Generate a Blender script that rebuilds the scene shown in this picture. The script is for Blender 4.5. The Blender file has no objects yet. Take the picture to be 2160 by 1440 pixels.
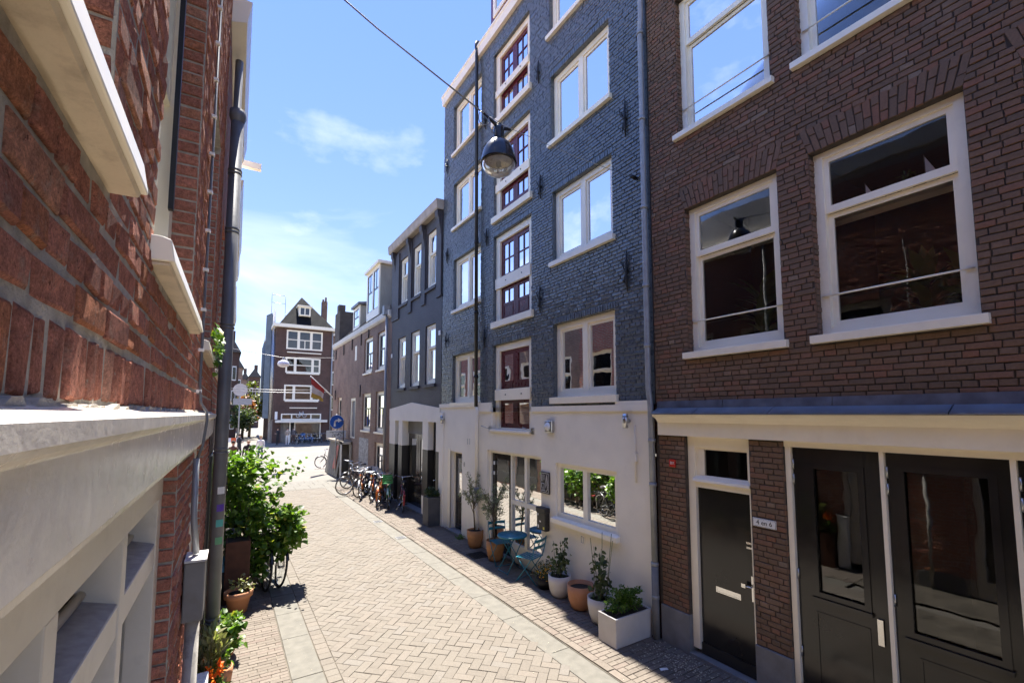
import bpy, math, random
from mathutils import Vector, Matrix, noise
R = math.radians
random.seed(7)
scene = bpy.context.scene
col = scene.collection

# ------------------------------------------------------------------ camera
CAM_H = 3.13
PITCH = math.atan(77 / 960.0)
YAW = math.atan(605 / (960 / math.cos(PITCH)))
cam_d = bpy.data.cameras.new('camera')
cam_d.sensor_width = 36.0
cam_d.lens = 16.0
cam_d.shift_y = 75 / 2160.0
cam_d.clip_start = 0.02
cam_d.clip_end = 3000
cam = bpy.data.objects.new('camera', cam_d)
cam.location = (0, 0, CAM_H)
cam.rotation_euler = (math.pi / 2 + PITCH, 0, -YAW)
col.objects.link(cam)
scene.camera = cam

# ------------------------------------------------------------------ sky and sun
SUN_DIR = Vector((0.052, 0.52, 1.0)).normalized()
SUN_EL = math.asin(SUN_DIR.z)
SUN_AZ = math.atan2(SUN_DIR.x, SUN_DIR.y)
world = bpy.data.worlds.new('World')
scene.world = world
world.use_nodes = True
nt = world.node_tree
nt.nodes.clear()
N_ = nt.nodes.new
sky = N_('ShaderNodeTexSky')
sky.sky_type = 'NISHITA'
sky.sun_disc = False
sky.sun_elevation = SUN_EL
sky.sun_rotation = SUN_AZ
sky.air_density = 1.0
sky.dust_density = 0.0
sky.ozone_density = 2.0
tc = N_('ShaderNodeTexCoord')
mp = N_('ShaderNodeMapping')
mp.inputs['Scale'].default_value = (1.0, 0.55, 2.2)
mp.inputs['Rotation'].default_value = (0.15, 0.2, 0.5)
mp.inputs['Location'].default_value = (0.35, 0.1, 0.2)
nz = N_('ShaderNodeTexNoise')
nz.inputs['Scale'].default_value = 1.7
nz.inputs['Detail'].default_value = 8
nz.inputs['Roughness'].default_value = 0.55
nz.inputs['Distortion'].default_value = 0.5
rp = N_('ShaderNodeValToRGB')
rp.color_ramp.elements[0].position = 0.55
rp.color_ramp.elements[0].color = (0, 0, 0, 1)
rp.color_ramp.elements[1].position = 0.80
rp.color_ramp.elements[1].color = (0.5, 0.5, 0.5, 1)
cl = N_('ShaderNodeMix')
cl.data_type = 'RGBA'
cl.inputs['B'].default_value = (1.9, 1.95, 2.05, 1)
bg = N_('ShaderNodeBackground')
bg.inputs['Strength'].default_value = 0.15
wo = N_('ShaderNodeOutputWorld')
lk = nt.links.new
lk(tc.outputs['Generated'], mp.inputs['Vector'])
lk(mp.outputs['Vector'], nz.inputs['Vector'])
lk(nz.outputs['Fac'], rp.inputs['Fac'])
lk(rp.outputs['Color'], cl.inputs['Factor'])
hs = N_('ShaderNodeHueSaturation')
hs.inputs['Saturation'].default_value = 2.5
hs.inputs['Hue'].default_value = 0.533
gm = N_('ShaderNodeGamma')
gm.inputs['Gamma'].default_value = 0.32
lk(sky.outputs['Color'], gm.inputs['Color'])
lk(gm.outputs['Color'], hs.inputs['Color'])
hs.inputs['Value'].default_value = 0.88
lk(hs.outputs['Color'], cl.inputs['A'])
mp2 = N_('ShaderNodeMapping')
mp2.inputs['Scale'].default_value = (1.0, 1.0, 2.0)
mp2.inputs['Location'].default_value = (3.6, 1.9, 0.0)
nz2 = N_('ShaderNodeTexNoise')
nz2.inputs['Scale'].default_value = 2.6
nz2.inputs['Detail'].default_value = 9
nz2.inputs['Roughness'].default_value = 0.56
rp2 = N_('ShaderNodeValToRGB')
rp2.color_ramp.elements[0].position = 0.56
rp2.color_ramp.elements[0].color = (0, 0, 0, 1)
rp2.color_ramp.elements[1].position = 0.95
rp2.color_ramp.elements[1].color = (1, 1, 1, 1)
cu = N_('ShaderNodeMix')
cu.data_type = 'RGBA'
cu.inputs['B'].default_value = (1.75, 1.8, 1.95, 1)
lk(tc.outputs['Generated'], mp2.inputs['Vector'])
lk(mp2.outputs['Vector'], nz2.inputs['Vector'])
lk(nz2.outputs['Fac'], rp2.inputs['Fac'])
lk(rp2.outputs['Color'], cu.inputs['Factor'])
lk(cl.outputs['Result'], cu.inputs['A'])
lk(cu.outputs['Result'], bg.inputs['Color'])
lk(bg.outputs['Background'], wo.inputs['Surface'])
sun_d = bpy.data.lights.new('sun', 'SUN')
sun_d.energy = 2.6
sun_d.angle = R(0.55)
sun_d.color = (1.0, 0.95, 0.87)
sun = bpy.data.objects.new('sun', sun_d)
sun.location = (10, 60, 60)
sun.rotation_euler = (-SUN_DIR).to_track_quat('-Z', 'Y').to_euler()
col.objects.link(sun)
vs = scene.view_settings
vs.view_transform = 'Standard'
vs.look = 'None'
vs.gamma = 1.0
vs.use_curve_mapping = False
vs.exposure = 2.75
scene.render.engine = 'CYCLES'
scene.cycles.max_bounces = 7
scene.cycles.diffuse_bounces = 5
scene.cycles.glossy_bounces = 3
scene.cycles.caustics_reflective = False
scene.cycles.caustics_refractive = False
scene.cycles.use_adaptive_sampling = True
scene.cycles.adaptive_threshold = 0.02
scene.cycles.transparent_max_bounces = 12

# ------------------------------------------------------------------ pixel -> direction (photo is 2160 x 1440)
FW = Vector((math.sin(YAW) * math.cos(PITCH), math.cos(YAW) * math.cos(PITCH), math.sin(PITCH)))
RT = Vector((math.cos(YAW), -math.sin(YAW), 0))
UP = RT.cross(FW)
C0 = Vector((0, 0, CAM_H))
def ray(x, y): return FW + RT * ((x - 1080) / 960.0) - UP * ((y - 795) / 960.0)
def ony(x, y, Y):
    d = ray(x, y); return C0 + d * (Y / d.y)
def onx(x, y, X):
    d = ray(x, y); return C0 + d * (X / d.x)
def onz(x, y, z=0.0):
    d = ray(x, y); return C0 + d * ((z - CAM_H) / d.z)
def proj(P):
    v = Vector(P) - C0; z = v.dot(FW)
    if z < 0.05: return None
    return (1080 + 960 * v.dot(RT) / z, 795 - 960 * v.dot(UP) / z, z)
def in_view(P, m=20):
    q = proj(P)
    return q is not None and -m < q[0] < 2160 + m and -m < q[1] < 1440 + m

# ------------------------------------------------------------------ materials
MATS = {}
def newmat(name):
    m = bpy.data.materials.new(name); m.use_nodes = True
    n = m.node_tree.nodes; n.clear()
    out = n.new('ShaderNodeOutputMaterial')
    b = n.new('ShaderNodeBsdfPrincipled')
    m.node_tree.links.new(b.outputs[0], out.inputs[0])
    MATS[name] = m
    return m, n, m.node_tree.links.new, b, out
def mathn(n, l, op, a, b=None):
    q = n.new('ShaderNodeMath'); q.operation = op
    for i, v in enumerate((a, b)):
        if v is None: continue
        if hasattr(v, 'links') or hasattr(v, 'is_linked'): l(v, q.inputs[i])
        else: q.inputs[i].default_value = v
    return q.outputs[0]
def noisen(n, l, vec, scale, detail=4, rough=0.55):
    q = n.new('ShaderNodeTexNoise'); q.inputs['Scale'].default_value = scale
    q.inputs['Detail'].default_value = detail; q.inputs['Roughness'].default_value = rough
    if vec is not None: l(vec, q.inputs['Vector'])
    return q.outputs['Fac']
def mixc(n, l, f, a, b, mode='MIX'):
    q = n.new('ShaderNodeMix'); q.data_type = 'RGBA'; q.blend_type = mode
    for k, v in (('Factor', f), ('A', a), ('B', b)):
        s = q.inputs[k] if k == 'Factor' else [i for i in q.inputs if i.name == k and i.type == 'RGBA'][0]
        if hasattr(v, 'is_linked'): l(v, s)
        elif k == 'Factor': s.default_value = v
        else: s.default_value = (v[0], v[1], v[2], 1)
    return [o for o in q.outputs if o.type == 'RGBA'][0]
def rampn(n, l, f, p0, p1, c0=(0, 0, 0), c1=(1, 1, 1)):
    q = n.new('ShaderNodeValToRGB'); e = q.color_ramp.elements
    e[0].position = p0; e[1].position = p1; e[0].color = (*c0, 1); e[1].color = (*c1, 1)
    l(f, q.inputs[0]); return q.outputs[0]
def bumpn(n, l, h, strength, dist, b):
    q = n.new('ShaderNodeBump'); q.inputs['Strength'].default_value = strength
    q.inputs['Distance'].default_value = dist; l(h, q.inputs['Height']); l(q.outputs[0], b.inputs['Normal'])
    return q
def sc(c, k): return tuple(min(1, x * k) for x in c)
def M(name, c, rough=0.55, metal=0.0, var=0.15, scale=3.0, bump=0.0, bscale=30.0, spec=0.5, coat=0.0, dirt=0.0, dirtc=(0.16, 0.13, 0.10), streak=False):
    m, n, l, b, o = newmat(name)
    g = n.new('ShaderNodeNewGeometry')
    f = noisen(n, l, g.outputs['Position'], scale, 5)
    cc = mixc(n, l, rampn(n, l, f, 0.3, 0.7), sc(c, 1 - var), sc(c, 1 + var * 0.6))
    if dirt > 0:
        v = g.outputs['Position']
        if streak:
            mp_ = n.new('ShaderNodeMapping'); mp_.inputs['Scale'].default_value = (9, 9, 0.9); l(v, mp_.inputs[0]); v = mp_.outputs[0]
        d = rampn(n, l, noisen(n, l, v, scale * 1.7, 7, 0.68), 0.52, 0.78)
        cc = mixc(n, l, mathn(n, l, 'MULTIPLY', d, dirt), cc, dirtc)
    l(cc, b.inputs['Base Color'])
    r = noisen(n, l, g.outputs['Position'], scale * 4, 4)
    l(mathn(n, l, 'ADD', mathn(n, l, 'MULTIPLY', r, 0.24), rough - 0.12), b.inputs['Roughness'])
    b.inputs['Metallic'].default_value = metal
    b.inputs['Specular IOR Level'].default_value = spec
    b.inputs['Coat Weight'].default_value = coat
    if bump > 0: bumpn(n, l, noisen(n, l, g.outputs['Position'], bscale, 6, 0.62), bump, 0.01, b)
    return m
def rndn(n, l):
    a = n.new('ShaderNodeAttribute'); a.attribute_name = 'rnd'
    oi = n.new('ShaderNodeObjectInfo')
    return mathn(n, l, 'FRACT', mathn(n, l, 'ADD', a.outputs['Fac'], oi.outputs['Random']))
def brickM(name, cols, rough=0.8, spec=0.3, bump=0.6, bscale=60, bdist=0.006, patch=None, patchc=(0.4, 0.36, 0.32), coat=0.0, fine=0.35, pits=False, stain=None):
    """cols: list of (pos, colour); one tint for each brick (attribute rnd or object random)"""
    m, n, l, b, o = newmat(name)
    g = n.new('ShaderNodeNewGeometry')
    q = n.new('ShaderNodeValToRGB'); cr = q.color_ramp
    cr.elements[0].position = cols[0][0]; cr.elements[0].color = (*cols[0][1], 1)
    cr.elements[1].position = cols[-1][0]; cr.elements[1].color = (*cols[-1][1], 1)
    for p_, c_ in cols[1:-1]:
        e = cr.elements.new(p_); e.color = (*c_, 1)
    l(rndn(n, l), q.inputs[0])
    f = noisen(n, l, g.outputs['Position'], 45, 6, 0.7)
    cc = mixc(n, l, fine, q.outputs[0], mixc(n, l, rampn(n, l, f, 0.25, 0.75), (0.25, 0.25, 0.25), (1.5, 1.45, 1.4)), 'MULTIPLY')
    if patch:
        d = rampn(n, l, noisen(n, l, g.outputs['Position'], patch[0], 7, 0.7), patch[1], patch[2])
        cc = mixc(n, l, mathn(n, l, 'MULTIPLY', d, patch[3]), cc, patchc)
    if stain:
        cc = mixc(n, l, mathn(n, l, 'MULTIPLY', rampn(n, l, noisen(n, l, g.outputs['Position'], stain[0], 8, 0.72), stain[1], stain[2]), stain[3]), cc, stain[4])
    if pits: # close-up brick: sandy grain, dark pits, mortar smears
        gr = noisen(n, l, g.outputs['Position'], 260, 4, 0.7)
        cc = mixc(n, l, 0.8, cc, mixc(n, l, rampn(n, l, gr, 0.3, 0.7), (0.55, 0.52, 0.5), (1.4, 1.4, 1.4)), 'MULTIPLY')
        cc = mixc(n, l, rampn(n, l, noisen(n, l, g.outputs['Position'], 95, 6, 0.75), 0.60, 0.66), cc, (0.13, 0.055, 0.04))
        cc = mixc(n, l, rampn(n, l, noisen(n, l, g.outputs['Position'], 33, 8, 0.8), 0.60, 0.70), cc, (0.47, 0.40, 0.34))
    l(cc, b.inputs['Base Color'])
    r = noisen(n, l, g.outputs['Position'], 20, 4)
    l(mathn(n, l, 'ADD', mathn(n, l, 'MULTIPLY', r, 0.3), rough - 0.15), b.inputs['Roughness'])
    b.inputs['Specular IOR Level'].default_value = spec
    b.inputs['Coat Weight'].default_value = coat
    if bump > 0:
        h = noisen(n, l, g.outputs['Position'], bscale, 7, 0.68)
        if pits: h = mathn(n, l, 'ADD', h, mathn(n, l, 'MULTIPLY', noisen(n, l, g.outputs['Position'], 190, 5, 0.75), 0.5))
        bumpn(n, l, h, bump, bdist, b)
    return m
def texbrickM(name, c1, c2, cm, bw=0.21, bh=0.065, rough=0.75, spec=0.3, bump=0.5, ms=0.008):
    """far walls, where single bricks are a few pixels"""
    m, n, l, b, o = newmat(name)
    g = n.new('ShaderNodeNewGeometry'); s = n.new('ShaderNodeSeparateXYZ'); l(g.outputs['Position'], s.inputs[0])
    cb = n.new('ShaderNodeCombineXYZ'); l(mathn(n, l, 'ADD', s.outputs[0], s.outputs[1]), cb.inputs[0]); l(s.outputs[2], cb.inputs[1])
    t = n.new('ShaderNodeTexBrick'); l(cb.outputs[0], t.inputs['Vector'])
    t.inputs['Scale'].default_value = 1.0; t.inputs['Brick Width'].default_value = bw; t.inputs['Row Height'].default_value = bh
    t.inputs['Mortar Size'].default_value = ms; t.inputs['Color1'].default_value = (*c1, 1); t.inputs['Color2'].default_value = (*c2, 1)
    t.inputs['Mortar'].default_value = (*cm, 1); t.inputs['Mortar Smooth'].default_value = 0.2
    f = noisen(n, l, g.outputs['Position'], 1.3, 6, 0.65)
    cc = mixc(n, l, 0.5, t.outputs['Color'], mixc(n, l, rampn(n, l, f, 0.3, 0.7), (0.5, 0.5, 0.5), (1.35, 1.3, 1.3)), 'MULTIPLY')
    l(cc, b.inputs['Base Color']); b.inputs['Roughness'].default_value = rough; b.inputs['Specular IOR Level'].default_value = spec
    h = mathn(n, l, 'ADD', mathn(n, l, 'MULTIPLY', t.outputs['Fac'], -1.0), mathn(n, l, 'MULTIPLY', noisen(n, l, g.outputs['Position'], 50, 5, 0.6), 0.8))
    bumpn(n, l, h, bump, 0.008, b)
    return m
def glassM(name, tint=(1, 1, 1), ior=1.75, wav=0.02):
    m, n, l, b, o = newmat(name); n.remove(b)
    fr = n.new('ShaderNodeFresnel'); fr.inputs['IOR'].default_value = ior
    tr = n.new('ShaderNodeBsdfTransparent'); tr.inputs[0].default_value = (*tint, 1)
    gl = n.new('ShaderNodeBsdfGlossy'); gl.inputs['Roughness'].default_value = 0.012; gl.inputs['Color'].default_value = (0.95, 0.96, 0.97, 1)
    mx = n.new('ShaderNodeMixShader')
    g = n.new('ShaderNodeNewGeometry')
    bp = n.new('ShaderNodeBump'); bp.inputs['Strength'].default_value = wav; bp.inputs['Distance'].default_value = 0.02
    l(noisen(n, l, g.outputs['Position'], 2.2, 2), bp.inputs['Height']); l(bp.outputs[0], gl.inputs['Normal'])
    l(fr.outputs[0], mx.inputs[0]); l(tr.outputs[0], mx.inputs[1]); l(gl.outputs[0], mx.inputs[2]); l(mx.outputs[0], o.inputs[0])
    return m
def leafM(name, cols, trans=0.35, rough=0.45):
    m, n, l, b, o = newmat(name)
    q = n.new('ShaderNodeValToRGB'); cr = q.color_ramp
    cr.elements[0].position = cols[0][0]; cr.elements[0].color = (*cols[0][1], 1)
    cr.elements[1].position = cols[-1][0]; cr.elements[1].color = (*cols[-1][1], 1)
    for p_, c_ in cols[1:-1]:
        e = cr.elements.new(p_); e.color = (*c_, 1)
    l(rndn(n, l), q.inputs[0]); l(q.outputs[0], b.inputs['Base Color'])
    b.inputs['Roughness'].default_value = rough; b.inputs['Specular IOR Level'].default_value = 0.4
    t = n.new('ShaderNodeBsdfTranslucent'); l(mixc(n, l, 1.0, q.outputs[0], (1.5, 1.7, 0.7), 'MULTIPLY'), t.inputs[0])
    mx = n.new('ShaderNodeMixShader'); mx.inputs[0].default_value = trans
    l(b.outputs[0], mx.inputs[1]); l(t.outputs[0], mx.inputs[2]); l(mx.outputs[0], o.inputs[0])
    return m

CREAM = M('cream_paint', (0.95, 0.86, 0.68), 0.38, var=0.05, scale=2, bump=0.06, bscale=25, dirt=0.18, dirtc=(0.5, 0.42, 0.32))
WHITE = M('white_paint', (0.95, 0.885, 0.73), 0.36, var=0.05, scale=2.5, bump=0.05, bscale=25, dirt=0.15, dirtc=(0.45, 0.40, 0.34))
LEDGE = M('weathered_white_paint', (0.93, 0.85, 0.73), 0.24, var=0.08, scale=5, bump=0.12, bscale=18, dirt=0.35, dirtc=(0.48, 0.40, 0.31))
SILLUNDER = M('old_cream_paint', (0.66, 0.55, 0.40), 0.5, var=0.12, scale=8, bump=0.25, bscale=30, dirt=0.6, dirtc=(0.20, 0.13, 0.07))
STUCCO = M('grey_stucco', (0.87, 0.81, 0.69), 0.8, var=0.07, scale=1.3, bump=0.3, bscale=35, dirt=0.22, dirtc=(0.50, 0.48, 0.45))
STUCCOW = M('white_stucco', (0.90, 0.85, 0.75), 0.75, var=0.05, scale=1.5, bump=0.25, bscale=35, dirt=0.15, dirtc=(0.5, 0.46, 0.41))
BLACKGLOSS = M('black_gloss_paint', (0.020, 0.018, 0.016), 0.16, var=0.2, spec=0.5, scale=2, bump=0.02, bscale=8)
BLACK = M('black_paint', (0.016, 0.015, 0.015), 0.4, var=0.2, bump=0.1)
ZINC = M('zinc_sheet', (0.36, 0.40, 0.46), 0.38, metal=0.85, var=0.22, scale=4, bump=0.08, bscale=10)
LEAD = M('lead_flashing', (0.16, 0.17, 0.20), 0.48, metal=0.6, var=0.35, scale=7, bump=0.15, bscale=14)
GREYPIPE = M('grey_pipe', (0.33, 0.34, 0.35), 0.45, metal=0.2, var=0.15, scale=6, dirt=0.4)
DARKPIPE = M('dark_grey_pipe', (0.15, 0.153, 0.16), 0.42, var=0.2, scale=6, bump=0.05)
BLUEST = M('grey_bluestone', (0.20, 0.20, 0.205), 0.75, var=0.25, scale=5, bump=0.4, bscale=45, dirt=0.4)
RED = M('dark_red_paint', (0.105, 0.010, 0.016), 0.3, var=0.15, scale=3, bump=0.05)
IRON = M('black_iron', (0.014, 0.014, 0.016), 0.5, metal=0.3, var=0.3, bump=0.2)
STEEL = M('brushed_steel', (0.55, 0.55, 0.55), 0.3, metal=1.0, var=0.08)
CHROME = M('bright_metal', (0.72, 0.72, 0.72), 0.2, metal=1.0, var=0.05)
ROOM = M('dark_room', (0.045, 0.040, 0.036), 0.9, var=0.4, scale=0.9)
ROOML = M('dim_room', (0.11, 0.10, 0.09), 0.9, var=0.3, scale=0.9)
CURTAIN = M('grey_curtain', (0.62, 0.61, 0.59), 0.9, var=0.1, scale=4, bump=0.4, bscale=6)
GLASS = glassM('window_glass', ior=1.45, wav=0.06)
GLASSD = glassM('old_window_glass', ior=1.52, wav=0.08)
MORTAR_D = M('dark_mortar', (0.078, 0.062, 0.050), 0.95, var=0.4, scale=12, bump=0.5)
MORTAR_L = M('grey_mortar', (0.50, 0.455, 0.395), 0.95, var=0.3, scale=25, bump=1.0, bscale=120)
BRICK_BROWN = brickM('brown_brick', [(0.0, (0.145, 0.097, 0.066)), (0.4, (0.180, 0.113, 0.074)), (0.75, (0.198, 0.115, 0.073)), (0.95, (0.222, 0.110, 0.070)), (1.0, (0.23, 0.168, 0.12))], 0.78, 0.3, bump=0.5, patch=(1.3, 0.58, 0.85, 0.5), patchc=(0.34, 0.27, 0.21))
BRICK_BLUE = brickM('black_gloss_painted_brick', [(0.0, (0.070, 0.086, 0.100)), (0.5, (0.084, 0.104, 0.120)), (1.0, (0.100, 0.121, 0.138))], 0.30, 0.9, bump=0.3, bscale=26, bdist=0.006, patch=(0.8, 0.5, 0.8, 0.3), patchc=(0.05, 0.054, 0.062))
BRICK_RED = brickM('red_brick', [(0.0, (0.47, 0.205, 0.155)), (0.3, (0.56, 0.245, 0.18)), (0.7, (0.65, 0.285, 0.215)), (0.9, (0.54, 0.225, 0.125)), (1.0, (0.68, 0.38, 0.30))], 0.92, 0.05, bump=1.0, bscale=48, bdist=0.02, patch=(19, 0.56, 0.70, 0.6), patchc=(0.50, 0.36, 0.29), fine=0.75, pits=True)
PAVER = brickM('road_clinker', [(0.0, (0.148, 0.129, 0.107)), (0.4, (0.160, 0.141, 0.117)), (0.75, (0.169, 0.146, 0.121)), (1.0, (0.163, 0.147, 0.127))], 0.82, 0.25, bump=0.35, bscale=90, bdist=0.003, patch=(0.7, 0.5, 0.8, 0.35), patchc=(0.205, 0.187, 0.157), fine=0.3, stain=(2.6, 0.56, 0.72, 0.45, (0.085, 0.075, 0.063)))
PAVERP = brickM('pavement_clinker', [(0.0, (0.142, 0.119, 0.097)), (0.4, (0.165, 0.140, 0.114)), (0.8, (0.180, 0.152, 0.125)), (1.0, (0.155, 0.122, 0.101))], 0.82, 0.25, bump=0.4, bscale=90, bdist=0.003, patch=(1.5, 0.5, 0.8, 0.35), patchc=(0.20, 0.18, 0.15), fine=0.35, stain=(3.5, 0.55, 0.72, 0.5, (0.075, 0.062, 0.052)))
JOINT = M('sandy_joint', (0.115, 0.098, 0.075), 0.95, var=0.5, scale=3, bump=0.5, bscale=150)
GRANITE = M('granite_band', (0.134, 0.124, 0.102), 0.8, var=0.22, scale=7, bump=0.5, bscale=110, dirt=0.45, dirtc=(0.165, 0.150, 0.124))
# ------------------------------------------------------------------ mesh helpers
class Frame:
    def __init__(s, O, U, N):
        s.O = Vector(O); s.U = Vector(U).normalized(); s.N = Vector(N).normalized(); s.V = Vector((0, 0, 1))
        if abs(s.N.z) > 0.9: s.V = s.N.cross(s.U)
    def P(s, u, v, n=0.0): return s.O + s.U * u + s.V * v + s.N * n
    def rot(s): # local x=U, y=V, z=N
        return Matrix((s.U, s.V, s.N)).transposed().to_4x4()
WORLD = Frame((0, 0, 0), (1, 0, 0), (0, -1, 0))   # P(x, z, -y)

class MB:
    def __init__(s): s.v = []; s.f = []; s.sm = []; s.r = []
    def add(s, vs_, fs_, smooth=False, rnd=0.0):
        b = len(s.v); s.v.extend([tuple(p) for p in vs_])
        for f in fs_:
            s.f.append([i + b for i in f]); s.sm.append(smooth); s.r.append(rnd)
    def box(s, F, u0, u1, v0, v1, n0, n1, rnd=0.0):
        P = F.P
        vs_ = [P(u0, v0, n0), P(u1, v0, n0), P(u1, v1, n0), P(u0, v1, n0), P(u0, v0, n1), P(u1, v0, n1), P(u1, v1, n1), P(u0, v1, n1)]
        s.add(vs_, [(0, 3, 2, 1), (4, 5, 6, 7), (0, 1, 5, 4), (1, 2, 6, 5), (2, 3, 7, 6), (3, 0, 4, 7)], False, rnd)
        return s
    def wbox(s, x0, x1, y0, y1, z0, z1):
        return s.box(WORLD, x0, x1, z0, z1, -y1, -y0)
    def prism(s, F, poly, n0, n1):
        k = len(poly)
        vs_ = [F.P(u, v, n0) for u, v in poly] + [F.P(u, v, n1) for u, v in poly]
        s.add(vs_, [tuple(range(k))[::-1], tuple(range(k, 2 * k))] + [(i, (i + 1) % k, k + (i + 1) % k, k + i) for i in range(k)])
        return s
    def tube(s, pts, r, n=8, cap=True, smooth=True, closed=False):
        pts = [Vector(p) for p in pts]; m = len(pts)
        rs = r if isinstance(r, (list, tuple)) else [r] * m
        rings = []; prev = None
        for i, p in enumerate(pts):
            a = pts[(i - 1) % m] if (i > 0 or closed) else p
            c = pts[(i + 1) % m] if (i < m - 1 or closed) else p
            t = (c - a)
            if t.length < 1e-9: t = Vector((0, 0, 1))
            t.normalize()
            if prev is None:
                q = Vector((0, 0, 1)) if abs(t.z) < 0.9 else Vector((1, 0, 0))
                e = t.cross(q).normalized()
            else:
                e = (prev - t * prev.dot(t))
                if e.length < 1e-6: e = t.orthogonal()
                e.normalize()
            prev = e; g = t.cross(e)
            rings.append([p + (e * math.cos(2 * math.pi * k / n) + g * math.sin(2 * math.pi * k / n)) * rs[i] for k in range(n)])
        vs_ = [q for rg in rings for q in rg]; fs_ = []
        for i in range(m if closed else m - 1):
            j = (i + 1) % m
            for k in range(n):
                fs_.append((i * n + k, i * n + (k + 1) % n, j * n + (k + 1) % n, j * n + k))
        s.add(vs_, fs_, smooth)
        if cap and not closed:
            b = len(s.v) - len(vs_)
            s.f.append([b + k for k in range(n)][::-1]); s.sm.append(False); s.r.append(0)
            s.f.append([b + (m - 1) * n + k for k in range(n)]); s.sm.append(False); s.r.append(0)
        return s
    def lathe(s, c, prof, n=24, smooth=True, sx=1.0, sy=1.0):
        c = Vector(c); vs_ = []; fs_ = []
        for r, z in prof:
            for k in range(n):
                a = 2 * math.pi * k / n
                vs_.append(c + Vector((r * math.cos(a) * sx, r * math.sin(a) * sy, z)))
        for i in range(len(prof) - 1):
            for k in range(n):
                fs_.append((i * n + k, i * n + (k + 1) % n, (i + 1) * n + (k + 1) % n, (i + 1) * n + k))
        s.add(vs_, fs_, smooth); return s
    def quad(s, a, b, c, d, rnd=0.0): s.add([a, b, c, d], [(0, 1, 2, 3)], False, rnd); return s
    def mesh(s, name, mat):
        me = bpy.data.meshes.new(name); me.from_pydata(s.v, [], s.f)
        me.polygons.foreach_set('use_smooth', s.sm)
        if any(s.r):
            at = me.attributes.new('rnd', 'FLOAT', 'FACE'); at.data.foreach_set('value', s.r)
        if mat: me.materials.append(mat)
        me.update(); return me
    def build(s, name, mat, parent=None, local=False, kind=None):
        return link(name, s.mesh(name, mat), parent, local, kind)

def wm(o):
    m = o.matrix_parent_inverse @ o.matrix_basis
    return wm(o.parent) @ m if o.parent else o.matrix_basis.copy()
def link(name, me, parent=None, local=False, kind=None):
    o = bpy.data.objects.new(name, me); col.objects.link(o)
    if parent:
        o.parent = parent
        if not local: o.matrix_parent_inverse = wm(parent).inverted()
    if kind: o['kind'] = kind
    return o
def thing(name, label, cat, loc=(0, 0, 0), rz=0.0, group=None):
    o = bpy.data.objects.new(name, None); col.objects.link(o)
    o.empty_display_size = 0.2; o.location = loc; o.rotation_euler = (0, 0, rz)
    return tag(o, label, cat, group)
def tag(o, label, cat, group=None):
    o['label'] = label; o['category'] = cat
    if group: o['group'] = group
    return o
def struct(o): o['kind'] = 'structure'; return o
def bevel(o, w=0.004, seg=2):
    md = o.modifiers.new('bevel', 'BEVEL'); md.width = w; md.segments = seg; md.limit_method = 'ANGLE'; md.angle_limit = R(40)
    return o

# ------------------------------------------------------------------ brick pieces
def piece_verts(pts, front, cham, back, rg, jit=0.0):
    """convex outline (u,v) ccw; chamfered front"""
    q = [Vector((p[0], p[1], 0)) for p in pts]
    if jit: q = [p + Vector((rg.uniform(-jit, jit), rg.uniform(-jit, jit), 0)) for p in q]
    ce = sum(q, Vector((0, 0, 0))) / len(q)
    out = []
    for p in q:
        if len(q) == 4:
            du = math.copysign(min(cham, abs(p.x - ce.x) * 0.45), ce.x - p.x); dv = math.copysign(min(cham, abs(p.y - ce.y) * 0.45), ce.y - p.y)
        else:
            d = (ce - p); d = d * min(0.4, cham * 1.3 / max(d.length, 1e-5)); du, dv = d.x, d.y
        out.append((p.x + du, p.y + dv, front + (rg.uniform(-jit, jit) * 0.6 if jit else 0)))
    out += [(p.x, p.y, front - cham * 0.8) for p in q]
    out += [(p.x, p.y, back) for p in q]
    return out
PF_ = {}
def PF(k):
    if k not in PF_:
        PF_[k] = [tuple(range(k))] + [(k + i, k + (i + 1) % k, (i + 1) % k, i) for i in range(k)] + [(2 * k + i, 2 * k + (i + 1) % k, k + (i + 1) % k, k + i) for i in range(k)]
    return PF_[k]
def course_rects(u0, u1, v0, v1, ch, L, holes, joint, rg, bond='cross'):
    """brick rectangles for a wall panel; holes: (ua,ub,va,vb)"""
    out = []; nr = int((v1 - v0) / ch + 0.001)
    for r in range(nr):
        va = v0 + r * ch; vb = va + ch; mid = (va + vb) / 2
        bl = L if (r % 2 == 0 or bond == 'run') else L / 2
        off = (0 if r % 2 else (L / 4 if (r // 2) % 2 else L * 0.75)) if bond == 'cross' else (L / 2 if r % 2 else 0)
        edges = []
        x = u0 - off
        while x < u1:
            l_ = bl * rg.uniform(0.94, 1.06); edges.append((x, x + l_)); x += l_
        cuts = sorted([(h[0], h[1]) for h in holes if h[2] < mid < h[3]])
        free = []; x = u0
        for a, b in cuts:
            if a > x: free.append((x, a))
            x = max(x, b)
        if x < u1: free.append((x, u1))
        for a, b in edges:
            for fa, fb in free:
                p, q = max(a, fa), min(b, fb)
                if q - p > 0.028:
                    out.append((p + joint / 2, q - joint / 2, va + joint / 2, vb - joint / 2))
    return out
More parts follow.
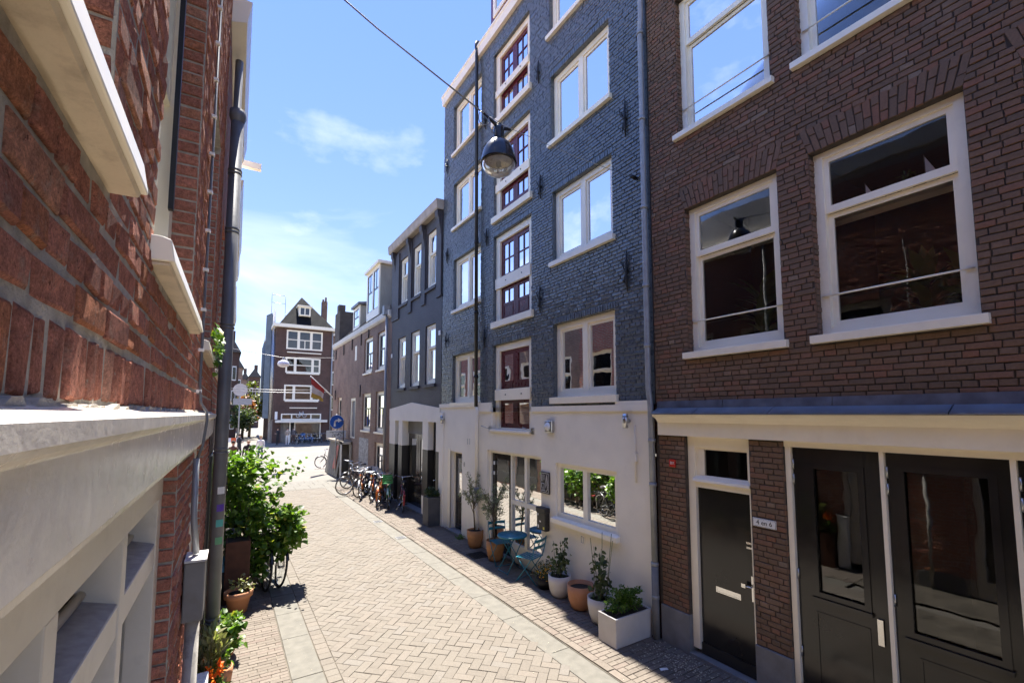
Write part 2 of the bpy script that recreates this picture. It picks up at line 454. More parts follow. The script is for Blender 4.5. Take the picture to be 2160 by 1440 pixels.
def lay(F, polys, house, mat, name, front=0.0, cham=0.004, back=-0.03, jit=0.0015, proud=0.004, nmax=300, seed=1, stuffname=None):
    """polys: outlines (u,v). The nmax that show largest become objects of their own, the rest one stuff mesh."""
    rg = random.Random(seed)
    vis = []
    for i, q in enumerate(polys):
        k = len(q); c = F.P(sum(p[0] for p in q) / k, sum(p[1] for p in q) / k, 0)
        if in_view(c, 0):
            w = max(p[0] for p in q) - min(p[0] for p in q); h = max(p[1] for p in q) - min(p[1] for p in q)
            vis.append(((c - C0).length / max(0.02, (w * h) ** 0.5), i))
    vis.sort(); own = set(i for _, i in vis[:nmax])
    tmpl = {}; mb = MB(); Fr = F.rot()
    for i, q in enumerate(polys):
        fr = front + rg.uniform(-proud, proud); k = len(q)
        if i in own:
            us = [p[0] for p in q]; vv = [p[1] for p in q]; w = max(us) - min(us); h = max(vv) - min(vv)
            cu = (max(us) + min(us)) / 2; cv = (max(vv) + min(vv)) / 2
            rect = k == 4 and all(min(abs(p[0] - min(us)), abs(p[0] - max(us))) < 0.001 for p in q)
            if not rect:
                t = MB(); t.add(piece_verts([(p[0] - cu, p[1] - cv) for p in q], 0, cham, back, rg, jit), PF(k)); me = t.mesh(name, mat); s_ = (1, 1, 1)
            else:
                kw = max(0.01, round(w, 2)); kk = (kw, round(h, 3), rg.randint(0, 3))
                if kk not in tmpl:
                    a = kw / 2; b = h / 2
                    t = MB(); t.add(piece_verts([(-a, -b), (a, -b), (a, b), (-a, b)], 0, cham, back, rg, jit), PF(4)); tmpl[kk] = t.mesh(name, mat)
                me = tmpl[kk]; s_ = (w / kw, 1, 1)
            o = bpy.data.objects.new(name, me); col.objects.link(o)
            o.matrix_basis = Matrix.Translation(F.P(cu, cv, fr)) @ Fr @ Matrix.Diagonal((*s_, 1))
            o.parent = house; o.matrix_parent_inverse = wm(house).inverted()
        else:
            mb.add([F.P(*p) for p in piece_verts(q, fr, cham, back, rg, jit)], PF(k), False, rg.uniform(0.001, 0.999))
    if mb.v: mb.build(stuffname or name + 'work', mat, house, kind='stuff')
def rect4(r): return ((r[0], r[2]), (r[1], r[2]), (r[1], r[3]), (r[0], r[3]))
def arch_quads(u0, u1, v0, h=0.30, splay=0.10, bw=0.058, joint=0.008, rg=random):
    n = max(3, int((u1 - u0) / bw)); out = []; mid = (u0 + u1) / 2
    for i in range(n):
        a0 = u0 + (u1 - u0) * i / n + joint / 2; a1 = u0 + (u1 - u0) * (i + 1) / n - joint / 2
        k = (u1 - u0 + 2 * splay) / (u1 - u0)
        t0 = mid + (a0 - mid) * k; t1 = mid + (a1 - mid) * k
        f = 0.66 if i % 2 else 0.34
        def L_(a, t, y): return a + (t - a) * y
        for ya, yb in ((0, f), (f, 1)):
            ja = joint / 2 / h
            y0 = ya + (ja if ya > 0 else 0); y1 = yb - (ja if yb < 1 else 0)
            out.append(((L_(a0, t0, y0), v0 + h * y0), (L_(a1, t1, y0), v0 + h * y0), (L_(a1, t1, y1), v0 + h * y1), (L_(a0, t0, y1), v0 + h * y1)))
    return out
def sheet(mb, F, u0, u1, v0, v1, holes, n, rec=0.12, reveals=True):
    """wall sheet with rectangular holes and the holes' reveals"""
    us = sorted(set([u0, u1] + [x for h in holes for x in h[:2] if u0 < x < u1])); vv = sorted(set([v0, v1] + [x for h in holes for x in h[2:4] if v0 < x < v1]))
    for i in range(len(us) - 1):
        for j in range(len(vv) - 1):
            a, b, c, d = us[i], us[i + 1], vv[j], vv[j + 1]; mu, mv = (a + b) / 2, (c + d) / 2
            if any(h[0] < mu < h[1] and h[2] < mv < h[3] for h in holes): continue
            mb.quad(F.P(a, c, n), F.P(b, c, n), F.P(b, d, n), F.P(a, d, n))
    if reveals:
        for h in holes:
            a, b, c, d = max(h[0], u0), min(h[1], u1), max(h[2], v0), min(h[3], v1)
            P = F.P
            mb.quad(P(a, c, n), P(a, d, n), P(a, d, -rec), P(a, c, -rec)); mb.quad(P(b, c, n), P(b, c, -rec), P(b, d, -rec), P(b, d, n))
            mb.quad(P(a, d, n), P(b, d, n), P(b, d, -rec), P(a, d, -rec)); mb.quad(P(a, c, n), P(a, c, -rec), P(b, c, -rec), P(b, c, n))

# ------------------------------------------------------------------ windows
def ring(mb, F, u0, u1, v0, v1, w, n0, n1, wt=None, wb=None):
    wt = w if wt is None else wt; wb = w if wb is None else wb
    mb.box(F, u0, u0 + w, v0, v1, n0, n1); mb.box(F, u1 - w, u1, v0, v1, n0, n1)
    mb.box(F, u0 + w, u1 - w, v1 - wt, v1, n0, n1 - 0.002); mb.box(F, u0 + w, u1 - w, v0, v0 + wb, n0, n1 - 0.002)
def pane(F, u0, u1, v0, v1, n, parent, mat=None):
    return MB().box(F, u0, u1, v0, v1, n - 0.004, n).build('pane', mat or GLASS, parent)
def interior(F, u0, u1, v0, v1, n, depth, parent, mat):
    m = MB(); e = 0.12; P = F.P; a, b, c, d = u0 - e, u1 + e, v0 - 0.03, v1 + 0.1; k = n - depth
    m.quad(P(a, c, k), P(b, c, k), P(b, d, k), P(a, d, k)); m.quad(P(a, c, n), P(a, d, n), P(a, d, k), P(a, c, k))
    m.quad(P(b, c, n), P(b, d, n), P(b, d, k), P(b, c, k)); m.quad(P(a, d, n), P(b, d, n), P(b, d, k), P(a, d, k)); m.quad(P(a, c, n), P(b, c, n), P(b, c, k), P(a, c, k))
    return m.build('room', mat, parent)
def curtain(F, u0, u1, v0, v1, n, parent, mat=None, waves=9, amp=0.02):
    m = MB(); k = 6 * waves; vs_ = []
    for i in range(k + 1):
        t = i / k; off = amp * math.sin(t * waves * 2 * math.pi) + amp * 0.5 * math.sin(t * waves * 4.7)
        vs_ += [F.P(u0 + (u1 - u0) * t, v0, n + off), F.P(u0 + (u1 - u0) * t, v1, n + off * 0.7)]
    m.add(vs_, [(2 * i, 2 * i + 2, 2 * i + 3, 2 * i + 1) for i in range(k)], True)
    return m.build('curtain', mat or CURTAIN, parent)
def sill(F, u0, u1, v1, h, n0, n1, parent, mat, slope=0.012):
    m = MB(); P = F.P
    poly = [(n0, v1 - h), (n1, v1 - h), (n1, v1 - slope), (n0, v1)]
    vs_ = [P(u0, v, n) for n, v in poly] + [P(u1, v, n) for n, v in poly]
    m.add(vs_, [(0, 1, 2, 3), (7, 6, 5, 4), (0, 4, 5, 1), (1, 5, 6, 2), (2, 6, 7, 3), (3, 7, 4, 0)])
    return bevel(m.build('sill', mat, parent), 0.004)
def sash_window(h, F, u0, u1, v0, v1, rail, rec=0.09, mat=None, glass=None, room=None, guard=None, sillp=None, fw=0.085, cur=None, label=None):
    mat = mat or CREAM
    m = MB(); ring(m, F, u0 + 0.004, u1 - 0.004, v0 + 0.004, v1 - 0.004, fw, -rec - 0.11, -rec, wt=fw * 0.75, wb=fw * 0.7)
    w = m.build('window', mat, h)
    if label: w['label'] = label
    a, b, c, d = u0 + fw + 0.002, u1 - fw - 0.002, v0 + fw * 0.7 + 0.004, v1 - fw * 0.75 - 0.004
    s1 = MB(); ring(s1, F, a, b, rail, d, 0.055, -rec - 0.062, -rec - 0.022, wb=0.075); o1 = s1.build('sash', mat, w)
    s2 = MB(); ring(s2, F, a, b, c, rail - 0.004, 0.055, -rec - 0.106, -rec - 0.068, wt=0.05, wb=0.085)
    s2.box(F, a - 0.01, b + 0.01, c - 0.002, c + 0.03, -rec - 0.066, -rec - 0.03); o2 = s2.build('sash', mat, w)
    pane(F, a + 0.05, b - 0.05, rail + 0.07, d - 0.05, -rec - 0.04, w, glass); pane(F, a + 0.05, b - 0.05, c + 0.08, rail - 0.05, -rec - 0.085, w, glass)
    if guard: MB().tube([F.P(u0 + 0.03, guard, -rec + 0.014), F.P(u1 - 0.03, guard, -rec + 0.014)], 0.010, 8).build('guard_bar', mat, w)
    if sillp: sill(F, u0 - sillp[0], u1 + sillp[0], v0 + 0.004, sillp[1], -rec, sillp[2], w, mat)
    if room: interior(F, u0, u1, v0, v1, -rec - 0.12, room[1], w, room[0])
    if cur: curtain(F, u0 + cur[0] * (u1 - u0), u0 + cur[1] * (u1 - u0), v0, v1, -rec - 0.2, w)
    return w
def double_window(h, F, u0, u1, v0, v1, rec=0.09, fw=0.10, mat=None, glass=None, room=None, cur=None, sillp=(0.05, 0.10, 0.06)):
    mat = mat or CREAM
    m = MB(); ring(m, F, u0 + 0.004, u1 - 0.004, v0 + 0.004, v1 - 0.004, fw, -rec - 0.10, -rec); mid = (u0 + u1) / 2
    m.box(F, mid - 0.055, mid + 0.055, v0 + fw, v1 - fw, -rec - 0.098, -rec - 0.004)
    w = m.build('window', mat, h)
    for a, b in ((u0 + fw, mid - 0.055), (mid + 0.055, u1 - fw)):
        s = MB(); ring(s, F, a + 0.003, b - 0.003, v0 + fw + 0.003, v1 - fw - 0.003, 0.05, -rec - 0.075, -rec - 0.03); o = s.build('casement', mat, w)
        pane(F, a + 0.045, b - 0.045, v0 + fw + 0.045, v1 - fw - 0.045, -rec - 0.05, w, glass)
    sill(F, u0 - sillp[0], u1 + sillp[0], v0 + 0.004, sillp[1], -rec, sillp[2], w, mat)
    interior(F, u0, u1, v0, v1, -rec - 0.11, 0.9, w, room or ROOML)
    if cur:
        for c0, c1 in cur: curtain(F, u0 + c0 * (u1 - u0), u0 + c1 * (u1 - u0), v0, v1, -rec - 0.2, w)
    return w
# ------------------------------------------------------------------ ground, road, pavements
GROUNDM = M('dusty_paving', (0.160, 0.144, 0.121), 0.85, var=0.12, scale=0.5, bump=0.3, bscale=60, dirt=0.25, dirtc=(0.19, 0.165, 0.14))
g = MB(); g.quad((-900, -900, -0.05), (900, -900, -0.05), (900, 1500, -0.05), (-900, 1500, -0.05))
struct(g.build('ground', GROUNDM))
SQM = texbrickM('square_paving', (0.33, 0.29, 0.245), (0.30, 0.26, 0.215), (0.22, 0.19, 0.16), 0.22, 0.11, 0.85)
# texbrick works on (x+y, z); here the flat paving far off only needs colour
sq = MB(); sq.quad((-30, 23.45, -0.012), (60, 23.45, -0.012), (60, 130, -0.012), (-30, 130, -0.012))
square = struct(sq.build('square', GROUNDM))
rd = MB(); rd.quad((1.13, -6, -0.010), (3.72, -6, -0.010), (3.72, 20.9, -0.010), (1.13, 20.9, -0.010))
road = struct(rd.build('road', JOINT))
FH = Frame((0, 0, 0), (math.cos(R(45)), -math.sin(R(45)), 0), (0, 0, 1))
def clip(poly, ax, lim, keep_low):
    out = []; k = len(poly)
    def val(p): return FH.P(p[0], p[1]).dot(ax) - lim
    for i in range(k):
        p, q = poly[i], poly[(i + 1) % k]; a, b = val(p), val(q)
        if keep_low: a, b = -a, -b
        if a >= 0: out.append(p)
        if (a >= 0) != (b >= 0):
            t = a / (a - b); out.append((p[0] + (q[0] - p[0]) * t, p[1] + (q[1] - p[1]) * t))
    return out
def area(p): return abs(sum(p[i][0] * p[(i + 1) % len(p)][1] - p[(i + 1) % len(p)][0] * p[i][1] for i in range(len(p)))) / 2
Wp = 0.122; polys = []; jg = 0.0022
rgh = random.Random(3)
for i in range(-190, 70):
    for j in range(-70, 210):
        k = (i - j) % 4
        if k == 0: q = (i * Wp, (i + 2) * Wp, j * Wp, (j + 1) * Wp)
        elif k == 3: q = (i * Wp, (i + 1) * Wp, j * Wp, (j + 2) * Wp)
        else: continue
        c = FH.P((q[0] + q[1]) / 2, (q[2] + q[3]) / 2)
        if not (0.9 < c.x < 4.0 and 3.0 < c.y < 21.1): continue
        poly = [(q[0] + jg, q[2] + jg), (q[1] - jg, q[2] + jg), (q[1] - jg, q[3] - jg), (q[0] + jg, q[3] - jg)]
        for ax, lim, low in ((Vector((1, 0, 0)), 1.315, False), (Vector((1, 0, 0)), 3.70, True), (Vector((0, 1, 0)), 20.8, True)):
            if poly: poly = clip(poly, ax, lim, low)
        if len(poly) >= 3 and area(poly) > 0.0025: polys.append(poly)
lay(FH, polys, road, PAVER, 'paver', front=0.0, cham=0.004, back=-0.03, jit=0.0018, proud=0.003, seed=5, stuffname='paving')
FG = Frame((0, 0, 0), (1, 0, 0), (0, 0, 1))
edge = [rect4((1.155, 1.307, y0, y0 + 0.145)) for y0 in [3.0 + 0.15 * k for k in range(118)]]
lay(FG, edge, road, PAVER, 'edge_paver', front=0.001, nmax=60, proud=0.002, seed=6, stuffname='edge_paving')
# granite gutters on both sides, made of long slabs
def gutter(name, x0, x1, z, y0, y1, step, seed):
    rg = random.Random(seed); m = MB(); m.quad((x0 - 0.02, y0, z - 0.012), (x1 + 0.02, y0, z - 0.012), (x1 + 0.02, y1, z - 0.012), (x0 - 0.02, y1, z - 0.012))
    o = struct(m.build(name, JOINT)); y = y0; qs = []
    while y < y1:
        l_ = step * rg.uniform(0.8, 1.2); qs.append(rect4((x0, x1, y + 0.004, y + l_ - 0.004))); y += l_
    lay(FG, qs, o, GRANITE, 'slab', front=z, cham=0.005, back=z - 0.03, jit=0.001, proud=0.0015, seed=seed)
    return o
gutter('gutter_right', 3.708, 4.045, 0.001, 3.0, 20.8, 1.0, 11)
gutter('gutter_left', 0.80, 1.145, 0.001, 4.0, 20.8, 1.05, 12)
# crossing band of grey slabs
m = MB(); m.quad((0.0, 20.8, -0.006), (5.27, 20.8, -0.006), (5.27, 23.45, -0.006), (0.0, 23.45, -0.006)); cb = struct(m.build('crossing_band', JOINT))
qs = []
for r, (ya, yb) in enumerate(((20.84, 21.05), (21.06, 21.9), (21.91, 22.75), (22.76, 23.4))):
    for k in range(9): qs.append(rect4((0.02 + 0.58 * k + (0.29 if r % 2 else 0), 0.59 + 0.58 * k + (0.29 if r % 2 else 0) - 0.008, ya, yb)))
lay(FG, qs, cb, GRANITE, 'slab', front=0.002, cham=0.004, proud=0.001, seed=14)
# right pavement
m = MB(); m.quad((4.05, -6, 0.0), (5.35, -6, 0.0), (5.35, 20.8, 0.0), (4.05, 20.8, 0.0)); pr = struct(m.build('pavement_right', JOINT))
rgp = random.Random(8)
qs = [rect4(q) for q in course_rects(4.185, 5.27, 2.6, 20.8, 0.083, 0.235, [], 0.007, rgp, 'run')]
lay(FG, qs, pr, PAVERP, 'paving_brick', front=0.012, cham=0.003, back=-0.01, proud=0.0025, jit=0.002, seed=9, stuffname='paving')
qs = [rect4((4.067, 4.178, y0, y0 + 0.262)) for y0 in [2.4 + 0.27 * k for k in range(68)]]
lay(FG, qs, pr, PAVERP, 'border_brick', front=0.014, cham=0.003, back=-0.01, nmax=60, seed=10, stuffname='border_paving')
# left pavement
m = MB(); m.quad((-0.6, -6, -0.004), (0.79, -6, -0.004), (0.79, 20.8, -0.004), (-0.6, 20.8, -0.004)); pl = struct(m.build('pavement_left', JOINT))
qs = [rect4(q) for q in course_rects(-0.35, 0.785, 4.0, 20.8, 0.075, 0.21, [], 0.006, rgp, 'run')]
lay(FG, qs, pl, PAVERP, 'paving_brick', front=0.006, cham=0.003, back=-0.02, proud=0.002, jit=0.0015, nmax=200, seed=15, stuffname='paving')
# ------------------------------------------------------------------ text meshes (made early, while the scene is small)
def text_mesh(txt, size, depth=0.002):
    cu = bpy.data.curves.new('text', 'FONT'); cu.body = txt; cu.size = size; cu.extrude = depth; cu.align_x = 'CENTER'; cu.align_y = 'CENTER'; cu.resolution_u = 4
    o = bpy.data.objects.new('text', cu); col.objects.link(o)
    dg = bpy.context.evaluated_depsgraph_get(); me = bpy.data.meshes.new_from_object(o.evaluated_get(dg))
    bpy.data.objects.remove(o); return me
def put_text(me, F, u, v, n, mat, parent, mirror=False, name='lettering'):
    me = me.copy(); me.materials.clear(); me.materials.append(mat)
    o = bpy.data.objects.new(name, me); col.objects.link(o)
    rot = F.rot()
    if mirror: rot = Matrix((-F.U, F.V, F.N)).transposed().to_4x4()
    o.matrix_basis = Matrix.Translation(F.P(u, v, n)) @ rot
    o.parent = parent; o.matrix_parent_inverse = wm(parent).inverted(); return o

XW = 5.27
FR = Frame((XW, 0, 0), (0, 1, 0), (-1, 0, 0))   # u = Y; facing the street. Reading direction is -u
FRT = Frame((XW, 0, 0), (0, -1, 0), (-1, 0, 0))  # u = -Y, for lettering
PLATEW = M('white_enamel', (0.82, 0.82, 0.80), 0.25, var=0.03)
INK = M('black_ink', (0.01, 0.01, 0.01), 0.5)
REDP = M('red_plate', (0.55, 0.03, 0.02), 0.35, var=0.05)
def rear(house, y0, y1, z, mat, depth=8.0, name='side_wall'):
    m = MB()
    for y in (y0, y1): m.quad((XW + 0.035, y, 0), (XW + depth, y, 0), (XW + depth, y, z), (XW + 0.035, y, z))
    m.quad((XW + depth, y0, 0), (XW + depth, y1, 0), (XW + depth, y1, z), (XW + depth, y0, z))
    return m.build(name, mat, house)

# ================================================================== brown brick house (right foreground)
TB_BROWN = texbrickM('brown_brick_far', (0.11, 0.056, 0.044), (0.16, 0.062, 0.047), (0.05, 0.042, 0.038))
bh = thing('brick_house', 'dark brown brick house with cream sash windows above black garage doors', 'house', (XW, 1.0, 0))
BY0, BY1, BTOP = -6.0, 4.49, 12.6
wins = [(2.66, 3.90), (1.08, 2.31), (-0.5, 0.73), (-2.1, -0.87)]
hl = [(a, b, 3.955, 5.95) for a, b in wins]; hu = [(a + 0.02, b + 0.06, 7.06, 9.10) for a, b in wins]
ht = [(a, b, 10.2, 11.9) for a, b in wins]
holes = hl + hu + ht
m = MB(); sheet(m, FR, BY0, BY1, 3.28, BTOP, holes, -0.014, 0.13); m.build('wall', MORTAR_D, bh)
rear(bh, BY0, BY1, BTOP, TB_BROWN)
m = MB(); m.wbox(XW - 0.12, XW + 8, BY0, BY1, BTOP, BTOP + 0.25); m.build('roof', LEAD, bh)
rg = random.Random(21)
archs = []
for (a, b, c, d) in hl + hu: archs.append((a, b, d))
archrect = [(a - 0.017 * (k + 0.6), b + 0.017 * (k + 0.6), d + 0.06 * k, d + 0.06 * (k + 1)) for a, b, d in archs for k in range(5)]
qs = [rect4(q) for q in course_rects(-3.0, 4.475, 3.285, 10.2, 0.0625, 0.222, [(a, b, c - 0.08, d) for a, b, c, d in hl + hu] + archrect, 0.010, rg)]
for a, b, d in archs: qs += arch_quads(a - 0.005, b + 0.005, d + 0.002, 0.293, 0.085, 0.064, 0.009, rg)
lay(FR, qs, bh, BRICK_BROWN, 'brick', front=0.0, cham=0.005, back=-0.03, jit=0.003, proud=0.003, seed=22, stuffname='brickwork')
m = MB(); sheet(m, FR, BY0, -3.0, 3.28, 10.2, holes, -0.002, 0.1, False); sheet(m, FR, BY0, BY1, 10.2, BTOP - 0.01, holes, -0.002, 0.1, False); m.build('upper_wall', TB_BROWN, bh)
# bricks returning into the reveals (the side that faces the photographer)
for (a, b, c, d) in (hl + hu)[:2] + hu[:2]:
    Fv = Frame((XW, b, 0), (1, 0, 0), (0, -1, 0))
    rq = []
    for k in range(int((d - c) / 0.0625)):
        z0 = c + k * 0.0625; rq.append(rect4((0.012, 0.135 if k % 2 else 0.10, z0 + 0.005, z0 + 0.0575)))
        if not k % 2: rq.append(rect4((0.11, 0.135, z0 + 0.005, z0 + 0.0575)))
    lay(Fv, rq, bh, BRICK_BROWN, 'reveal_brick', front=0.009, back=-0.01, nmax=0, seed=int(a * 10) + 50, stuffname='reveal_bricks')
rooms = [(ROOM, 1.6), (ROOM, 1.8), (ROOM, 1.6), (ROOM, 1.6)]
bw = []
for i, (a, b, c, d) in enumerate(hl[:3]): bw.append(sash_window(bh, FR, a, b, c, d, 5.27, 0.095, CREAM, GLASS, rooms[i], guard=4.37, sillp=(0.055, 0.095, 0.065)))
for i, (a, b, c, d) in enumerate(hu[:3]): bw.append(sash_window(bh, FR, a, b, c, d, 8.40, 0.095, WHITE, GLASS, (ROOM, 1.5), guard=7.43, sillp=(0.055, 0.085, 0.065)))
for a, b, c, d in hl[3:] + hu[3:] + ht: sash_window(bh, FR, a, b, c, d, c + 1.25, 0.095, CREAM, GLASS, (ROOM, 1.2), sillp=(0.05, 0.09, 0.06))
# zinc canopy, cornice moulding and fascia
def profile(F, u0, u1, poly, name, mat, parent, bev=0):
    k = len(poly); vs_ = [F.P(u0, v, n) for n, v in poly] + [F.P(u1, v, n) for n, v in poly]
    mm = MB(); mm.add(vs_, [tuple(range(k)), tuple(range(2 * k - 1, k - 1, -1))] + [(i, k + i, k + (i + 1) % k, (i + 1) % k) for i in range(k)])
    o = mm.build(name, mat, parent)
    return bevel(o, bev) if bev else o
cy = [(-5.99, -4.0), (-3.99, -2.0), (-1.99, -0.2), (-0.19, 1.28), (1.288, 2.78), (2.788, 3.75), (3.758, 4.43)]
for i, (a, b) in enumerate(cy):
    profile(FR, a + 0.001, b, [(-0.02, 3.20), (0.172, 3.122), (0.180, 3.122), (0.180, 3.132), (0.02, 3.212)], 'zinc_sheet', ZINC, bh)
for i, (a, b) in enumerate([(-5.99, -3.2), (-3.19, -1.2), (-1.19, 0.5), (0.507, 2.2), (2.207, 3.42), (3.427, 4.44)]):
    profile(FR, a, b, [(0.004, 3.195), (0.030, 3.195), (0.012 + 0.003 * (i % 2), 3.305), (0.004, 3.305)], 'lead_sheet', LEAD, bh)
profile(FR, -6.0, 4.42, [(-0.1, 2.83), (0.045, 2.83), (0.045, 3.01), (0.058, 3.02), (0.075, 3.05), (0.115, 3.075), (0.145, 3.085), (0.160, 3.118), (-0.1, 3.118)], 'fascia', CREAM, bh, 0.003)
profile(FR, -6.0, 2.725, [(-0.2, 2.765), (-0.02, 2.765), (-0.02, 2.829), (-0.2, 2.829)], 'head_beam', CREAM, bh)
# brick piers with stone plinths
pq = [rect4(q) for q in course_rects(4.015, 4.44, 0.505, 2.825, 0.0625, 0.215, [], 0.010, rg)] + [rect4(q) for q in course_rects(2.735, 3.118, 0.505, 2.825, 0.0625, 0.215, [], 0.010, rg)]
pm = MB()
for a, b in ((4.008, 4.49), (2.728, 3.123)):
    pm.box(FR, a, b, 0.5, 2.83, -0.22, -0.012)
pm.build('pier_core', MORTAR_D, bh)
lay(FR, pq, bh, BRICK_BROWN, 'pier_brick', front=0.0, cham=0.005, back=-0.02, jit=0.003, proud=0.003, nmax=170, seed=24, stuffname='pier_brickwork')
for y in (2.732,):
    Fv = Frame((XW, y, 0), (1, 0, 0), (0, -1, 0)); lay(Fv, [rect4((0.008, 0.2, 0.505 + k * 0.0625 + 0.005, 0.5625 + k * 0.0625)) for k in range(37)], bh, BRICK_BROWN, 'reveal_brick', front=0.003, back=-0.01, nmax=0, seed=26, stuffname='reveal_bricks')
for a, b in ((4.005, 4.46), (2.726, 3.126)):
    bevel(MB().box(FR, a, b, -0.02, 0.50, -0.2, 0.018).build('plinth', BLUEST, bh), 0.006)
# black front door with fanlight
m = MB(); n0, n1 = -0.17, -0.055
m.box(FR, 3.90, 4.004, 0.10, 2.83, n0, n1); m.box(FR, 3.128, 3.165, 0.03, 2.83, n0, n1); m.box(FR, 3.165, 3.90, 2.69, 2.83, n0, n1 - 0.001)
m.box(FR, 3.165, 3.90, 2.165, 2.24, n0, n1 - 0.002); df = m.build('door_frame', CREAM, bh); bevel(df, 0.004)
profile(FR, 3.14, 3.92, [(-0.1, 2.245), (-0.018, 2.245), (-0.025, 2.275), (-0.10, 2.325)], 'weather_sill', WHITE, df)
ms = MB(); ring(ms, FR, 3.166, 3.899, 2.245, 2.688, 0.03, -0.13, -0.09); ms.box(FR, 3.78, 3.87, 2.27, 2.66, -0.13, -0.088); ms.build('fanlight', CREAM, df)
pane(FR, 3.19, 3.785, 2.30, 2.665, -0.105, df); interior(FR, 3.16, 3.9, 2.24, 2.7, -0.175, 0.8, df, ROOM)
dr = bevel(MB().box(FR, 3.168, 3.897, 0.10, 2.162, -0.16, -0.105).build('door', BLACKGLOSS, bh), 0.003)
MB().box(FR, 3.168, 3.897, 0.05, 0.19, -0.104, -0.082).build('kick_board', BLACK, dr)
ml = MB(); ring(ml, FR, 3.345, 3.675, 0.885, 0.955, 0.012, -0.104, -0.094); ml.box(FR, 3.355, 3.665, 0.893, 0.947, -0.104, -0.099); ml.build('letter_plate', CHROME, dr)
mh = MB(); mh.box(FR, 3.176, 3.206, 0.92, 1.21, -0.104, -0.094); mh.tube([FR.P(3.19, 1.09, -0.095), FR.P(3.19, 1.09, -0.05), FR.P(3.27, 1.09, -0.045)], 0.010, 8); mh.box(FR, 3.25, 3.30, 1.07, 1.115, -0.058, -0.036); mh.build('door_handle', CHROME, dr)
for z in (1.52, 1.575): MB().box(FR, 3.172, 3.25, z, z + 0.025, -0.104, -0.092).build('security_strip', CHROME, dr)
MB().box(FR, 3.10, 4.02, -0.02, 0.045, -0.2, 0.03).build('doorstep', BLUEST, bh)
# garage doors
gf = MB()
for a, b in ((2.665, 2.722), (1.822, 1.858), (0.962, 0.998), (0.10, 0.136), (-0.76, -0.724)): gf.box(FR, a, b, 0.0, 2.765, -0.16, -0.03)
gfo = bevel(gf.build('garage_frame', CREAM, bh), 0.003)
def garage_door(u0, u1, g0, g1, gz0, gz1, pull=None, panels=True):
    m = MB(); na, nb = -0.125, -0.075
    hz = 2.76
    m.box(FR, u0, g0, 0.06, hz, na, nb); m.box(FR, g1, u1, 0.06, hz, na, nb); m.box(FR, g0, g1, gz1, hz, na, nb - 0.001); m.box(FR, g0, g1, 0.06, gz0, na, nb - 0.001)
    d = m.build('garage_door', BLACKGLOSS, bh)
    r = MB(); ring(r, FR, g0 - 0.05, g1 + 0.05, gz0 - 0.05, gz1 + 0.05, 0.055, nb + 0.0005, nb + 0.014); r.build('glazing_frame', BLACKGLOSS, d)
    MB().box(FR, g0 - 0.06, g1 + 0.06, gz0 - 0.085, gz0 - 0.05, nb, nb + 0.035).build('drip_rail', BLACKGLOSS, d)
    pane(FR, g0 + 0.002, g1 - 0.002, gz0 + 0.002, gz1 - 0.002, -0.10, d, GLASSD)
    if panels:
        p = MB(); ring(p, FR, u0 + 0.16, u1 - 0.16, 0.22, gz0 - 0.2, 0.018, nb, nb + 0.008); p.build('panel_moulding', BLACKGLOSS, d)
    for z in (0.55, 1.35, 2.36, 2.52):
        MB().tube([FR.P(u1 - 0.005, z, nb + 0.012), FR.P(u1 - 0.005, z + 0.11, nb + 0.012)], 0.011, 6).build('hinge', STEEL, d)
    if pull: bevel(MB().box(FR, pull - 0.024, pull + 0.024, 0.95, 1.19, nb + 0.012, nb + 0.022).build('pull_handle', CHROME, d), 0.002)
    interior(FR, g0 - 0.1, g1 + 0.1, 0.1, 2.7, -0.13, 2.2, d, ROOM)
    return d
garage_door(1.862, 2.661, 2.05, 2.46, 1.27, 2.55, pull=1.935)
garage_door(1.002, 1.818, 1.13, 1.69, 1.16, 2.60)
garage_door(0.14, 0.958, 0.3, 0.82, 1.16, 2.60)
garage_door(-0.72, 0.096, -0.56, -0.05, 1.16, 2.60)
m = MB(); m.box(FR, BY0, -0.765, 0.0, 2.83, -0.25, -0.01); m.build('lower_wall', TB_BROWN, bh)
MB().box(FR, -0.75, 2.7, -0.02, 0.055, -0.2, 0.0).build('threshold', BLUEST, bh)
# house number plate, red street-side plate
np_ = tag(bevel(MB().box(FR, 2.83, 3.10, 1.835, 1.93, 0.004, 0.012).build('house_number_plate', PLATEW), 0.004), 'white enamel house number plate reading 4 en 6 beside the black front door', 'number plate')
put_text(text_mesh('4 en 6', 0.072, 0.001), FRT, -2.965, 1.883, 0.013, INK, np_)
m = MB(); ring(m, FR, 2.836, 3.094, 1.841, 1.924, 0.003, 0.012, 0.0135); m.build('plate_border', INK, np_)
rp_ = tag(MB().box(FR, 4.155, 4.255, 2.40, 2.50, 0.003, 0.02).build('utility_plate', REDP), 'small red square plate with white letters on the brick pier next to the downpipe', 'plate')
put_text(text_mesh('BX', 0.055, 0.001), FRT, -4.205, 2.45, 0.0205, PLATEW, rp_)
# downpipe between the two houses
dp = MB(); pts = [(4.54, 13.0), (4.54, 9.3), (4.56, 9.1), (4.56, 3.5), (4.53, 3.25), (4.52, 1.0)]
dp.tube([FR.P(u, v, 0.055) for u, v in pts], 0.042, 12)
dpo = tag(dp.build('downpipe', GREYPIPE), 'light grey downpipe running up between the brown house and the grey warehouse', 'downpipe')
MB().tube([FR.P(4.52, 1.02, 0.055), FR.P(4.52, 0.0, 0.055)], 0.05, 12).build('iron_foot', BLUEST, dpo)
for z in (9.0, 7.6, 6.2, 5.0, 4.1, 2.72, 2.1, 1.0, 0.55):
    MB().tube([FR.P(4.56 if z > 3.4 else 4.52, z, 0.055), FR.P(4.56 if z > 3.4 else 4.52, z + 0.05, 0.055)], 0.053, 12).build('pipe_clamp', GREYPIPE, dpo)
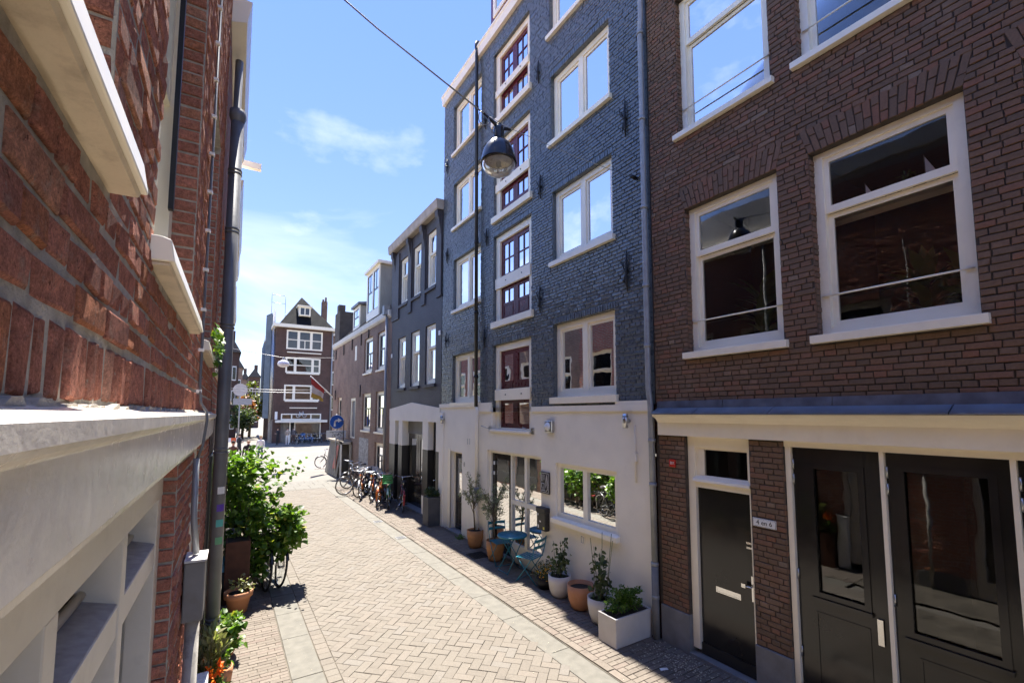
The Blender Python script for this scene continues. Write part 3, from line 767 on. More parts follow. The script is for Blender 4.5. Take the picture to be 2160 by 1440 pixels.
# ================================================================== black-painted brick warehouse
gh = thing('warehouse', 'tall old warehouse of glossy black painted brick with cream windows and dark red loading doors', 'warehouse', (XW, 8.4, 0))
GY0, GY1, GTOP = 4.60, 12.24, 12.42
GR = [(5.27, 6.90, 3.44, 4.83), (5.28, 6.90, 6.06, 7.46), (5.30, 6.93, 8.50, 9.88), (5.30, 6.96, 10.80, 12.1)]
GL = [(9.88, 11.48, 3.43, 4.72), (9.88, 11.48, 5.98, 7.42), (9.88, 11.52, 8.36, 9.64), (9.88, 11.56, 10.58, 12.0)]
GM = [(7.66, 9.23, 2.78, 4.72), (7.64, 9.22, 5.27, 7.33), (7.67, 9.22, 7.80, 9.66), (7.68, 9.24, 10.22, 11.98)]
ah = [(a - 0.03, b + 0.03, d, d + 0.115) for a, b, c, d in GR[:3] + GL[:3] + GM[:3]]
allh = GR + GL + GM
BAND = 3.27
m = MB(); sheet(m, FR, GY0 - 0.1, GY1, BAND, GTOP + 0.05, allh, -0.014, 0.13); m.build('wall', BRICK_BLUE, gh)
rg = random.Random(31)
qs = [rect4(q) for q in course_rects(4.62, GY1, BAND + 0.005, GTOP, 0.0625, 0.222, [(a, b, c - 0.09, d) for a, b, c, d in allh] + ah, 0.008, rg)]
for a, b, c, d in GR[:3] + GL[:3] + GM[:3]:
    n = int((b - a + 0.06) / 0.06)
    for i in range(n):
        x0 = a - 0.03 + (b - a + 0.06) * i / n; x1 = a - 0.03 + (b - a + 0.06) * (i + 1) / n
        qs.append(rect4((x0 + 0.004, x1 - 0.004, d + 0.004, d + 0.11)))
lay(FR, qs, gh, BRICK_BLUE, 'brick', front=0.0, cham=0.007, back=-0.03, jit=0.004, proud=0.004, seed=32, stuffname='brickwork')
rear(gh, GY0 - 0.08, GY1 - 0.02, GTOP, TB_BROWN)
# roof with a raised hoist gable
m = MB(); m.add([(XW + 0.02, GY0, GTOP + 0.28), (XW + 0.02, GY1, GTOP + 0.28), (XW + 4, GY1, GTOP + 3.2), (XW + 4, GY0, GTOP + 3.2), (XW + 8, GY1, GTOP), (XW + 8, GY0, GTOP)], [(0, 3, 2, 1), (3, 5, 4, 2)])
m.build('roof', LEAD, gh)
profile(FR, GY0 - 0.05, GY1 + 0.02, [(-0.02, GTOP + 0.01), (0.07, GTOP + 0.01), (0.09, GTOP + 0.22), (0.11, GTOP + 0.24), (0.11, GTOP + 0.29), (-0.02, GTOP + 0.29)], 'cornice', WHITE, gh)
hg = MB(); hg.wbox(XW - 0.02, XW + 2.2, 7.55, 9.35, GTOP + 0.25, GTOP + 2.6); hgo = hg.build('hoist_dormer', RED, gh)
mm = MB(); ring(mm, FR, 7.7, 9.2, GTOP + 0.5, GTOP + 2.3, 0.12, 0.022, 0.05); mm.build('dormer_window', WHITE, hgo); pane(FR, 7.8, 9.1, GTOP + 0.6, GTOP + 2.2, 0.028, hgo)
MB().wbox(XW - 1.0, XW + 0.6, 8.35, 8.52, GTOP + 2.65, GTOP + 2.85).build('hoist_beam', RED, hgo)
MB().wbox(XW - 0.15, XW + 2.3, 7.4, 9.5, GTOP + 2.605, GTOP + 2.66).build('dormer_roof', LEAD, hgo)
curs = [[(0.1, 0.42)], [(0.08, 0.48), (0.52, 0.95)], [(0.1, 0.9)], None]
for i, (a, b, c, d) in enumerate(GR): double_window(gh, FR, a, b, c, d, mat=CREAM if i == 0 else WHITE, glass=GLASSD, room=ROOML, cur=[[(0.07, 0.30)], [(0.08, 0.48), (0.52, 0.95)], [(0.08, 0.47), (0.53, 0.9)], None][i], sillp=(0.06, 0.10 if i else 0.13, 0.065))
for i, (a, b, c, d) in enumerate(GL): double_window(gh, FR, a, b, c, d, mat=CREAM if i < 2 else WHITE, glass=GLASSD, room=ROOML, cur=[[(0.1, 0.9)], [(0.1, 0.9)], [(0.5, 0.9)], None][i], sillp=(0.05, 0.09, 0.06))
def loading(u0, u1, v0, v1, beam, grid, base=0.0, sl=True):
    fw, rec = 0.17, 0.075
    m = MB(); ring(m, FR, u0 + 0.004, u1 - 0.004, v0 + 0.004, v1 - 0.004, fw, -rec - 0.1, -rec, wt=0.15, wb=0.03)
    w = bevel(m.build('loading_door_frame', CREAM, gh), 0.004)
    bo = MB().box(FR, u0 + 0.1, u1 - 0.01, beam[0], beam[1], -rec - 0.02, -rec + 0.035).build('cross_beam', CREAM, w); bevel(bo, 0.004)
    for u in (u0 + 0.42, u1 - 0.5): MB().tube([FR.P(u, (beam[0] + beam[1]) / 2, -rec + 0.03), FR.P(u, (beam[0] + beam[1]) / 2, -rec + 0.045)], 0.016, 8).build('bolt', IRON, w)
    a, b, c, d = u0 + fw, u1 - fw, v0 + 0.034, v1 - 0.15; mid = (a + b) / 2; n0, n1 = -rec - 0.095, -rec - 0.05
    for x0, x1 in ((a + 0.002, mid - 0.003), (mid + 0.003, b - 0.002)):
        for y0, y1, gr in ((beam[1] - 0.03, d, grid[0]), (c, beam[0] + 0.03, grid[1])):
            q = MB(); s = 0.10
            pb = y0 + s + gr[2]
            ring(q, FR, x0, x1, y0, y1, s * 0.9, n0, n1, wt=s, wb=s + gr[2])
            for k in range(1, gr[0]): xx = x0 + 0.09 + (x1 - x0 - 0.18) * k / gr[0]; q.box(FR, xx - 0.012, xx + 0.012, pb, y1 - s, n0 + 0.005, n1 - 0.006)
            for k in range(1, gr[1]): yy = pb + (y1 - s - pb) * k / gr[1]; q.box(FR, x0 + 0.09, x1 - 0.09, yy - 0.012, yy + 0.012, n0 + 0.007, n1 - 0.008)
            lf = q.build('loading_door', RED, w)
            if gr[2] > 0.1:
                p = MB(); ring(p, FR, x0 + 0.11, x1 - 0.11, y0 + 0.06, pb - 0.05, 0.02, n1, n1 + 0.008); p.build('panel', RED, lf)
            pane(FR, x0 + 0.088, x1 - 0.088, pb - 0.002, y1 - s + 0.002, -rec - 0.075, lf, GLASSD)
    interior(FR, u0, u1, v0, v1, -rec - 0.11, 0.7, w, ROOML)
    if sl: sill(FR, u0 - 0.09, u1 + 0.02, v0 + 0.004, 0.16, -rec, 0.07, w, CREAM, 0.02)
    return w
loading(*GM[0], (3.43, 3.68), ((1, 1, 0.12), (1, 1, 0.0)), sl=False)
loading(*GM[1], (6.05, 6.30), ((2, 2, 0.0), (2, 1, 0.28)))
loading(*GM[2], (8.42, 8.62), ((2, 2, 0.0), (2, 1, 0.1)))
loading(*GM[3], (10.85, 11.02), ((2, 2, 0.0), (2, 1, 0.1)))
sill(FR, GM[0][0] - 0.02, GM[0][1] + 0.05, GM[0][2] - 0.0, 0.06, -0.05, 0.06, gh, STUCCO)
# stuccoed ground floor
SD = (7.30, 9.46, -0.1, 2.285); SW = (5.27, 6.84, 1.235, 2.22); SS = (10.80, 11.50, -0.1, 2.12)
lowh = [SD, SW, (7.66, 9.23, 2.78, 3.4)]
m = MB(); sheet(m, FR, GY0 - 0.1, 9.90, 0.0, BAND - 0.1, lowh, 0.015, 0.2)
m.box(FR, GY0 - 0.02, 7.60, BAND - 0.1, BAND + 0.0, -0.02, 0.05); m.box(FR, 9.26, 9.9, BAND - 0.1, BAND + 0.12, -0.02, 0.05)
m.build('stucco_wall', STUCCO, gh)
m = MB(); sheet(m, FR, 9.9, GY1, 0.0, BAND + 0.03, [SS], 0.018, 0.2)
m.box(FR, 9.92, GY1 + 0.005, BAND + 0.03, BAND + 0.13, -0.02, 0.055)
m.box(FR, 11.98, GY1 + 0.01, 0.0, BAND - 0.1, 0.0, 0.05); m.build('white_wall', STUCCOW, gh)
m = MB(); m.box(FR, GY0, 5.25, BAND + 0.001, BAND + 0.055, -0.02, 0.042); m.build('broken_ledge', STUCCO, gh)
# shop window
m = MB(); a, b, c, d = SW; ring(m, FR, a + 0.003, b - 0.003, c, d - 0.003, 0.085, -0.11, -0.03); m.box(FR, 6.02, 6.13, c + 0.08, d - 0.08, -0.108, -0.034); sw = m.build('shop_window', WHITE, gh)
pane(FR, a + 0.08, 6.03, c + 0.08, d - 0.08, -0.07, sw, GLASSD); pane(FR, 6.12, b - 0.08, c + 0.08, d - 0.08, -0.07, sw, GLASSD)
sill(FR, a - 0.05, b + 0.06, c + 0.005, 0.10, -0.02, 0.10, sw, WHITE, 0.02); interior(FR, a, b, c, d, -0.13, 2.0, sw, ROOM)
# shop door and glazed front
m = MB(); a, b, c, d = SD
ring(m, FR, a + 0.003, 8.52, 0.0, d - 0.003, 0.06, -0.13, -0.05, wb=0.38); m.box(FR, 7.90, 7.985, 0.38, d - 0.06, -0.128, -0.054); m.box(FR, a + 0.06, 7.90, 1.20, 1.29, -0.127, -0.056); m.box(FR, 7.985, 8.46, 1.20, 1.29, -0.127, -0.056)
m.box(FR, 9.38, 9.457, 0, d - 0.003, -0.13, -0.05); m.box(FR, 8.52, 9.38, d - 0.06, d - 0.004, -0.13, -0.051); sf = m.build('shop_front', WHITE, gh)
for x0, x1 in ((a + 0.055, 7.905), (7.98, 8.465)):
    for z0, z1 in ((0.375, 1.205), (1.285, d - 0.055)): pane(FR, x0, x1, z0, z1, -0.09, sf, GLASSD)
q = MB(); ring(q, FR, 8.525, 9.375, 0.03, d - 0.065, 0.12, -0.13, -0.085, wb=0.25); sd = q.build('shop_door', BLACKGLOSS, gh); pane(FR, 8.64, 9.26, 0.28, d - 0.18, -0.11, sd, GLASSD)
for z in (1.95, 1.72): MB().box(FR, 9.26, 9.32, z, z + 0.08, -0.085, -0.075).build('sticker', PLATEW, sd)
interior(FR, a, b, 0.0, d, -0.135, 2.5, sf, ROOM)
MB().box(FR, 8.5, 9.46, -0.02, 0.05, -0.2, 0.02).build('doorstep', BLUEST, gh)
# side door
m = MB(); a, b, c, d = SS; ring(m, FR, a + 0.003, b - 0.003, 0.05, d - 0.003, 0.05, -0.16, -0.10, wb=0.02); m.box(FR, b, b + 0.16, 0.0, d + 0.06, 0.0, 0.035); sd2 = m.build('door_frame', CREAM, gh)
d2 = MB().box(FR, a + 0.055, b - 0.055, 0.08, d - 0.055, -0.155, -0.115).build('side_door', BLACKGLOSS, gh)
q = MB(); ring(q, FR, a + 0.15, b - 0.15, 0.95, d - 0.15, 0.03, -0.115, -0.10); q.build('glazing_frame', BLACK, d2); pane(FR, a + 0.17, b - 0.17, 0.98, d - 0.18, -0.11, d2, GLASSD)
q = MB(); ring(q, FR, a + 0.15, b - 0.15, 0.2, 0.8, 0.02, -0.115, -0.105); q.build('panel', BLACK, d2)
MB().box(FR, a - 0.05, b + 0.15, -0.02, 0.07, -0.2, 0.12).build('doorstep', BLUEST, gh)
# house number painted on the wall
put_text(text_mesh('8', 0.16, 0.001), FRT, -10.66, 1.83, 0.0195, LEAD, gh); put_text(text_mesh('11', 0.22, 0.001), FRT, -10.42, 2.42, 0.0195, GREYPIPE, gh)
# rainwater pipe in front of the left windows
p = MB(); p.tube([FR.P(9.99, 12.75, 0.06), FR.P(9.98, 12.5, 0.09), FR.P(9.9, 3.30, 0.09)], 0.045, 10); po = tag(p.build('rainwater_pipe', BLACK), 'black iron rainwater pipe down the warehouse front, cream at the bottom', 'downpipe')
MB().tube([FR.P(9.9, 3.31, 0.09), FR.P(9.88, 3.2, 0.075), FR.P(9.88, 1.28, 0.075)], 0.04, 10).build('painted_pipe', STUCCOW, po)
MB().tube([FR.P(9.88, 1.3, 0.075), FR.P(9.88, 0.0, 0.075)], 0.05, 10).build('pipe_foot', STUCCOW, po); MB().tube([FR.P(9.88, 1.22, 0.075), FR.P(9.88, 1.36, 0.075)], 0.07, 10).build('pipe_collar', GREYPIPE, po)
for z in (11.0, 9.2, 7.4, 5.6, 4.0): MB().tube([FR.P(9.98 - (12.5 - z) * 0.0087, z, 0.09), FR.P(9.98 - (12.5 - z) * 0.0087, z + 0.06, 0.09)], 0.056, 10).build('pipe_clamp', IRON, po)
MB().lathe(FR.P(9.99, 12.72, 0.06), [(0.06, -0.1), (0.08, 0.0), (0.08, 0.12), (0.0, 0.13)], 12).build('pipe_head', BLACK, po)
# iron wall anchors
def anchor(u, z, h, label, curl=True):
    m = MB(); m.tube([FR.P(u, z - h / 2, 0.02), FR.P(u, z - h * 0.2, 0.035), FR.P(u, z + h * 0.2, 0.035), FR.P(u, z + h / 2, 0.02)], [0.010, 0.022, 0.022, 0.010], 6)
    m.tube([FR.P(u, z, -0.01), FR.P(u, z, 0.07)], 0.022, 6)
    o = tag(m.build('wall_anchor', IRON), label, 'wall anchor', 'iron wall anchors on the warehouse')
    if curl:
        pts = [FR.P(u + 0.05 + 0.07 * t * math.cos(5.5 * t + 1.2) , z + (t - 0.5) * h * 0.55 + 0.03 * math.sin(9 * t), 0.03) for t in [k / 14 for k in range(15)]]
        MB().tube(pts, 0.013, 6).build('scroll', IRON, o)
AL = [(4.93, 7.86, .62, 'upper of the two right-hand ones, below the third-floor window'), (4.96, 5.36, .66, 'lower of the two right-hand ones, beside the downpipe'), (7.32, 10.25, .5, 'between the topmost loading door and the top right window'), (7.27, 7.74, .5, 'right of the third-floor loading door, level with its beam'),
      (7.30, 5.42, .55, 'right of the second-floor loading door sill'), (11.95, 10.4, .45, 'topmost at the far left edge'), (11.88, 7.68, .45, 'middle one at the far left edge'), (11.88, 5.2, .45, 'lowest at the far left edge'), (9.52, 7.44, .45, 'left of the second-floor loading door head'), (9.6, 4.95, .45, 'just right of the black rainwater pipe, low down'), (9.62, 10.5, .45, 'just right of the black rainwater pipe, near the top')]
for u, z, h, t in AL: anchor(u, z, h, 'black iron wall anchor on warehouse, ' + t, curl=(h > .48 or z > 7))
# small wall fittings
def updown(u, z, lab):
    o = tag(MB().tube([FR.P(u, z - 0.11, 0.10), FR.P(u, z + 0.11, 0.10)], 0.042, 14).build('wall_light', STEEL), lab, 'wall light', 'steel up-down wall lights on the warehouse')
    MB().tube([FR.P(u, z, 0.0), FR.P(u, z, 0.09)], 0.025, 8).build('wall_bracket', STEEL, o); MB().tube([FR.P(u, z + 0.06, 0.10), FR.P(u, z + 0.075, 0.10)], 0.046, 14).build('trim_ring', BLACK, o); return o
updown(11.95, 2.97, 'steel up-down wall light at the far end of the white stucco, by the corner'); wl = updown(4.98, 3.02, 'steel up-down wall light on grey stucco next to the downpipe')
cb_ = tag(MB().tube([FR.P(4.86, 2.95, 0.03), FR.P(4.86, 2.62, 0.03), FR.P(4.86, 2.1, 0.03)], 0.012, 6).build('cable_conduit', STUCCO), 'thin white cable conduit below the wall light on grey stucco', 'cable'); MB().box(FR, 4.82, 4.90, 2.42, 2.54, 0.016, 0.06).build('junction_box', STUCCO, cb_)
bl = thing('bulkhead_lamp', 'round bulkhead lamp in a metal box on the stucco above the shop sign', 'wall light', FR.P(6.97, 2.88, 0)); bevel(MB().box(FR, 6.87, 7.09, 2.77, 3.0, 0.016, 0.09).build('lamp_box', STEEL, bl), 0.02)
q = MB(); q.lathe((0, 0, 0), [(0.0, 0.06), (0.05, 0.05), (0.075, 0.02), (0.08, 0.0)], 16); q.v = [tuple(FR.P(6.98 + a, 2.885 + b, 0.09 + c)) for a, b, c in q.v]; q.build('lamp_glass', PLATEW, bl)
def camera_arm(u, z, lab):
    o = tag(MB().tube([FR.P(u, z, 0.0), FR.P(u - 0.02, z + 0.02, 0.12), FR.P(u + 0.10, z + 0.07, 0.2)], 0.012, 6).build('bracket_arm', STEEL), lab, 'bracket'); MB().box(FR, u - 0.05, u + 0.05, z - 0.06, z + 0.06, 0.0, 0.03).build('wall_plate', STEEL, o)
camera_arm(7.58, 2.78, 'small steel wall bracket right of the lowest loading door'); camera_arm(9.32, 2.78, 'small steel wall bracket left of the lowest loading door')
# square sign with line pattern
SIGNM = M('sign_plate', (0.03, 0.026, 0.024), 0.5); SIGNL = M('sign_line', (0.55, 0.53, 0.50), 0.5)
sg = tag(bevel(MB().box(FR, 7.00, 7.29, 1.61, 2.02, 0.02, 0.045).build('wall_sign', SIGNM), 0.008), 'square dark sign with pale angular line emblem between shop door and shop window', 'sign')
q = MB(); ring(q, FR, 7.02, 7.27, 1.63, 2.00, 0.012, 0.045, 0.048)
L = [((7.24, 1.97), (7.24, 1.84)), ((7.20, 1.97), (7.20, 1.84)), ((7.16, 1.97), (7.16, 1.87)), ((7.24, 1.80), (7.16, 1.80)), ((7.24, 1.72), (7.24, 1.80)), ((7.16, 1.80), (7.16, 1.66)), ((7.20, 1.66), (7.20, 1.74)), ((7.24, 1.67), (7.12, 1.67)), ((7.08, 1.97), (7.04, 1.78)), ((7.08, 1.97), (7.12, 1.80)), ((7.12, 1.80), (7.10, 1.72)), ((7.04, 1.78), (7.06, 1.70)), ((7.05, 1.70), (7.10, 1.66)), ((7.08, 1.92), (7.08, 1.76))]
for (a0, b0), (a1, b1) in L: q.tube([FR.P(a0, b0, 0.047), FR.P(a1, b1, 0.047)], 0.007, 4, smooth=False)
q.build('emblem', SIGNL, sg)
mb_ = thing('mailbox', 'black metal mailbox with stickers on the stucco below the square sign', 'mailbox', FR.P(7.16, 0.9, 0)); bevel(MB().box(FR, 7.02, 7.30, 0.93, 1.34, 0.018, 0.13).build('box', BLACK, mb_), 0.02); bevel(MB().box(FR, 7.01, 7.31, 1.26, 1.36, 0.02, 0.145).build('lid', BLACK, mb_), 0.015)
STK = M('sticker_yellow', (0.7, 0.6, 0.1), 0.5)
for u, z, w_, h_, mt in ((7.25, 1.22, .03, .03, PLATEW), (7.18, 1.10, .05, .025, PLATEW), (7.24, 1.0, .035, .06, PLATEW), (7.07, 0.99, .045, .045, STK)): MB().box(FR, u - w_ / 2, u + w_ / 2, z - h_ / 2, z + h_ / 2, 0.13, 0.132).build('sticker', mt, mb_)
so = tag(bevel(MB().box(FR, 6.04, 6.14, 0.92, 1.07, 0.016, 0.03).build('wall_socket', STUCCOW), 0.006), 'small white outdoor wall plate below the shop window sill', 'wall plate'); q = MB(); ring(q, FR, 6.06, 6.12, 0.94, 1.05, 0.008, 0.03, 0.034); q.build('socket_rim', GREYPIPE, so)
# ================================================================== narrow dark house
TB_BLACK = texbrickM('charcoal_painted_brick', (0.060, 0.056, 0.064), (0.070, 0.066, 0.074), (0.045, 0.043, 0.050), 0.21, 0.0625, 0.55, 0.4, 0.9, 0.006)
kh = thing('dark_house', 'narrow charcoal painted house with white pedimented ground floor and bracketed cornice', 'house', (XW, 14.6, 0))
KY0, KY1, KT = 12.26, 17.02, 9.12
ku = [(15.25, 16.14, 7.08, 8.76), (13.98, 14.80, 7.06, 8.80), (12.72, 13.52, 7.05, 8.86)]
kl = [(15.42, 16.24, 4.04, 5.86), (14.06, 14.90, 4.04, 5.88), (12.72, 13.55, 4.04, 5.88)]
m = MB(); sheet(m, FR, KY0, KY1, 3.28, KT + 0.15, ku + kl, 0.0, 0.16); m.build('wall', TB_BLACK, kh)
rear(kh, KY0 + 0.01, KY1 - 0.01, KT, TB_BLACK, 7)
for a, b in ((12.28, 12.66), (13.58, 13.92), (14.86, 15.2), (16.2, 17.0)): MB().box(FR, a, b, 6.6, KT - 0.05, 0.0, 0.045).build('pilaster', TB_BLACK, kh)
for q in ku + kl:
    w = sash_window(kh, FR, *q, q[2] + (q[3] - q[2]) * 0.60, 0.055, WHITE, GLASSD, (ROOML, 0.8), fw=0.12, cur=(0.55, 0.95) if q[2] > 6 else None)
    sill(FR, q[0] - 0.06, q[1] + 0.06, q[2] + 0.0, 0.11, -0.05, 0.06, w, TB_BLACK)
CORN = M('weathered_cornice', (0.42, 0.38, 0.33), 0.8, var=0.25, scale=3, bump=0.4, dirt=0.5)
profile(FR, KY0, KY1 + 0.02, [(-0.3, KT + 0.10), (0.17, KT + 0.10), (0.20, KT + 0.14), (0.22, KT + 0.40), (-0.3, KT + 0.42)], 'cornice', CORN, kh)
for u in (12.42, 13.75, 15.05, 16.75):
    profile(FR, u - 0.11, u + 0.11, [(0.0, 8.45), (0.05, 8.5), (0.07, 8.7), (0.10, 8.8), (0.11, 8.95), (0.15, 9.05), (0.16, KT + 0.098), (0.0, KT + 0.098)], 'cornice_bracket', TB_BLACK, kh)
MB().wbox(XW + 0.3, XW + 7, KY0, KY1, KT + 0.42, KT + 0.5).build('roof', LEAD, kh)
for u, z in ((12.40, 7.95), (12.36, 5.5), (16.9, 5.3)): MB().box(FR, u - 0.05, u + 0.05, z - 0.07, z + 0.07, 0.0, 0.04).build('tie_plate', PLATEW, kh)
# white pedimented ground floor
m = MB(); m.prism(FR, [(KY0, 2.88), (KY1, 2.88), (KY1, 3.30), (14.65, 3.50), (KY0, 3.29)], -0.35, 0.03)
m.build('pediment', STUCCOW, kh)
for a, b in ((16.35, 17.0), (15.55, 15.95), (13.16, 13.62), (12.27, 12.54)):
    MB().box(FR, a, b, 2.03, 2.88, -0.3, 0.022).build('white_post', STUCCOW, kh); MB().box(FR, a, b, 0.62 if b < 14 and a > 13 else 0.0, 2.03, -0.3, 0.022).build('black_post', BLACK, kh)
MB().box(FR, 13.16, 13.62, 0.0, 0.62, -0.3, 0.024).build('post_base', STUCCOW, kh)
GREYW = M('grey_panel', (0.16, 0.16, 0.165), 0.6)
MB().box(FR, 13.62, 15.55, 2.45, 2.88, -0.28, -0.2).build('transom_panel', GREYW, kh)
for x0, x1 in ((13.66, 14.58), (14.60, 15.52)):
    q = MB(); ring(q, FR, x0, x1, 0.08, 2.45, 0.17, -0.27, -0.22, wb=0.95); d_ = q.build('entrance_door', BLACKGLOSS, kh)
    pane(FR, x0 + 0.165, x1 - 0.165, 1.02, 2.29, -0.245, d_, GLASSD); MB().box(FR, x0 + 0.25, x1 - 0.3, 0.86, 0.91, -0.22, -0.21).build('letter_slot', CHROME, d_)
interior(FR, 13.66, 15.5, 0.1, 2.4, -0.3, 1.5, kh, ROOM)
for x0, x1 in ((15.95, 16.35), (12.54, 13.16)):
    q = MB(); ring(q, FR, x0 + 0.002, x1 - 0.002, 0.0, 2.87, 0.05, -0.25, -0.16, wb=0.3); q.box(FR, x0 + 0.05, x1 - 0.05, 1.98, 2.03, -0.24, -0.155); w = q.build('side_light', BLACK, kh)
    pane(FR, x0 + 0.04, x1 - 0.04, 0.3, 1.99, -0.2, w, GLASSD); pane(FR, x0 + 0.04, x1 - 0.04, 2.02, 2.83, -0.2, w, GLASSD); interior(FR, x0, x1, 0.1, 2.8, -0.26, 0.8, w, ROOM)
q = MB(); q.box(FR, 12.86, 12.90, 0.95, 1.35, -0.16, -0.14); q.tube([FR.P(12.88, 1.15, -0.15), FR.P(12.88, 1.15, -0.08), FR.P(12.98, 1.15, -0.07)], 0.012, 6); q.build('door_handle', CHROME, kh)
MB().box(FR, 12.5, 16.4, -0.02, 0.07, -0.3, 0.05).build('doorstep', BLUEST, kh)
# ================================================================== brown house with dormers
TB_FAR = texbrickM('weathered_brown_brick', (0.26, 0.165, 0.120), (0.31, 0.20, 0.145), (0.30, 0.25, 0.20), 0.21, 0.0625, 0.8, 0.25, 0.6, 0.009)
fh = thing('dormer_house', 'brown brick house with white gutter, two dormers and dark tiled roof', 'house', (XW, 22, 0))
FY0, FY1, FT = 17.03, 28.0, 6.86
fw_ = [(17.56, 18.98, 4.93, 6.48), (19.70, 21.10, 4.94, 6.50)]; fl_ = [(17.68, 19.05, 2.40, 4.03), (19.84, 21.22, 2.40, 4.02)]
fo_ = [(22.50, 22.98, 5.7, 6.43), (22.5, 23.5, 1.95, 3.88), (25.6, 26.6, 2.5, 4.0), (17.72, 19.05, 0.75, 1.96), (20.0, 21.2, 0.75, 1.9)]
m = MB(); sheet(m, FR, FY0, FY1, 0.0, FT, fw_ + fl_ + fo_, 0.0, 0.14); m.build('wall', TB_FAR, fh)
GREENF = M('dark_sash_paint', (0.05, 0.055, 0.055), 0.4)
def cottage(q, rail, mull):
    a, b, c, d = q; m = MB(); ring(m, FR, a + 0.003, b - 0.003, c + 0.003, d - 0.003, 0.13, -0.16, -0.07); w = m.build('window', CREAM, fh)
    s = MB(); ring(s, FR, a + 0.135, b - 0.135, c + 0.135, d - 0.135, 0.05, -0.14, -0.09); s.box(FR, a + 0.18, b - 0.18, rail - 0.03, rail + 0.03, -0.138, -0.092)
    if mull: s.box(FR, (a + b) / 2 - 0.02, (a + b) / 2 + 0.02, c + 0.18, rail - 0.03, -0.136, -0.094)
    s.build('sash', GREENF, w); pane(FR, a + 0.17, b - 0.17, c + 0.17, d - 0.17, -0.115, w, GLASSD); interior(FR, a, b, c, d, -0.17, 0.8, w, ROOML)
    sill(FR, a - 0.05, b + 0.05, c + 0.003, 0.09, -0.07, 0.05, w, CREAM)
for q in fw_: cottage(q, q[2] + 0.85, True)
for q in fl_: cottage(q, q[2] + 0.95, True)
for q in fo_[2:]: cottage(q, q[2] + 0.7, True)
MB().box(FR, 22.5, 22.98, 5.7, 6.43, -0.14, -0.02).build('blind_panel', CREAM, fh)
q = MB(); ring(q, FR, 22.5, 23.5, 1.95, 3.88, 0.13, -0.16, -0.02, wb=0.05); w = q.build('landing_door_frame', CREAM, fh); MB().box(FR, 22.63, 23.37, 2.0, 3.75, -0.14, -0.08).build('landing_door', GREYW, w)
profile(FR, FY0 + 0.02, FY1, [(-0.1, FT - 0.02), (0.03, FT - 0.02), (0.09, FT + 0.04), (0.11, FT + 0.08), (0.12, FT + 0.26), (-0.1, FT + 0.26)], 'gutter', M('gutter_white', (0.66, 0.63, 0.57), 0.5, var=0.12, dirt=0.35, streak=True), fh)
TILE = M('dark_roof_tiles', (0.045, 0.042, 0.042), 0.8, var=0.3, scale=6, bump=0.5, spec=0.2)
m = MB(); nrow = 22
for i in range(nrow):
    t0, t1 = i / nrow, (i + 1) / nrow; x0 = XW - 0.08 + 3.2 * t0; x1 = XW - 0.08 + 3.2 * t1; z0 = FT + 0.27 + 3.3 * t0; z1 = FT + 0.27 + 3.3 * t1
    m.add([(x0, FY0, z0 + 0.03), (x0, FY1, z0 + 0.03), (x1, FY1, z1), (x1, FY0, z1), (x0, FY0, z0), (x0, FY1, z0)], [(0, 3, 2, 1), (4, 0, 1, 5)])
m.add([(XW + 3.12, FY0, FT + 3.57), (XW + 3.12, FY1, FT + 3.57), (XW + 7, FY1, FT), (XW + 7, FY0, FT)], [(0, 3, 2, 1)]); m.build('roof', TILE, fh)
rear(fh, FY0 + 0.01, FY1, FT, TB_FAR, 7)
m = MB()
for yy in (FY1,): m.add([(XW, yy, FT), (XW + 7, yy, FT), (XW + 3.12, yy, FT + 3.5)], [(0, 1, 2)])
m.build('gable', TB_FAR, fh)
DSIDE = M('dormer_side', (0.36, 0.35, 0.30), 0.7, var=0.15, scale=1.5, dirt=0.5, streak=True)
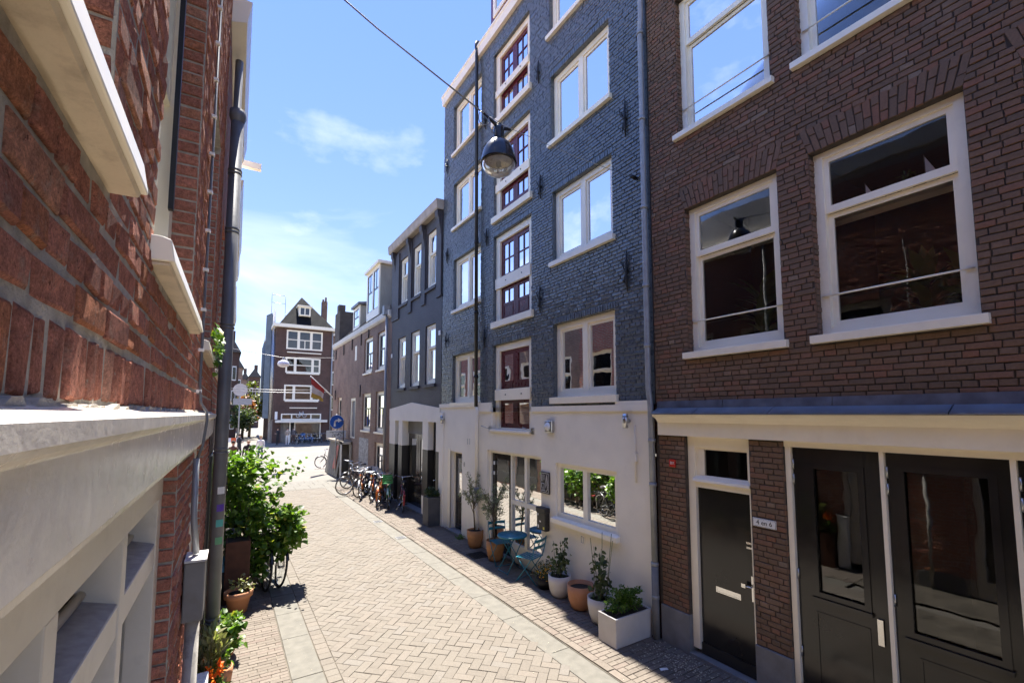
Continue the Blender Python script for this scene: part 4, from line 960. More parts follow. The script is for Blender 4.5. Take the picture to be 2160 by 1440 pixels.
def dormer(y0, y1, z0, z1, n, nwin, rise, depth):
    m = MB(); m.wbox(XW - n, XW - n + depth, y0, y1, z0, z1); d = m.build('dormer', DSIDE, fh)
    q = MB(); ring(q, FR, y0, y1, z0, z1, 0.14, n + 0.001, n + 0.05, wb=0.34)
    for k in range(1, nwin): x = y0 + (y1 - y0) * k / nwin; q.box(FR, x - 0.09, x + 0.09, z0 + 0.34, z1 - 0.14, n + 0.001, n + 0.048)
    q.build('dormer_frame', WHITE, d)
    for k in range(nwin):
        a = y0 + 0.14 + (y1 - y0 - 0.28) * k / nwin + (0.09 if k else 0); b = y0 + 0.14 + (y1 - y0 - 0.28) * (k + 1) / nwin - (0.09 if k < nwin - 1 else 0)
        MB().box(FR, a, b, z0 + 0.34, z1 - 0.14, n + 0.002, n + 0.006).build('pane_backing', ROOM, d); pane(FR, a, b, z0 + 0.34, z1 - 0.14, n + 0.02, d, GLASSD)
        s = MB(); ring(s, FR, a, b, z0 + 0.34, z1 - 0.14, 0.035, n + 0.02, n + 0.035); s.box(FR, a, b, (z0 + z1) / 2 + 0.1, (z0 + z1) / 2 + 0.16, n + 0.02, n + 0.034); s.box(FR, (a + b) / 2 - 0.015, (a + b) / 2 + 0.015, (z0 + z1) / 2 + 0.16, z1 - 0.14, n + 0.02, n + 0.034); s.build('sash', GREENF, d)
    r = MB(); r.add([(XW - n - 0.15, y0 - 0.12, z1), (XW - n - 0.15, y1 + 0.12, z1), (XW - n + depth, y1 + 0.12, z1 + rise), (XW - n + depth, y0 - 0.12, z1 + rise), (XW - n - 0.15, y0 - 0.12, z1 + 0.12), (XW - n - 0.15, y1 + 0.12, z1 + 0.12), (XW - n + depth, y1 + 0.12, z1 + rise + 0.12), (XW - n + depth, y0 - 0.12, z1 + rise + 0.12)], [(0, 1, 2, 3), (7, 6, 5, 4), (0, 4, 5, 1), (1, 5, 6, 2), (2, 6, 7, 3), (3, 7, 4, 0)])
    r.build('dormer_roof', WHITE if nwin > 1 else LEAD, d)
dormer(18.55, 20.5, 7.2, 9.35, 0.05, 2, 0.0, 2.4)
dormer(23.0, 24.35, 7.2, 8.55, -0.25, 1, 0.35, 2.2)
m = MB(); m.wbox(XW - 0.02, XW + 0.8, 26.6, 27.9, FT, 8.9); m.wbox(XW + 0.0, XW + 0.35, 27.0, 27.5, 8.9, 9.35); m.build('chimney', M('sooty_brick', (0.10, 0.085, 0.07), 0.9, var=0.3, bump=0.6), fh)
m = MB(); m.wbox(XW + 1.9, XW + 2.25, 21.3, 21.7, 8.6, 10.9); m.lathe((XW + 2.07, 21.5, 10.9), [(0.26, 0), (0.26, 0.12), (0.12, 0.2), (0.12, 0.5), (0.0, 0.5)], 10); m.build('chimney', LEAD, fh)
fp = tag(MB().tube([FR.P(17.40, 7.0, 0.09), FR.P(17.40, 0.0, 0.09)], 0.05, 10).build('downpipe', GREYPIPE), 'grey brown downpipe at the near corner of the dormer house', 'downpipe')
MB().box(FR, 17.28, 17.52, 6.95, 7.3, 0.0, 0.24).build('hopper', GREYPIPE, fp)
for u, z in ((20.3, 6.75), (21.6, 6.6), (23.4, 6.6), (25.3, 6.55), (27.3, 6.5), (21.55, 4.2), (27.2, 4.2)):
    MB().tube([FR.P(u, z - 0.3, 0.03), FR.P(u, z + 0.25, 0.03)], 0.025, 5).build('tie_anchor', IRON, fh)
GRAF = M('graffiti_paint', (0.42, 0.41, 0.40), 0.7, var=0.6, scale=9, dirt=0.9, dirtc=(0.05, 0.05, 0.06))
MB().box(FR, 20.0, 21.6, 0.4, 2.05, 0.001, 0.006).build('graffiti', GRAF, fh)
# ================================================================== red brick house on the left, right beside the camera
FL = Frame((-0.205, 0, 0), (0.0166, 1, 0), (1, -0.0166, 0))
TB_RED = texbrickM('red_brick_far', (0.34, 0.125, 0.09), (0.41, 0.15, 0.108), (0.36, 0.32, 0.27), 0.21, 0.06, 0.85, 0.25, 0.9, 0.010)
lh = thing('red_brick_house', 'weathered red brick house with white sills and painted ledge, close on the left', 'house', (-0.2, 2, 0))
LW = [(-0.06, 1.02, 3.585, 5.45), (1.53, 2.72, 3.585, 5.45), (3.52, 4.62, 3.585, 5.45)]
LU = []
LTOP = 8.2
m = MB(); sheet(m, FL, -5.0, 5.3, 3.1, LTOP, LW + LU, -0.005, 0.14); m.build('wall', MORTAR_L, lh)
rg = random.Random(41)
qs = [rect4(q) for q in course_rects(-0.35, 5.28, 3.262, LTOP - 0.1, 0.0605, 0.172, [(a, b, c - 0.055, d) for a, b, c, d in LW + LU] + [(a - 0.05, b + 0.05, d, d + 0.20) for a, b, c, d in LW + LU], 0.010, rg)]
u = -0.35
while u < 5.25:
    w_ = rg.uniform(0.050, 0.066); qs.append(rect4((u + 0.007, u + w_ - 0.006, 3.150, 3.248))); u += w_
for a, b, c, d in LW + LU: qs += arch_quads(a - 0.005, b + 0.005, d + 0.004, 0.19, 0.045, 0.062, 0.011, rg)
lay(FL, qs, lh, BRICK_RED, 'brick', front=0.0, cham=0.005, back=-0.03, jit=0.0035, proud=0.004, seed=42, stuffname='brickwork')
for (a, b, c, d) in LW + LU:
    Fv = Frame(FL.P(b, 0, 0), -FL.N, -FL.U)
    rq = []
    for k in range(int((d - c) / 0.0605)):
        z0 = c + k * 0.0605; rq.append(rect4((0.010, 0.115, z0 + 0.006, z0 + 0.0545)))
    lay(Fv, rq, lh, BRICK_RED, 'reveal_brick', front=0.009, cham=0.004, back=-0.02, jit=0.003, nmax=40, seed=int(c * 10 + a * 3), stuffname='reveal_bricks')
m = MB(); sheet(m, FL, -5.0, -0.35, 3.1, LTOP, [], 0.001, 0.1, False); m.build('rear_brickwork', TB_RED, lh)
for (a, b, c, d) in LW + LU:
    sash_window(lh, FL, a, b, c, d, c + 1.0, 0.10, WHITE, GLASS, (ROOML, 0.8), fw=0.11)
def left_sill(a, b, z, mat=WHITE):
    pr_ = [(-0.10, z - 0.052), (0.050, z - 0.050), (0.040, z + 0.010), (0.02, z + 0.016), (-0.10, z + 0.022)]
    o = profile(FL, a, b, pr_, 'window_sill', mat, lh, 0.004)
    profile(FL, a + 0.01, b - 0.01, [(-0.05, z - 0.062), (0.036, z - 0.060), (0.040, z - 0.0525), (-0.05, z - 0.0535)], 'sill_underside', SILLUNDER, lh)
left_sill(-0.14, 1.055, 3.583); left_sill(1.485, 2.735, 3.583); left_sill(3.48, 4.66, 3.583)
# black window stay on the middle window
MB().box(FL, 2.50, 2.53, 4.05, 5.2, -0.095, -0.075).build('window_stay', BLACK, lh)
# painted ledge (shop cornice)
bvl = profile(FL, -3.0, 5.10, [(-0.05, 2.955), (0.034, 2.955), (0.034, 3.082), (0.046, 3.090), (0.052, 3.098), (0.052, 3.122), (0.046, 3.130), (-0.02, 3.146), (-0.05, 3.146)], 'ledge', LEDGE, lh, 0.002)
profile(FL, -3.0, 5.08, [(-0.08, 2.925), (0.012, 2.925), (0.022, 2.935), (0.024, 2.954), (-0.08, 2.954)], 'ledge_moulding', LEDGE, lh, 0.002)
MORT = MB(); rgm = random.Random(4); u = -0.3
while u < 5.0: # crumbled mortar fillet on top of the ledge
    l_ = rgm.uniform(0.02, 0.07); h_ = rgm.uniform(0.001, 0.007); w_ = rgm.uniform(0.004, 0.016)
    MORT.prism(FL, [(u, 3.138), (u + l_, 3.138), (u + l_ * 0.8, 3.142 + h_), (u + l_ * 0.3, 3.140 + h_ * 1.1)], -0.01, w_); u += l_ * 0.8
MORT.build('mortar_fillet', MORTAR_L, lh, kind='stuff')
# shop front below the ledge
SF = M('shop_front_paint', (0.74, 0.68, 0.58), 0.4, var=0.08, scale=4, bump=0.1, dirt=0.35, dirtc=(0.42, 0.36, 0.29))
DUST = M('dusty_sill_top', (0.36, 0.34, 0.33), 0.7, var=0.25, scale=30, bump=0.2)
m = MB(); m.box(FL, -3.0, 2.55, 2.772, 2.924, -0.17, -0.055)
for a, b in ((-1.0, -0.93), (-0.3, -0.23), (0.42, 0.49), (1.10, 1.17), (1.735, 1.80)): m.box(FL, a, b, 0.3, 2.772, -0.17, -0.056)
m.box(FL, 2.44, 2.548, 0.3, 2.772, -0.17, -0.057); m.box(FL, -3.0, 2.55, 0.0, 0.3, -0.17, -0.05); sfo = bevel(m.build('shop_front_frame', SF, lh), 0.003)
for a, b in ((-0.92, -0.30), (-0.23, 0.42), (0.49, 1.10), (1.17, 1.735), (1.80, 2.44)):
    profile(FL, a, b, [(-0.165, 2.50), (-0.060, 2.50), (-0.060, 2.585), (-0.165, 2.615)], 'transom', SF, sfo)
    profile(FL, a + 0.001, b - 0.001, [(-0.150, 2.613), (-0.0625, 2.588), (-0.0625, 2.591), (-0.150, 2.616)], 'transom_dust', DUST, sfo)
    MB().tube([FL.P(a, 2.628, -0.142), FL.P(b, 2.628, -0.142)], 0.013, 8).build('glazing_bead', SF, sfo)
    pane(FL, a, b, 2.62, 2.772, -0.155, sfo, GLASSD); pane(FL, a, b, 0.3, 2.5, -0.14, sfo, GLASSD)
interior(FL, -2.9, 2.5, 0.0, 2.9, -0.18, 0.5, sfo, M('pale_blind', (0.42, 0.39, 0.35), 0.8, var=0.1))
# brick pier at the end of the shop front, second front beyond
pm = MB(); pm.box(FL, 2.556, 3.42, 0.0, 2.924, -0.25, -0.006); pm.box(FL, 4.5, 5.3, 0.0, 2.95, -0.25, -0.006); pm.build('pier_core', MORTAR_L, lh)
pq = [rect4(q) for q in course_rects(2.556, 3.42, 0.3, 2.92, 0.0605, 0.212, [], 0.012, rg)] + [rect4(q) for q in course_rects(4.5, 5.3, 0.3, 2.92, 0.0605, 0.212, [], 0.012, rg)]
lay(FL, pq, lh, BRICK_RED, 'pier_brick', front=0.0, cham=0.008, jit=0.004, back=-0.03, nmax=60, seed=44, stuffname='pier_brickwork')
for ub in (2.552, 4.497):
    Fv = Frame(FL.P(ub, 0, 0), -FL.N, -FL.U); rq = []
    for k in range(43): rq.append(rect4((0.008, 0.165 - 0.02 * (k % 2), 0.3 + k * 0.0605 + 0.006, 0.3 + k * 0.0605 + 0.0545)))
    lay(Fv, rq, lh, BRICK_RED, 'reveal_brick', front=0.010, cham=0.004, back=-0.01, jit=0.003, nmax=45, seed=45, stuffname='reveal_bricks')
m = MB(); ring(m, FL, 3.42, 4.495, 0.1, 2.92, 0.10, -0.16, -0.05); m.box(FL, 3.5, 4.4, 2.2, 2.3, -0.16, -0.055); w2 = m.build('door_frame', SF, lh)
MB().box(FL, 3.53, 4.38, 0.1, 2.2, -0.15, -0.10).build('door', SF, w2); pane(FL, 3.52, 4.39, 2.3, 2.82, -0.12, w2); interior(FL, 3.5, 4.4, 2.2, 2.9, -0.17, 0.5, w2, ROOML)
MB().box(FL, 2.7, 3.3, 0.0, 0.3, -0.05, 0.02).build('plinth', BLUEST, lh)
m = MB(); P = FL.P
m.add([P(-5, 0, -0.3), P(-5, LTOP, -0.3), P(-5, LTOP, -9), P(-5, 0, -9), P(5.3, 0, -0.3), P(5.3, LTOP, -0.3), P(5.3, LTOP, -9), P(5.3, 0, -9)], [(0, 1, 2, 3), (4, 7, 6, 5), (3, 2, 6, 7), (1, 5, 6, 2)]); m.build('side_wall', TB_RED, lh)
profile(FL, -5, 5.25, [(-0.3, LTOP), (0.05, LTOP), (0.07, LTOP + 0.3), (-0.3, LTOP + 0.3)], 'cornice', WHITE, lh)
# electric cable clipped to the wall, meter box
cbm = MB(); cu_ = 3.20
cbm.tube([FL.P(cu_ + 0.05, 6.5, 0.020), FL.P(cu_, 3.3, 0.020), FL.P(cu_ - 0.02, 3.19, 0.03), FL.P(cu_ - 0.03, 3.14, 0.062), FL.P(cu_ - 0.04, 3.09, 0.066), FL.P(cu_ - 0.05, 2.95, 0.052), FL.P(cu_ - 0.06, 2.86, 0.026)], 0.0075, 8)
cbo = tag(cbm.build('wall_cable', DARKPIPE), 'thin dark cable clipped up the red brick wall and over the ledge', 'cable')
for k in range(13): z = 3.25 + 0.24 * k; bevel(MB().box(FL, cu_ - 0.014 + 0.05 * k / 23, cu_ + 0.014 + 0.05 * k / 23, z, z + 0.018, 0.004, 0.032).build('cable_clip', PLATEW, cbo), 0.002)
MB().tube([FL.P(cu_ - 0.06, 2.88, 0.026), FL.P(cu_ - 0.065, 2.55, 0.030), FL.P(cu_ - 0.08, 2.36, 0.05)], 0.016, 8).build('conduit', GREYPIPE, cbo)
mbx = thing('meter_box', 'grey metal cable box on the left brick pier below the cable', 'cable box', FL.P(3.1, 2.0, 0.05)); bevel(MB().box(FL, 3.02, 3.20, 2.03, 2.34, 0.004, 0.098).build('box', M('grey_box', (0.20, 0.195, 0.19), 0.5, var=0.15, scale=9, dirt=0.4), mbx), 0.008)
MB().box(FL, 3.01, 3.21, 2.341, 2.352, 0.004, 0.105).build('lid', M('pale_lid', (0.6, 0.58, 0.55), 0.5), mbx); MB().tube([FL.P(3.11, 2.03, 0.05), FL.P(3.11, 0.02, 0.045)], 0.035, 10).build('riser_pipe', M('peeling_pipe', (0.46, 0.43, 0.38), 0.6, dirt=0.9, scale=6, dirtc=(0.1, 0.09, 0.08)), mbx)
# big dark drainpipe
dpm = MB(); dpm.tube([FL.P(5.18, 0.0, 0.10), FL.P(5.18, 6.05, 0.10)], 0.056, 16); ldp = tag(dpm.build('drainpipe', DARKPIPE), 'thick dark grey drainpipe on the left facade next to the green bush', 'downpipe')
MB().lathe(FL.P(5.18, 6.05, 0.10), [(0.057, 0.0), (0.075, 0.05), (0.075, 0.12), (0.0, 0.12)], 16).build('pipe_head', DARKPIPE, ldp)
for z in (1.2, 2.75, 3.95, 4.9, 5.5):
    for dz in (0.0, 0.035): MB().tube([FL.P(5.18, z + dz, 0.10), FL.P(5.18, z + dz + 0.02, 0.10)], 0.062, 16).build('pipe_ring', DARKPIPE, ldp)
STKS = [(2.38, PLATEW), (2.22, M('violet_sticker', (0.12, 0.05, 0.4), 0.5)), (2.08, M('teal_sticker', (0.1, 0.45, 0.4), 0.5)), (1.92, M('green_sticker', (0.15, 0.4, 0.2), 0.5))]
for z, mt in STKS:
    q = MB(); pts = []
    for k in range(5):
        a = -1.75 + 0.28 * k; pts.append((math.cos(a), math.sin(a)))
    vs_ = []
    for c_, s_ in pts: vs_ += [FL.P(5.18 + 0.0575 * s_, z, 0.10 + 0.0575 * c_), FL.P(5.18 + 0.0575 * s_, z + 0.065, 0.10 + 0.0575 * c_)]
    q.add(vs_, [(2 * k, 2 * k + 2, 2 * k + 3, 2 * k + 1) for k in range(4)], True); q.build('sticker', mt, ldp)
# thinner second pipe
p2 = tag(MB().tube([FL.P(5.9, 0.0, 0.075), FL.P(5.9, 7.2, 0.075)], 0.04, 12).build('drainpipe', DARKPIPE), 'thinner dark pipe just behind the thick drainpipe on the left', 'downpipe')
# ================================================================== houses further along the left side
TB_WHITE = texbrickM('white_painted_brick', (0.78, 0.77, 0.74), (0.74, 0.73, 0.70), (0.62, 0.61, 0.58), 0.21, 0.0625, 0.6, 0.4, 0.6)
TB_DARK = texbrickM('dark_brick_wall', (0.07, 0.045, 0.038), (0.09, 0.055, 0.045), (0.06, 0.05, 0.045))  # lower walls coloured dark to deepen the shop window reflections
def left_house(u0, u1, top, mat, label, nwin, low, storeys, off=0.0, framem=WHITE):
    h = thing('terraced_house', label, 'house', FL.P((u0 + u1) / 2, 0, -0.5)); hl_ = []; storeys = 1
    wd = (u1 - u0) / nwin
    for s in range(storeys):
        z0 = 3.6 + s * 2.75
        for k in range(nwin): hl_.append((u0 + wd * k + wd * 0.22, u0 + wd * k + wd * 0.78, z0, z0 + 1.7))
    m = MB(); sheet(m, FL, u0, u1, 0.0, 3.1, [], off, 0.1, False); m.build('lower_wall', low, h)
    m = MB(); sheet(m, FL, u0, u1, 3.1, top, hl_, off, 0.12 - off); m.build('wall', mat, h)
    for q in hl_: sash_window(h, FL, *q, q[2] + 1.0, 0.08, framem, GLASSD, (ROOML, 0.6), fw=0.08, sillp=(0.05, 0.08, 0.05))
    for k in range(nwin):
        a = u0 + wd * k + wd * 0.15; b = u0 + wd * k + wd * 0.85
        q = MB(); ring(q, FL, a, b, 0.05, 2.7, 0.1, off - 0.02, off + 0.02, wb=0.5); w = q.build('shop_front', GREENF, h); MB().box(FL, a + 0.09, b - 0.09, 0.5, 2.62, off - 0.01, off + 0.006).build('dark_glazing', BLACKGLOSS, w)
    m = MB(); P = FL.P; m.add([P(u0, 0, off - 0.02), P(u0, top, off - 0.02), P(u0, top, -8), P(u0, 0, -8), P(u1, 0, off - 0.02), P(u1, top, off - 0.02), P(u1, top, -8), P(u1, 0, -8)], [(0, 1, 2, 3), (4, 7, 6, 5), (1, 5, 6, 2)]); m.build('side_wall', mat, h)
    profile(FL, u0 + 0.02, u1 - 0.02, [(off, top - 0.25), (off + 0.14, top - 0.2), (off + 0.18, top + 0.05), (off - 0.2, top + 0.06)], 'cornice', framem, h)
    return h
wh_ = left_house(5.35, 8.6, 7.5, TB_RED, 'red brick house with white gable just beyond the thick drainpipe', 2, TB_DARK, 2, 0.0)
m = MB(); m.box(FL, 5.4, 8.55, 7.6, 8.4, -0.4, 0.0); m.build('white_gable', TB_WHITE, wh_)
left_house(8.65, 12.6, 7.0, TB_RED, 'red brick terraced house behind the green bush', 2, TB_DARK, 2, -0.02, CREAM)
left_house(12.65, 17.0, 7.6, TB_FAR, 'brown terraced house further along the left side', 2, TB_FAR, 2, -0.06)
left_house(17.05, 23.5, 7.2, TB_RED, 'last red brick house before the square on the left', 3, TB_RED, 2, -0.12)
# behind the camera, only seen in reflections
m = MB()
bk = thing('terraced_house', 'brown terraced house behind the camera on the left side', 'house', (-0.5, -10, 0)); sheet(m, FL, -16, -5.0, 0, 6.5, [], -0.02, 0.1, False); m.build('wall', TB_FAR, bk)
bm = ony(512, 345, 9.2)
wb_ = tag(MB().box(FL, 9.15, 9.25, bm.z - 0.06, bm.z + 0.05, -0.02, 0.42).build('flag_bracket', WHITE), 'white beam sticking out high on the left facades against the sky', 'beam'); MB().tube([FL.P(9.2, bm.z - 0.6, 0.02), FL.P(9.2, bm.z - 0.05, 0.06)], 0.03, 6).build('support', GREYPIPE, wb_)
b2 = ony(483, 748, 6.6); o = tag(bevel(MB().box(FL, 6.4, 6.7, b2.z - 0.07, b2.z + 0.09, 0.0, 0.14).build('alarm_box', PLATEW), 0.03), 'small white alarm box on the left facade beyond the drainpipe', 'alarm box'); MB().box(FL, 6.45, 6.65, b2.z - 0.1, b2.z - 0.07, 0.02, 0.1).build('base_plate', GREYPIPE, o)
# ================================================================== hanging street lamps
WIRE = M('wire', (0.33, 0.33, 0.33), 0.5, metal=0.6); LAMPB = M('lamp_black', (0.012, 0.011, 0.011), 0.22, var=0.1, bump=0.02)
def lampglass(name, c):
    m, n, l, b, o = newmat(name); b.inputs['Base Color'].default_value = (*c, 1); b.inputs['Roughness'].default_value = 0.12; b.inputs['Transmission Weight'].default_value = 0.75; b.inputs['IOR'].default_value = 1.2
    return m
LY = 4.75
lc = ony(1052, 330, LY)
sl = thing('hanging_street_lamp', 'black bell-shaped street lamp with glass bowl hanging from a cable over the street', 'street lamp', lc)
def LS(p): return [(r * 1.15, z * 1.15) for r, z in p]
r_ = 0.192
q = MB(); q.lathe(lc, LS([(0.05, 0.27), (0.055, 0.20), (0.085, 0.175), (0.13, 0.13), (0.17, 0.06), (0.19, -0.03), (0.198, -0.065), (0.20, -0.085), (0.185, -0.085), (0.18, -0.05), (0.15, 0.06), (0.0, 0.10)]), 32); q.build('shade', LAMPB, sl)
q = MB(); q.lathe(lc, LS([(0.184, -0.086), (0.175, -0.125), (0.14, -0.175), (0.09, -0.205), (0.03, -0.216), (0.0, -0.217)]), 32); q.build('glass_bowl', lampglass('lamp_bowl', (0.93, 0.88, 0.78)), sl)
q = MB(); q.lathe(lc, LS([(0.0, -0.03), (0.10, -0.04), (0.165, -0.075), (0.170, -0.08)]), 24); q.build('reflector', M('lamp_reflector', (0.62, 0.56, 0.45), 0.3, metal=0.4), sl)
q = MB(); q.lathe(lc, LS([(0.0, -0.06), (0.03, -0.07), (0.035, -0.13), (0.0, -0.15)]), 12); q.build('bulb', PLATEW, sl)
q = MB(); q.lathe(lc, LS([(0.058, 0.20), (0.062, 0.30), (0.058, 0.335), (0.0, 0.335)]), 16); q.build('cap', LAMPB, sl)
cdir = Vector((0.873, 0, -0.33)).normalized()
k0 = lc + Vector((0.0, 0, 0.40))
# catenary from high on the left wall, over the lamp, to the warehouse wall
endR = onx(1345, 375, XW); endR = Vector((XW - 0.02, LY, endR.z))
top = ony(1040, 250, LY); hi = ony(715, 0, LY)
sl_l = (hi.z - top.z) / (hi.x - top.x)
endL = Vector((FL.P(LY, 0, 0.02).x, LY, hi.z + sl_l * (FL.P(LY, 0, 0.02).x - hi.x) + 0.15))
q = MB(); q.tube([top + Vector((-0.14, 0, 0.02)), k0 + Vector((-0.02, 0, 0.0)), k0 + Vector((0.05, 0, -0.01)), k0 + Vector((0.17, 0, 0.01))], [0.016, 0.026, 0.026, 0.018], 8); q.tube([k0 + Vector((0, 0, -0.04)), k0 + Vector((0, 0, 0.03))], 0.03, 8); q.build('hanger_arm', LAMPB, sl)
q = MB(); q.tube([endL, endL * 0.5 + (top + Vector((-0.14, 0, 0.02))) * 0.5 + Vector((0, 0, -0.05)), top + Vector((-0.14, 0, 0.02))], 0.009, 6)
q.tube([top + Vector((-0.14, 0, 0.02)), k0 + Vector((0.16, 0, 0.03)), k0 * 0.5 + endR * 0.5 + Vector((0.08, 0, -0.02)), endR], 0.0035, 5); q.build('span_wire', WIRE, sl)
ctr = top + Vector((-0.14, -0.02, -0.06))
q = MB(); q.tube([ctr + Vector((0.075 * math.cos(a), 0.01 * math.sin(2 * a), 0.085 * math.sin(a))) for a in [2 * math.pi * k / 18 for k in range(18)]], 0.006, 5, closed=True); q.tube([ctr + Vector((0.07, 0, -0.02)), ctr + Vector((0.10, 0, -0.12)), ctr + Vector((0.16, 0, -0.16)), k0 + Vector((-0.02, 0, -0.06))], 0.006, 5); q.build('cable_loop', WIRE, sl)
MB().tube([endR + Vector((0.03, 0, 0)), endR + Vector((-0.10, 0, 0.01))], 0.028, 8).build('wall_hook', IRON, sl)
# second, pale lamp further down the street
gp = ony(598, 767, 30.0)
gl_ = thing('hanging_street_lamp', 'pale oval street lamp hanging on wires further down the street', 'street lamp', gp)
q = MB(); q.lathe(gp, [(0.0, 0.22), (0.12, 0.21), (0.27, 0.13), (0.335, 0.0), (0.30, -0.11), (0.18, -0.19), (0.0, -0.22)], 24); q.build('shade', M('pale_lamp', (0.62, 0.63, 0.66), 0.35), gl_)
q = MB(); q.lathe(gp, [(0.0, 0.4), (0.06, 0.38), (0.07, 0.215), (0.0, 0.2)], 10); q.build('cap', GREYPIPE, gl_)
q = MB(); q.tube([Vector((-0.1, 30, gp.z + 0.75)), gp + Vector((0, 0, 0.36)), ony(850, 755, 30)], 0.012, 5); q.build('span_wire', WIRE, gl_)
for k, (py, Yw) in enumerate(((818, 40.0), (823, 41.0))):
    a = ony(470, py, Yw); b = ony(690, py + 4, Yw); tag(MB().tube([a, a * 0.5 + b * 0.5 + Vector((0, 0, -0.08)), b], 0.02, 5).build('overhead_wire', WIRE), ('upper' if k == 0 else 'lower') + ' of two thin wires spanning the far end of the street', 'wire')
# ================================================================== traffic sign
ts = thing('traffic_sign', 'round blue turn-right sign with white arrow on a grey pole', 'traffic sign', (4.74, 24.0, 0))
BLUE = M('sign_blue', (0.005, 0.09, 0.42), 0.35, var=0.03); FS = Frame((4.74, 24.0, 0), (1, 0, 0), (0, -1, 0))
MB().tube([(4.74, 24.05, 0), (4.74, 24.05, 3.12)], 0.035, 10).build('pole', GREYPIPE, ts)
def disc(F, u, v, r, n0, n1, k=36): return MB().prism(F, [(u + r * math.cos(2 * math.pi * i / k), v + r * math.sin(2 * math.pi * i / k)) for i in range(k)], n0, n1)
disc(FS, 0, 2.72, 0.345, 0.012, 0.018).build('rim', PLATEW, ts); disc(FS, 0, 2.72, 0.33, 0.0185, 0.021).build('disc', BLUE, ts)
q = MB(); w_ = 0.042; A = [(-0.10, 2.50), (-0.10, 2.66), (-0.085, 2.73), (-0.03, 2.785), (0.06, 2.80)]
for (a0, b0), (a1, b1) in zip(A[:-1], A[1:]):
    d_ = Vector((a1 - a0, b1 - b0)).normalized(); nx, ny = -d_.y * w_, d_.x * w_; e = d_ * 0.012
    q.prism(FS, [(a0 - nx - e.x, b0 - ny - e.y), (a1 - nx + e.x, b1 - ny + e.y), (a1 + nx + e.x, b1 + ny + e.y), (a0 + nx - e.x, b0 + ny - e.y)], 0.021, 0.0235)
q.prism(FS, [(0.05, 2.69), (0.23, 2.80), (0.05, 2.91)], 0.021, 0.024); q.build('arrow', PLATEW, ts)
q = MB(); q.box(FS, -0.48, 0.45, 1.93, 2.30, 0.0, 0.02); sp = q.build('sub_plate', PLATEW, ts)
put_text(text_mesh('uitgezonderd', 0.12, 0.001), FS, -0.01, 2.22, 0.0215, INK, sp)
q = MB()
for u_ in (-0.13, 0.13):
    q.tube([FS.P(u_ + 0.075 * math.cos(a), 2.035 + 0.075 * math.sin(a), 0.022) for a in [2 * math.pi * k / 14 for k in range(14)]], 0.009, 4, closed=True)
for a, b in (((-0.13, 2.035), (-0.05, 2.13)), ((-0.05, 2.13), (0.09, 2.13)), ((-0.13, 2.035), (0.0, 2.035)), ((0.0, 2.035), (0.09, 2.13)), ((0.13, 2.035), (0.08, 2.16)), ((0.08, 2.16), (0.14, 2.17))): q.tube([FS.P(*a, 0.022), FS.P(*b, 0.022)], 0.008, 4)
q.build('bicycle_symbol', INK, sp)
# stoop with graffiti boards and railing in front of the dormer house
GW = M('graffiti_board', (0.15, 0.13, 0.10), 0.7, var=0.4, scale=4, dirt=0.5); GR_ = M('graffiti_red', (0.42, 0.07, 0.04), 0.6, var=0.4, scale=6, dirt=0.5)
st = thing('stoop', 'raised stoop with slanting graffiti-covered board and black railing below the landing door', 'stoop', (4.9, 24.5, 0))
q = MB(); q.prism(Frame((0, 23.3, 0), (1, 0, 0), (0, -1, 0)), [(4.72, 0), (5.27, 0), (5.27, 1.72), (4.96, 1.72)], -3.3, -0.12); q.build('stoop_body', GW, st)
q = MB(); q.add([(4.69, 23.45, 0.02), (4.69, 26.5, 0.02), (4.94, 26.5, 1.74), (4.94, 23.45, 1.74)], [(0, 3, 2, 1)]); q.build('board', GW, st)
q = MB(); q.add([(4.725, 23.9, 0.45), (4.725, 24.7, 0.35), (4.90, 24.6, 1.5), (4.90, 24.0, 1.6)], [(0, 3, 2, 1)]); q.v = [(x - 0.008, y, z) for x, y, z in q.v]; q.build('graffiti', GR_, st)
q = MB(); q.wbox(4.72, 5.26, 23.26, 26.6, 1.73, 1.82); q.build('landing', M('stoop_wood', (0.32, 0.27, 0.20), 0.8, var=0.25), st)
q = MB()
for z in (2.15, 2.75): q.tube([(4.95, 23.4, z), (4.95, 26.5, z)], 0.02, 6)
for y in (23.4, 24.9, 26.5): q.tube([(4.95, y, 1.8), (4.95, y, 2.78)], 0.02, 6)
q.build('railing', IRON, st)
q = MB(); q.wbox(4.78, 4.80, 22.9, 23.25, 0, 1.8); q.wbox(5.2, 5.24, 22.9, 23.25, 0, 1.8); q.wbox(4.78, 5.24, 22.9, 23.25, 1.66, 1.78); q.build('gate_frame', M('pale_wood', (0.5, 0.46, 0.38), 0.7), st)
# flag on the dormer house
fp0 = ony(690, 822, 27.8); fg = thing('flag', 'limp striped flag on an angled pole at the far corner of the dormer house', 'flag', fp0)
tip = ony(655, 793, 27.0); base_ = Vector((XW, 28.0, fp0.z - 0.4))
MB().tube([base_, tip], 0.03, 6).build('flag_pole', PLATEW, fg)
def wavecloth(P0, P1, drop, nu=10, nv=8, amp=0.08):
    vs_ = []; fs_ = []
    for i in range(nu + 1):
        for j in range(nv + 1):
            t = i / nu; s = j / nv; p = P0.lerp(P1, t) + Vector((0, 0, -drop * s * (1 - 0.35 * t))); p += Vector((amp * math.sin(9 * t + 3 * s), amp * math.cos(7 * t + 2 * s), 0)) * s; vs_.append(p)
    for i in range(nu):
        for j in range(nv): a = i * (nv + 1) + j; fs_.append((a, a + 1, a + nv + 2, a + nv + 1))
    return vs_, fs_
v_, f_ = wavecloth(tip.lerp(base_, 0.03), tip.lerp(base_, 0.6), 1.1)
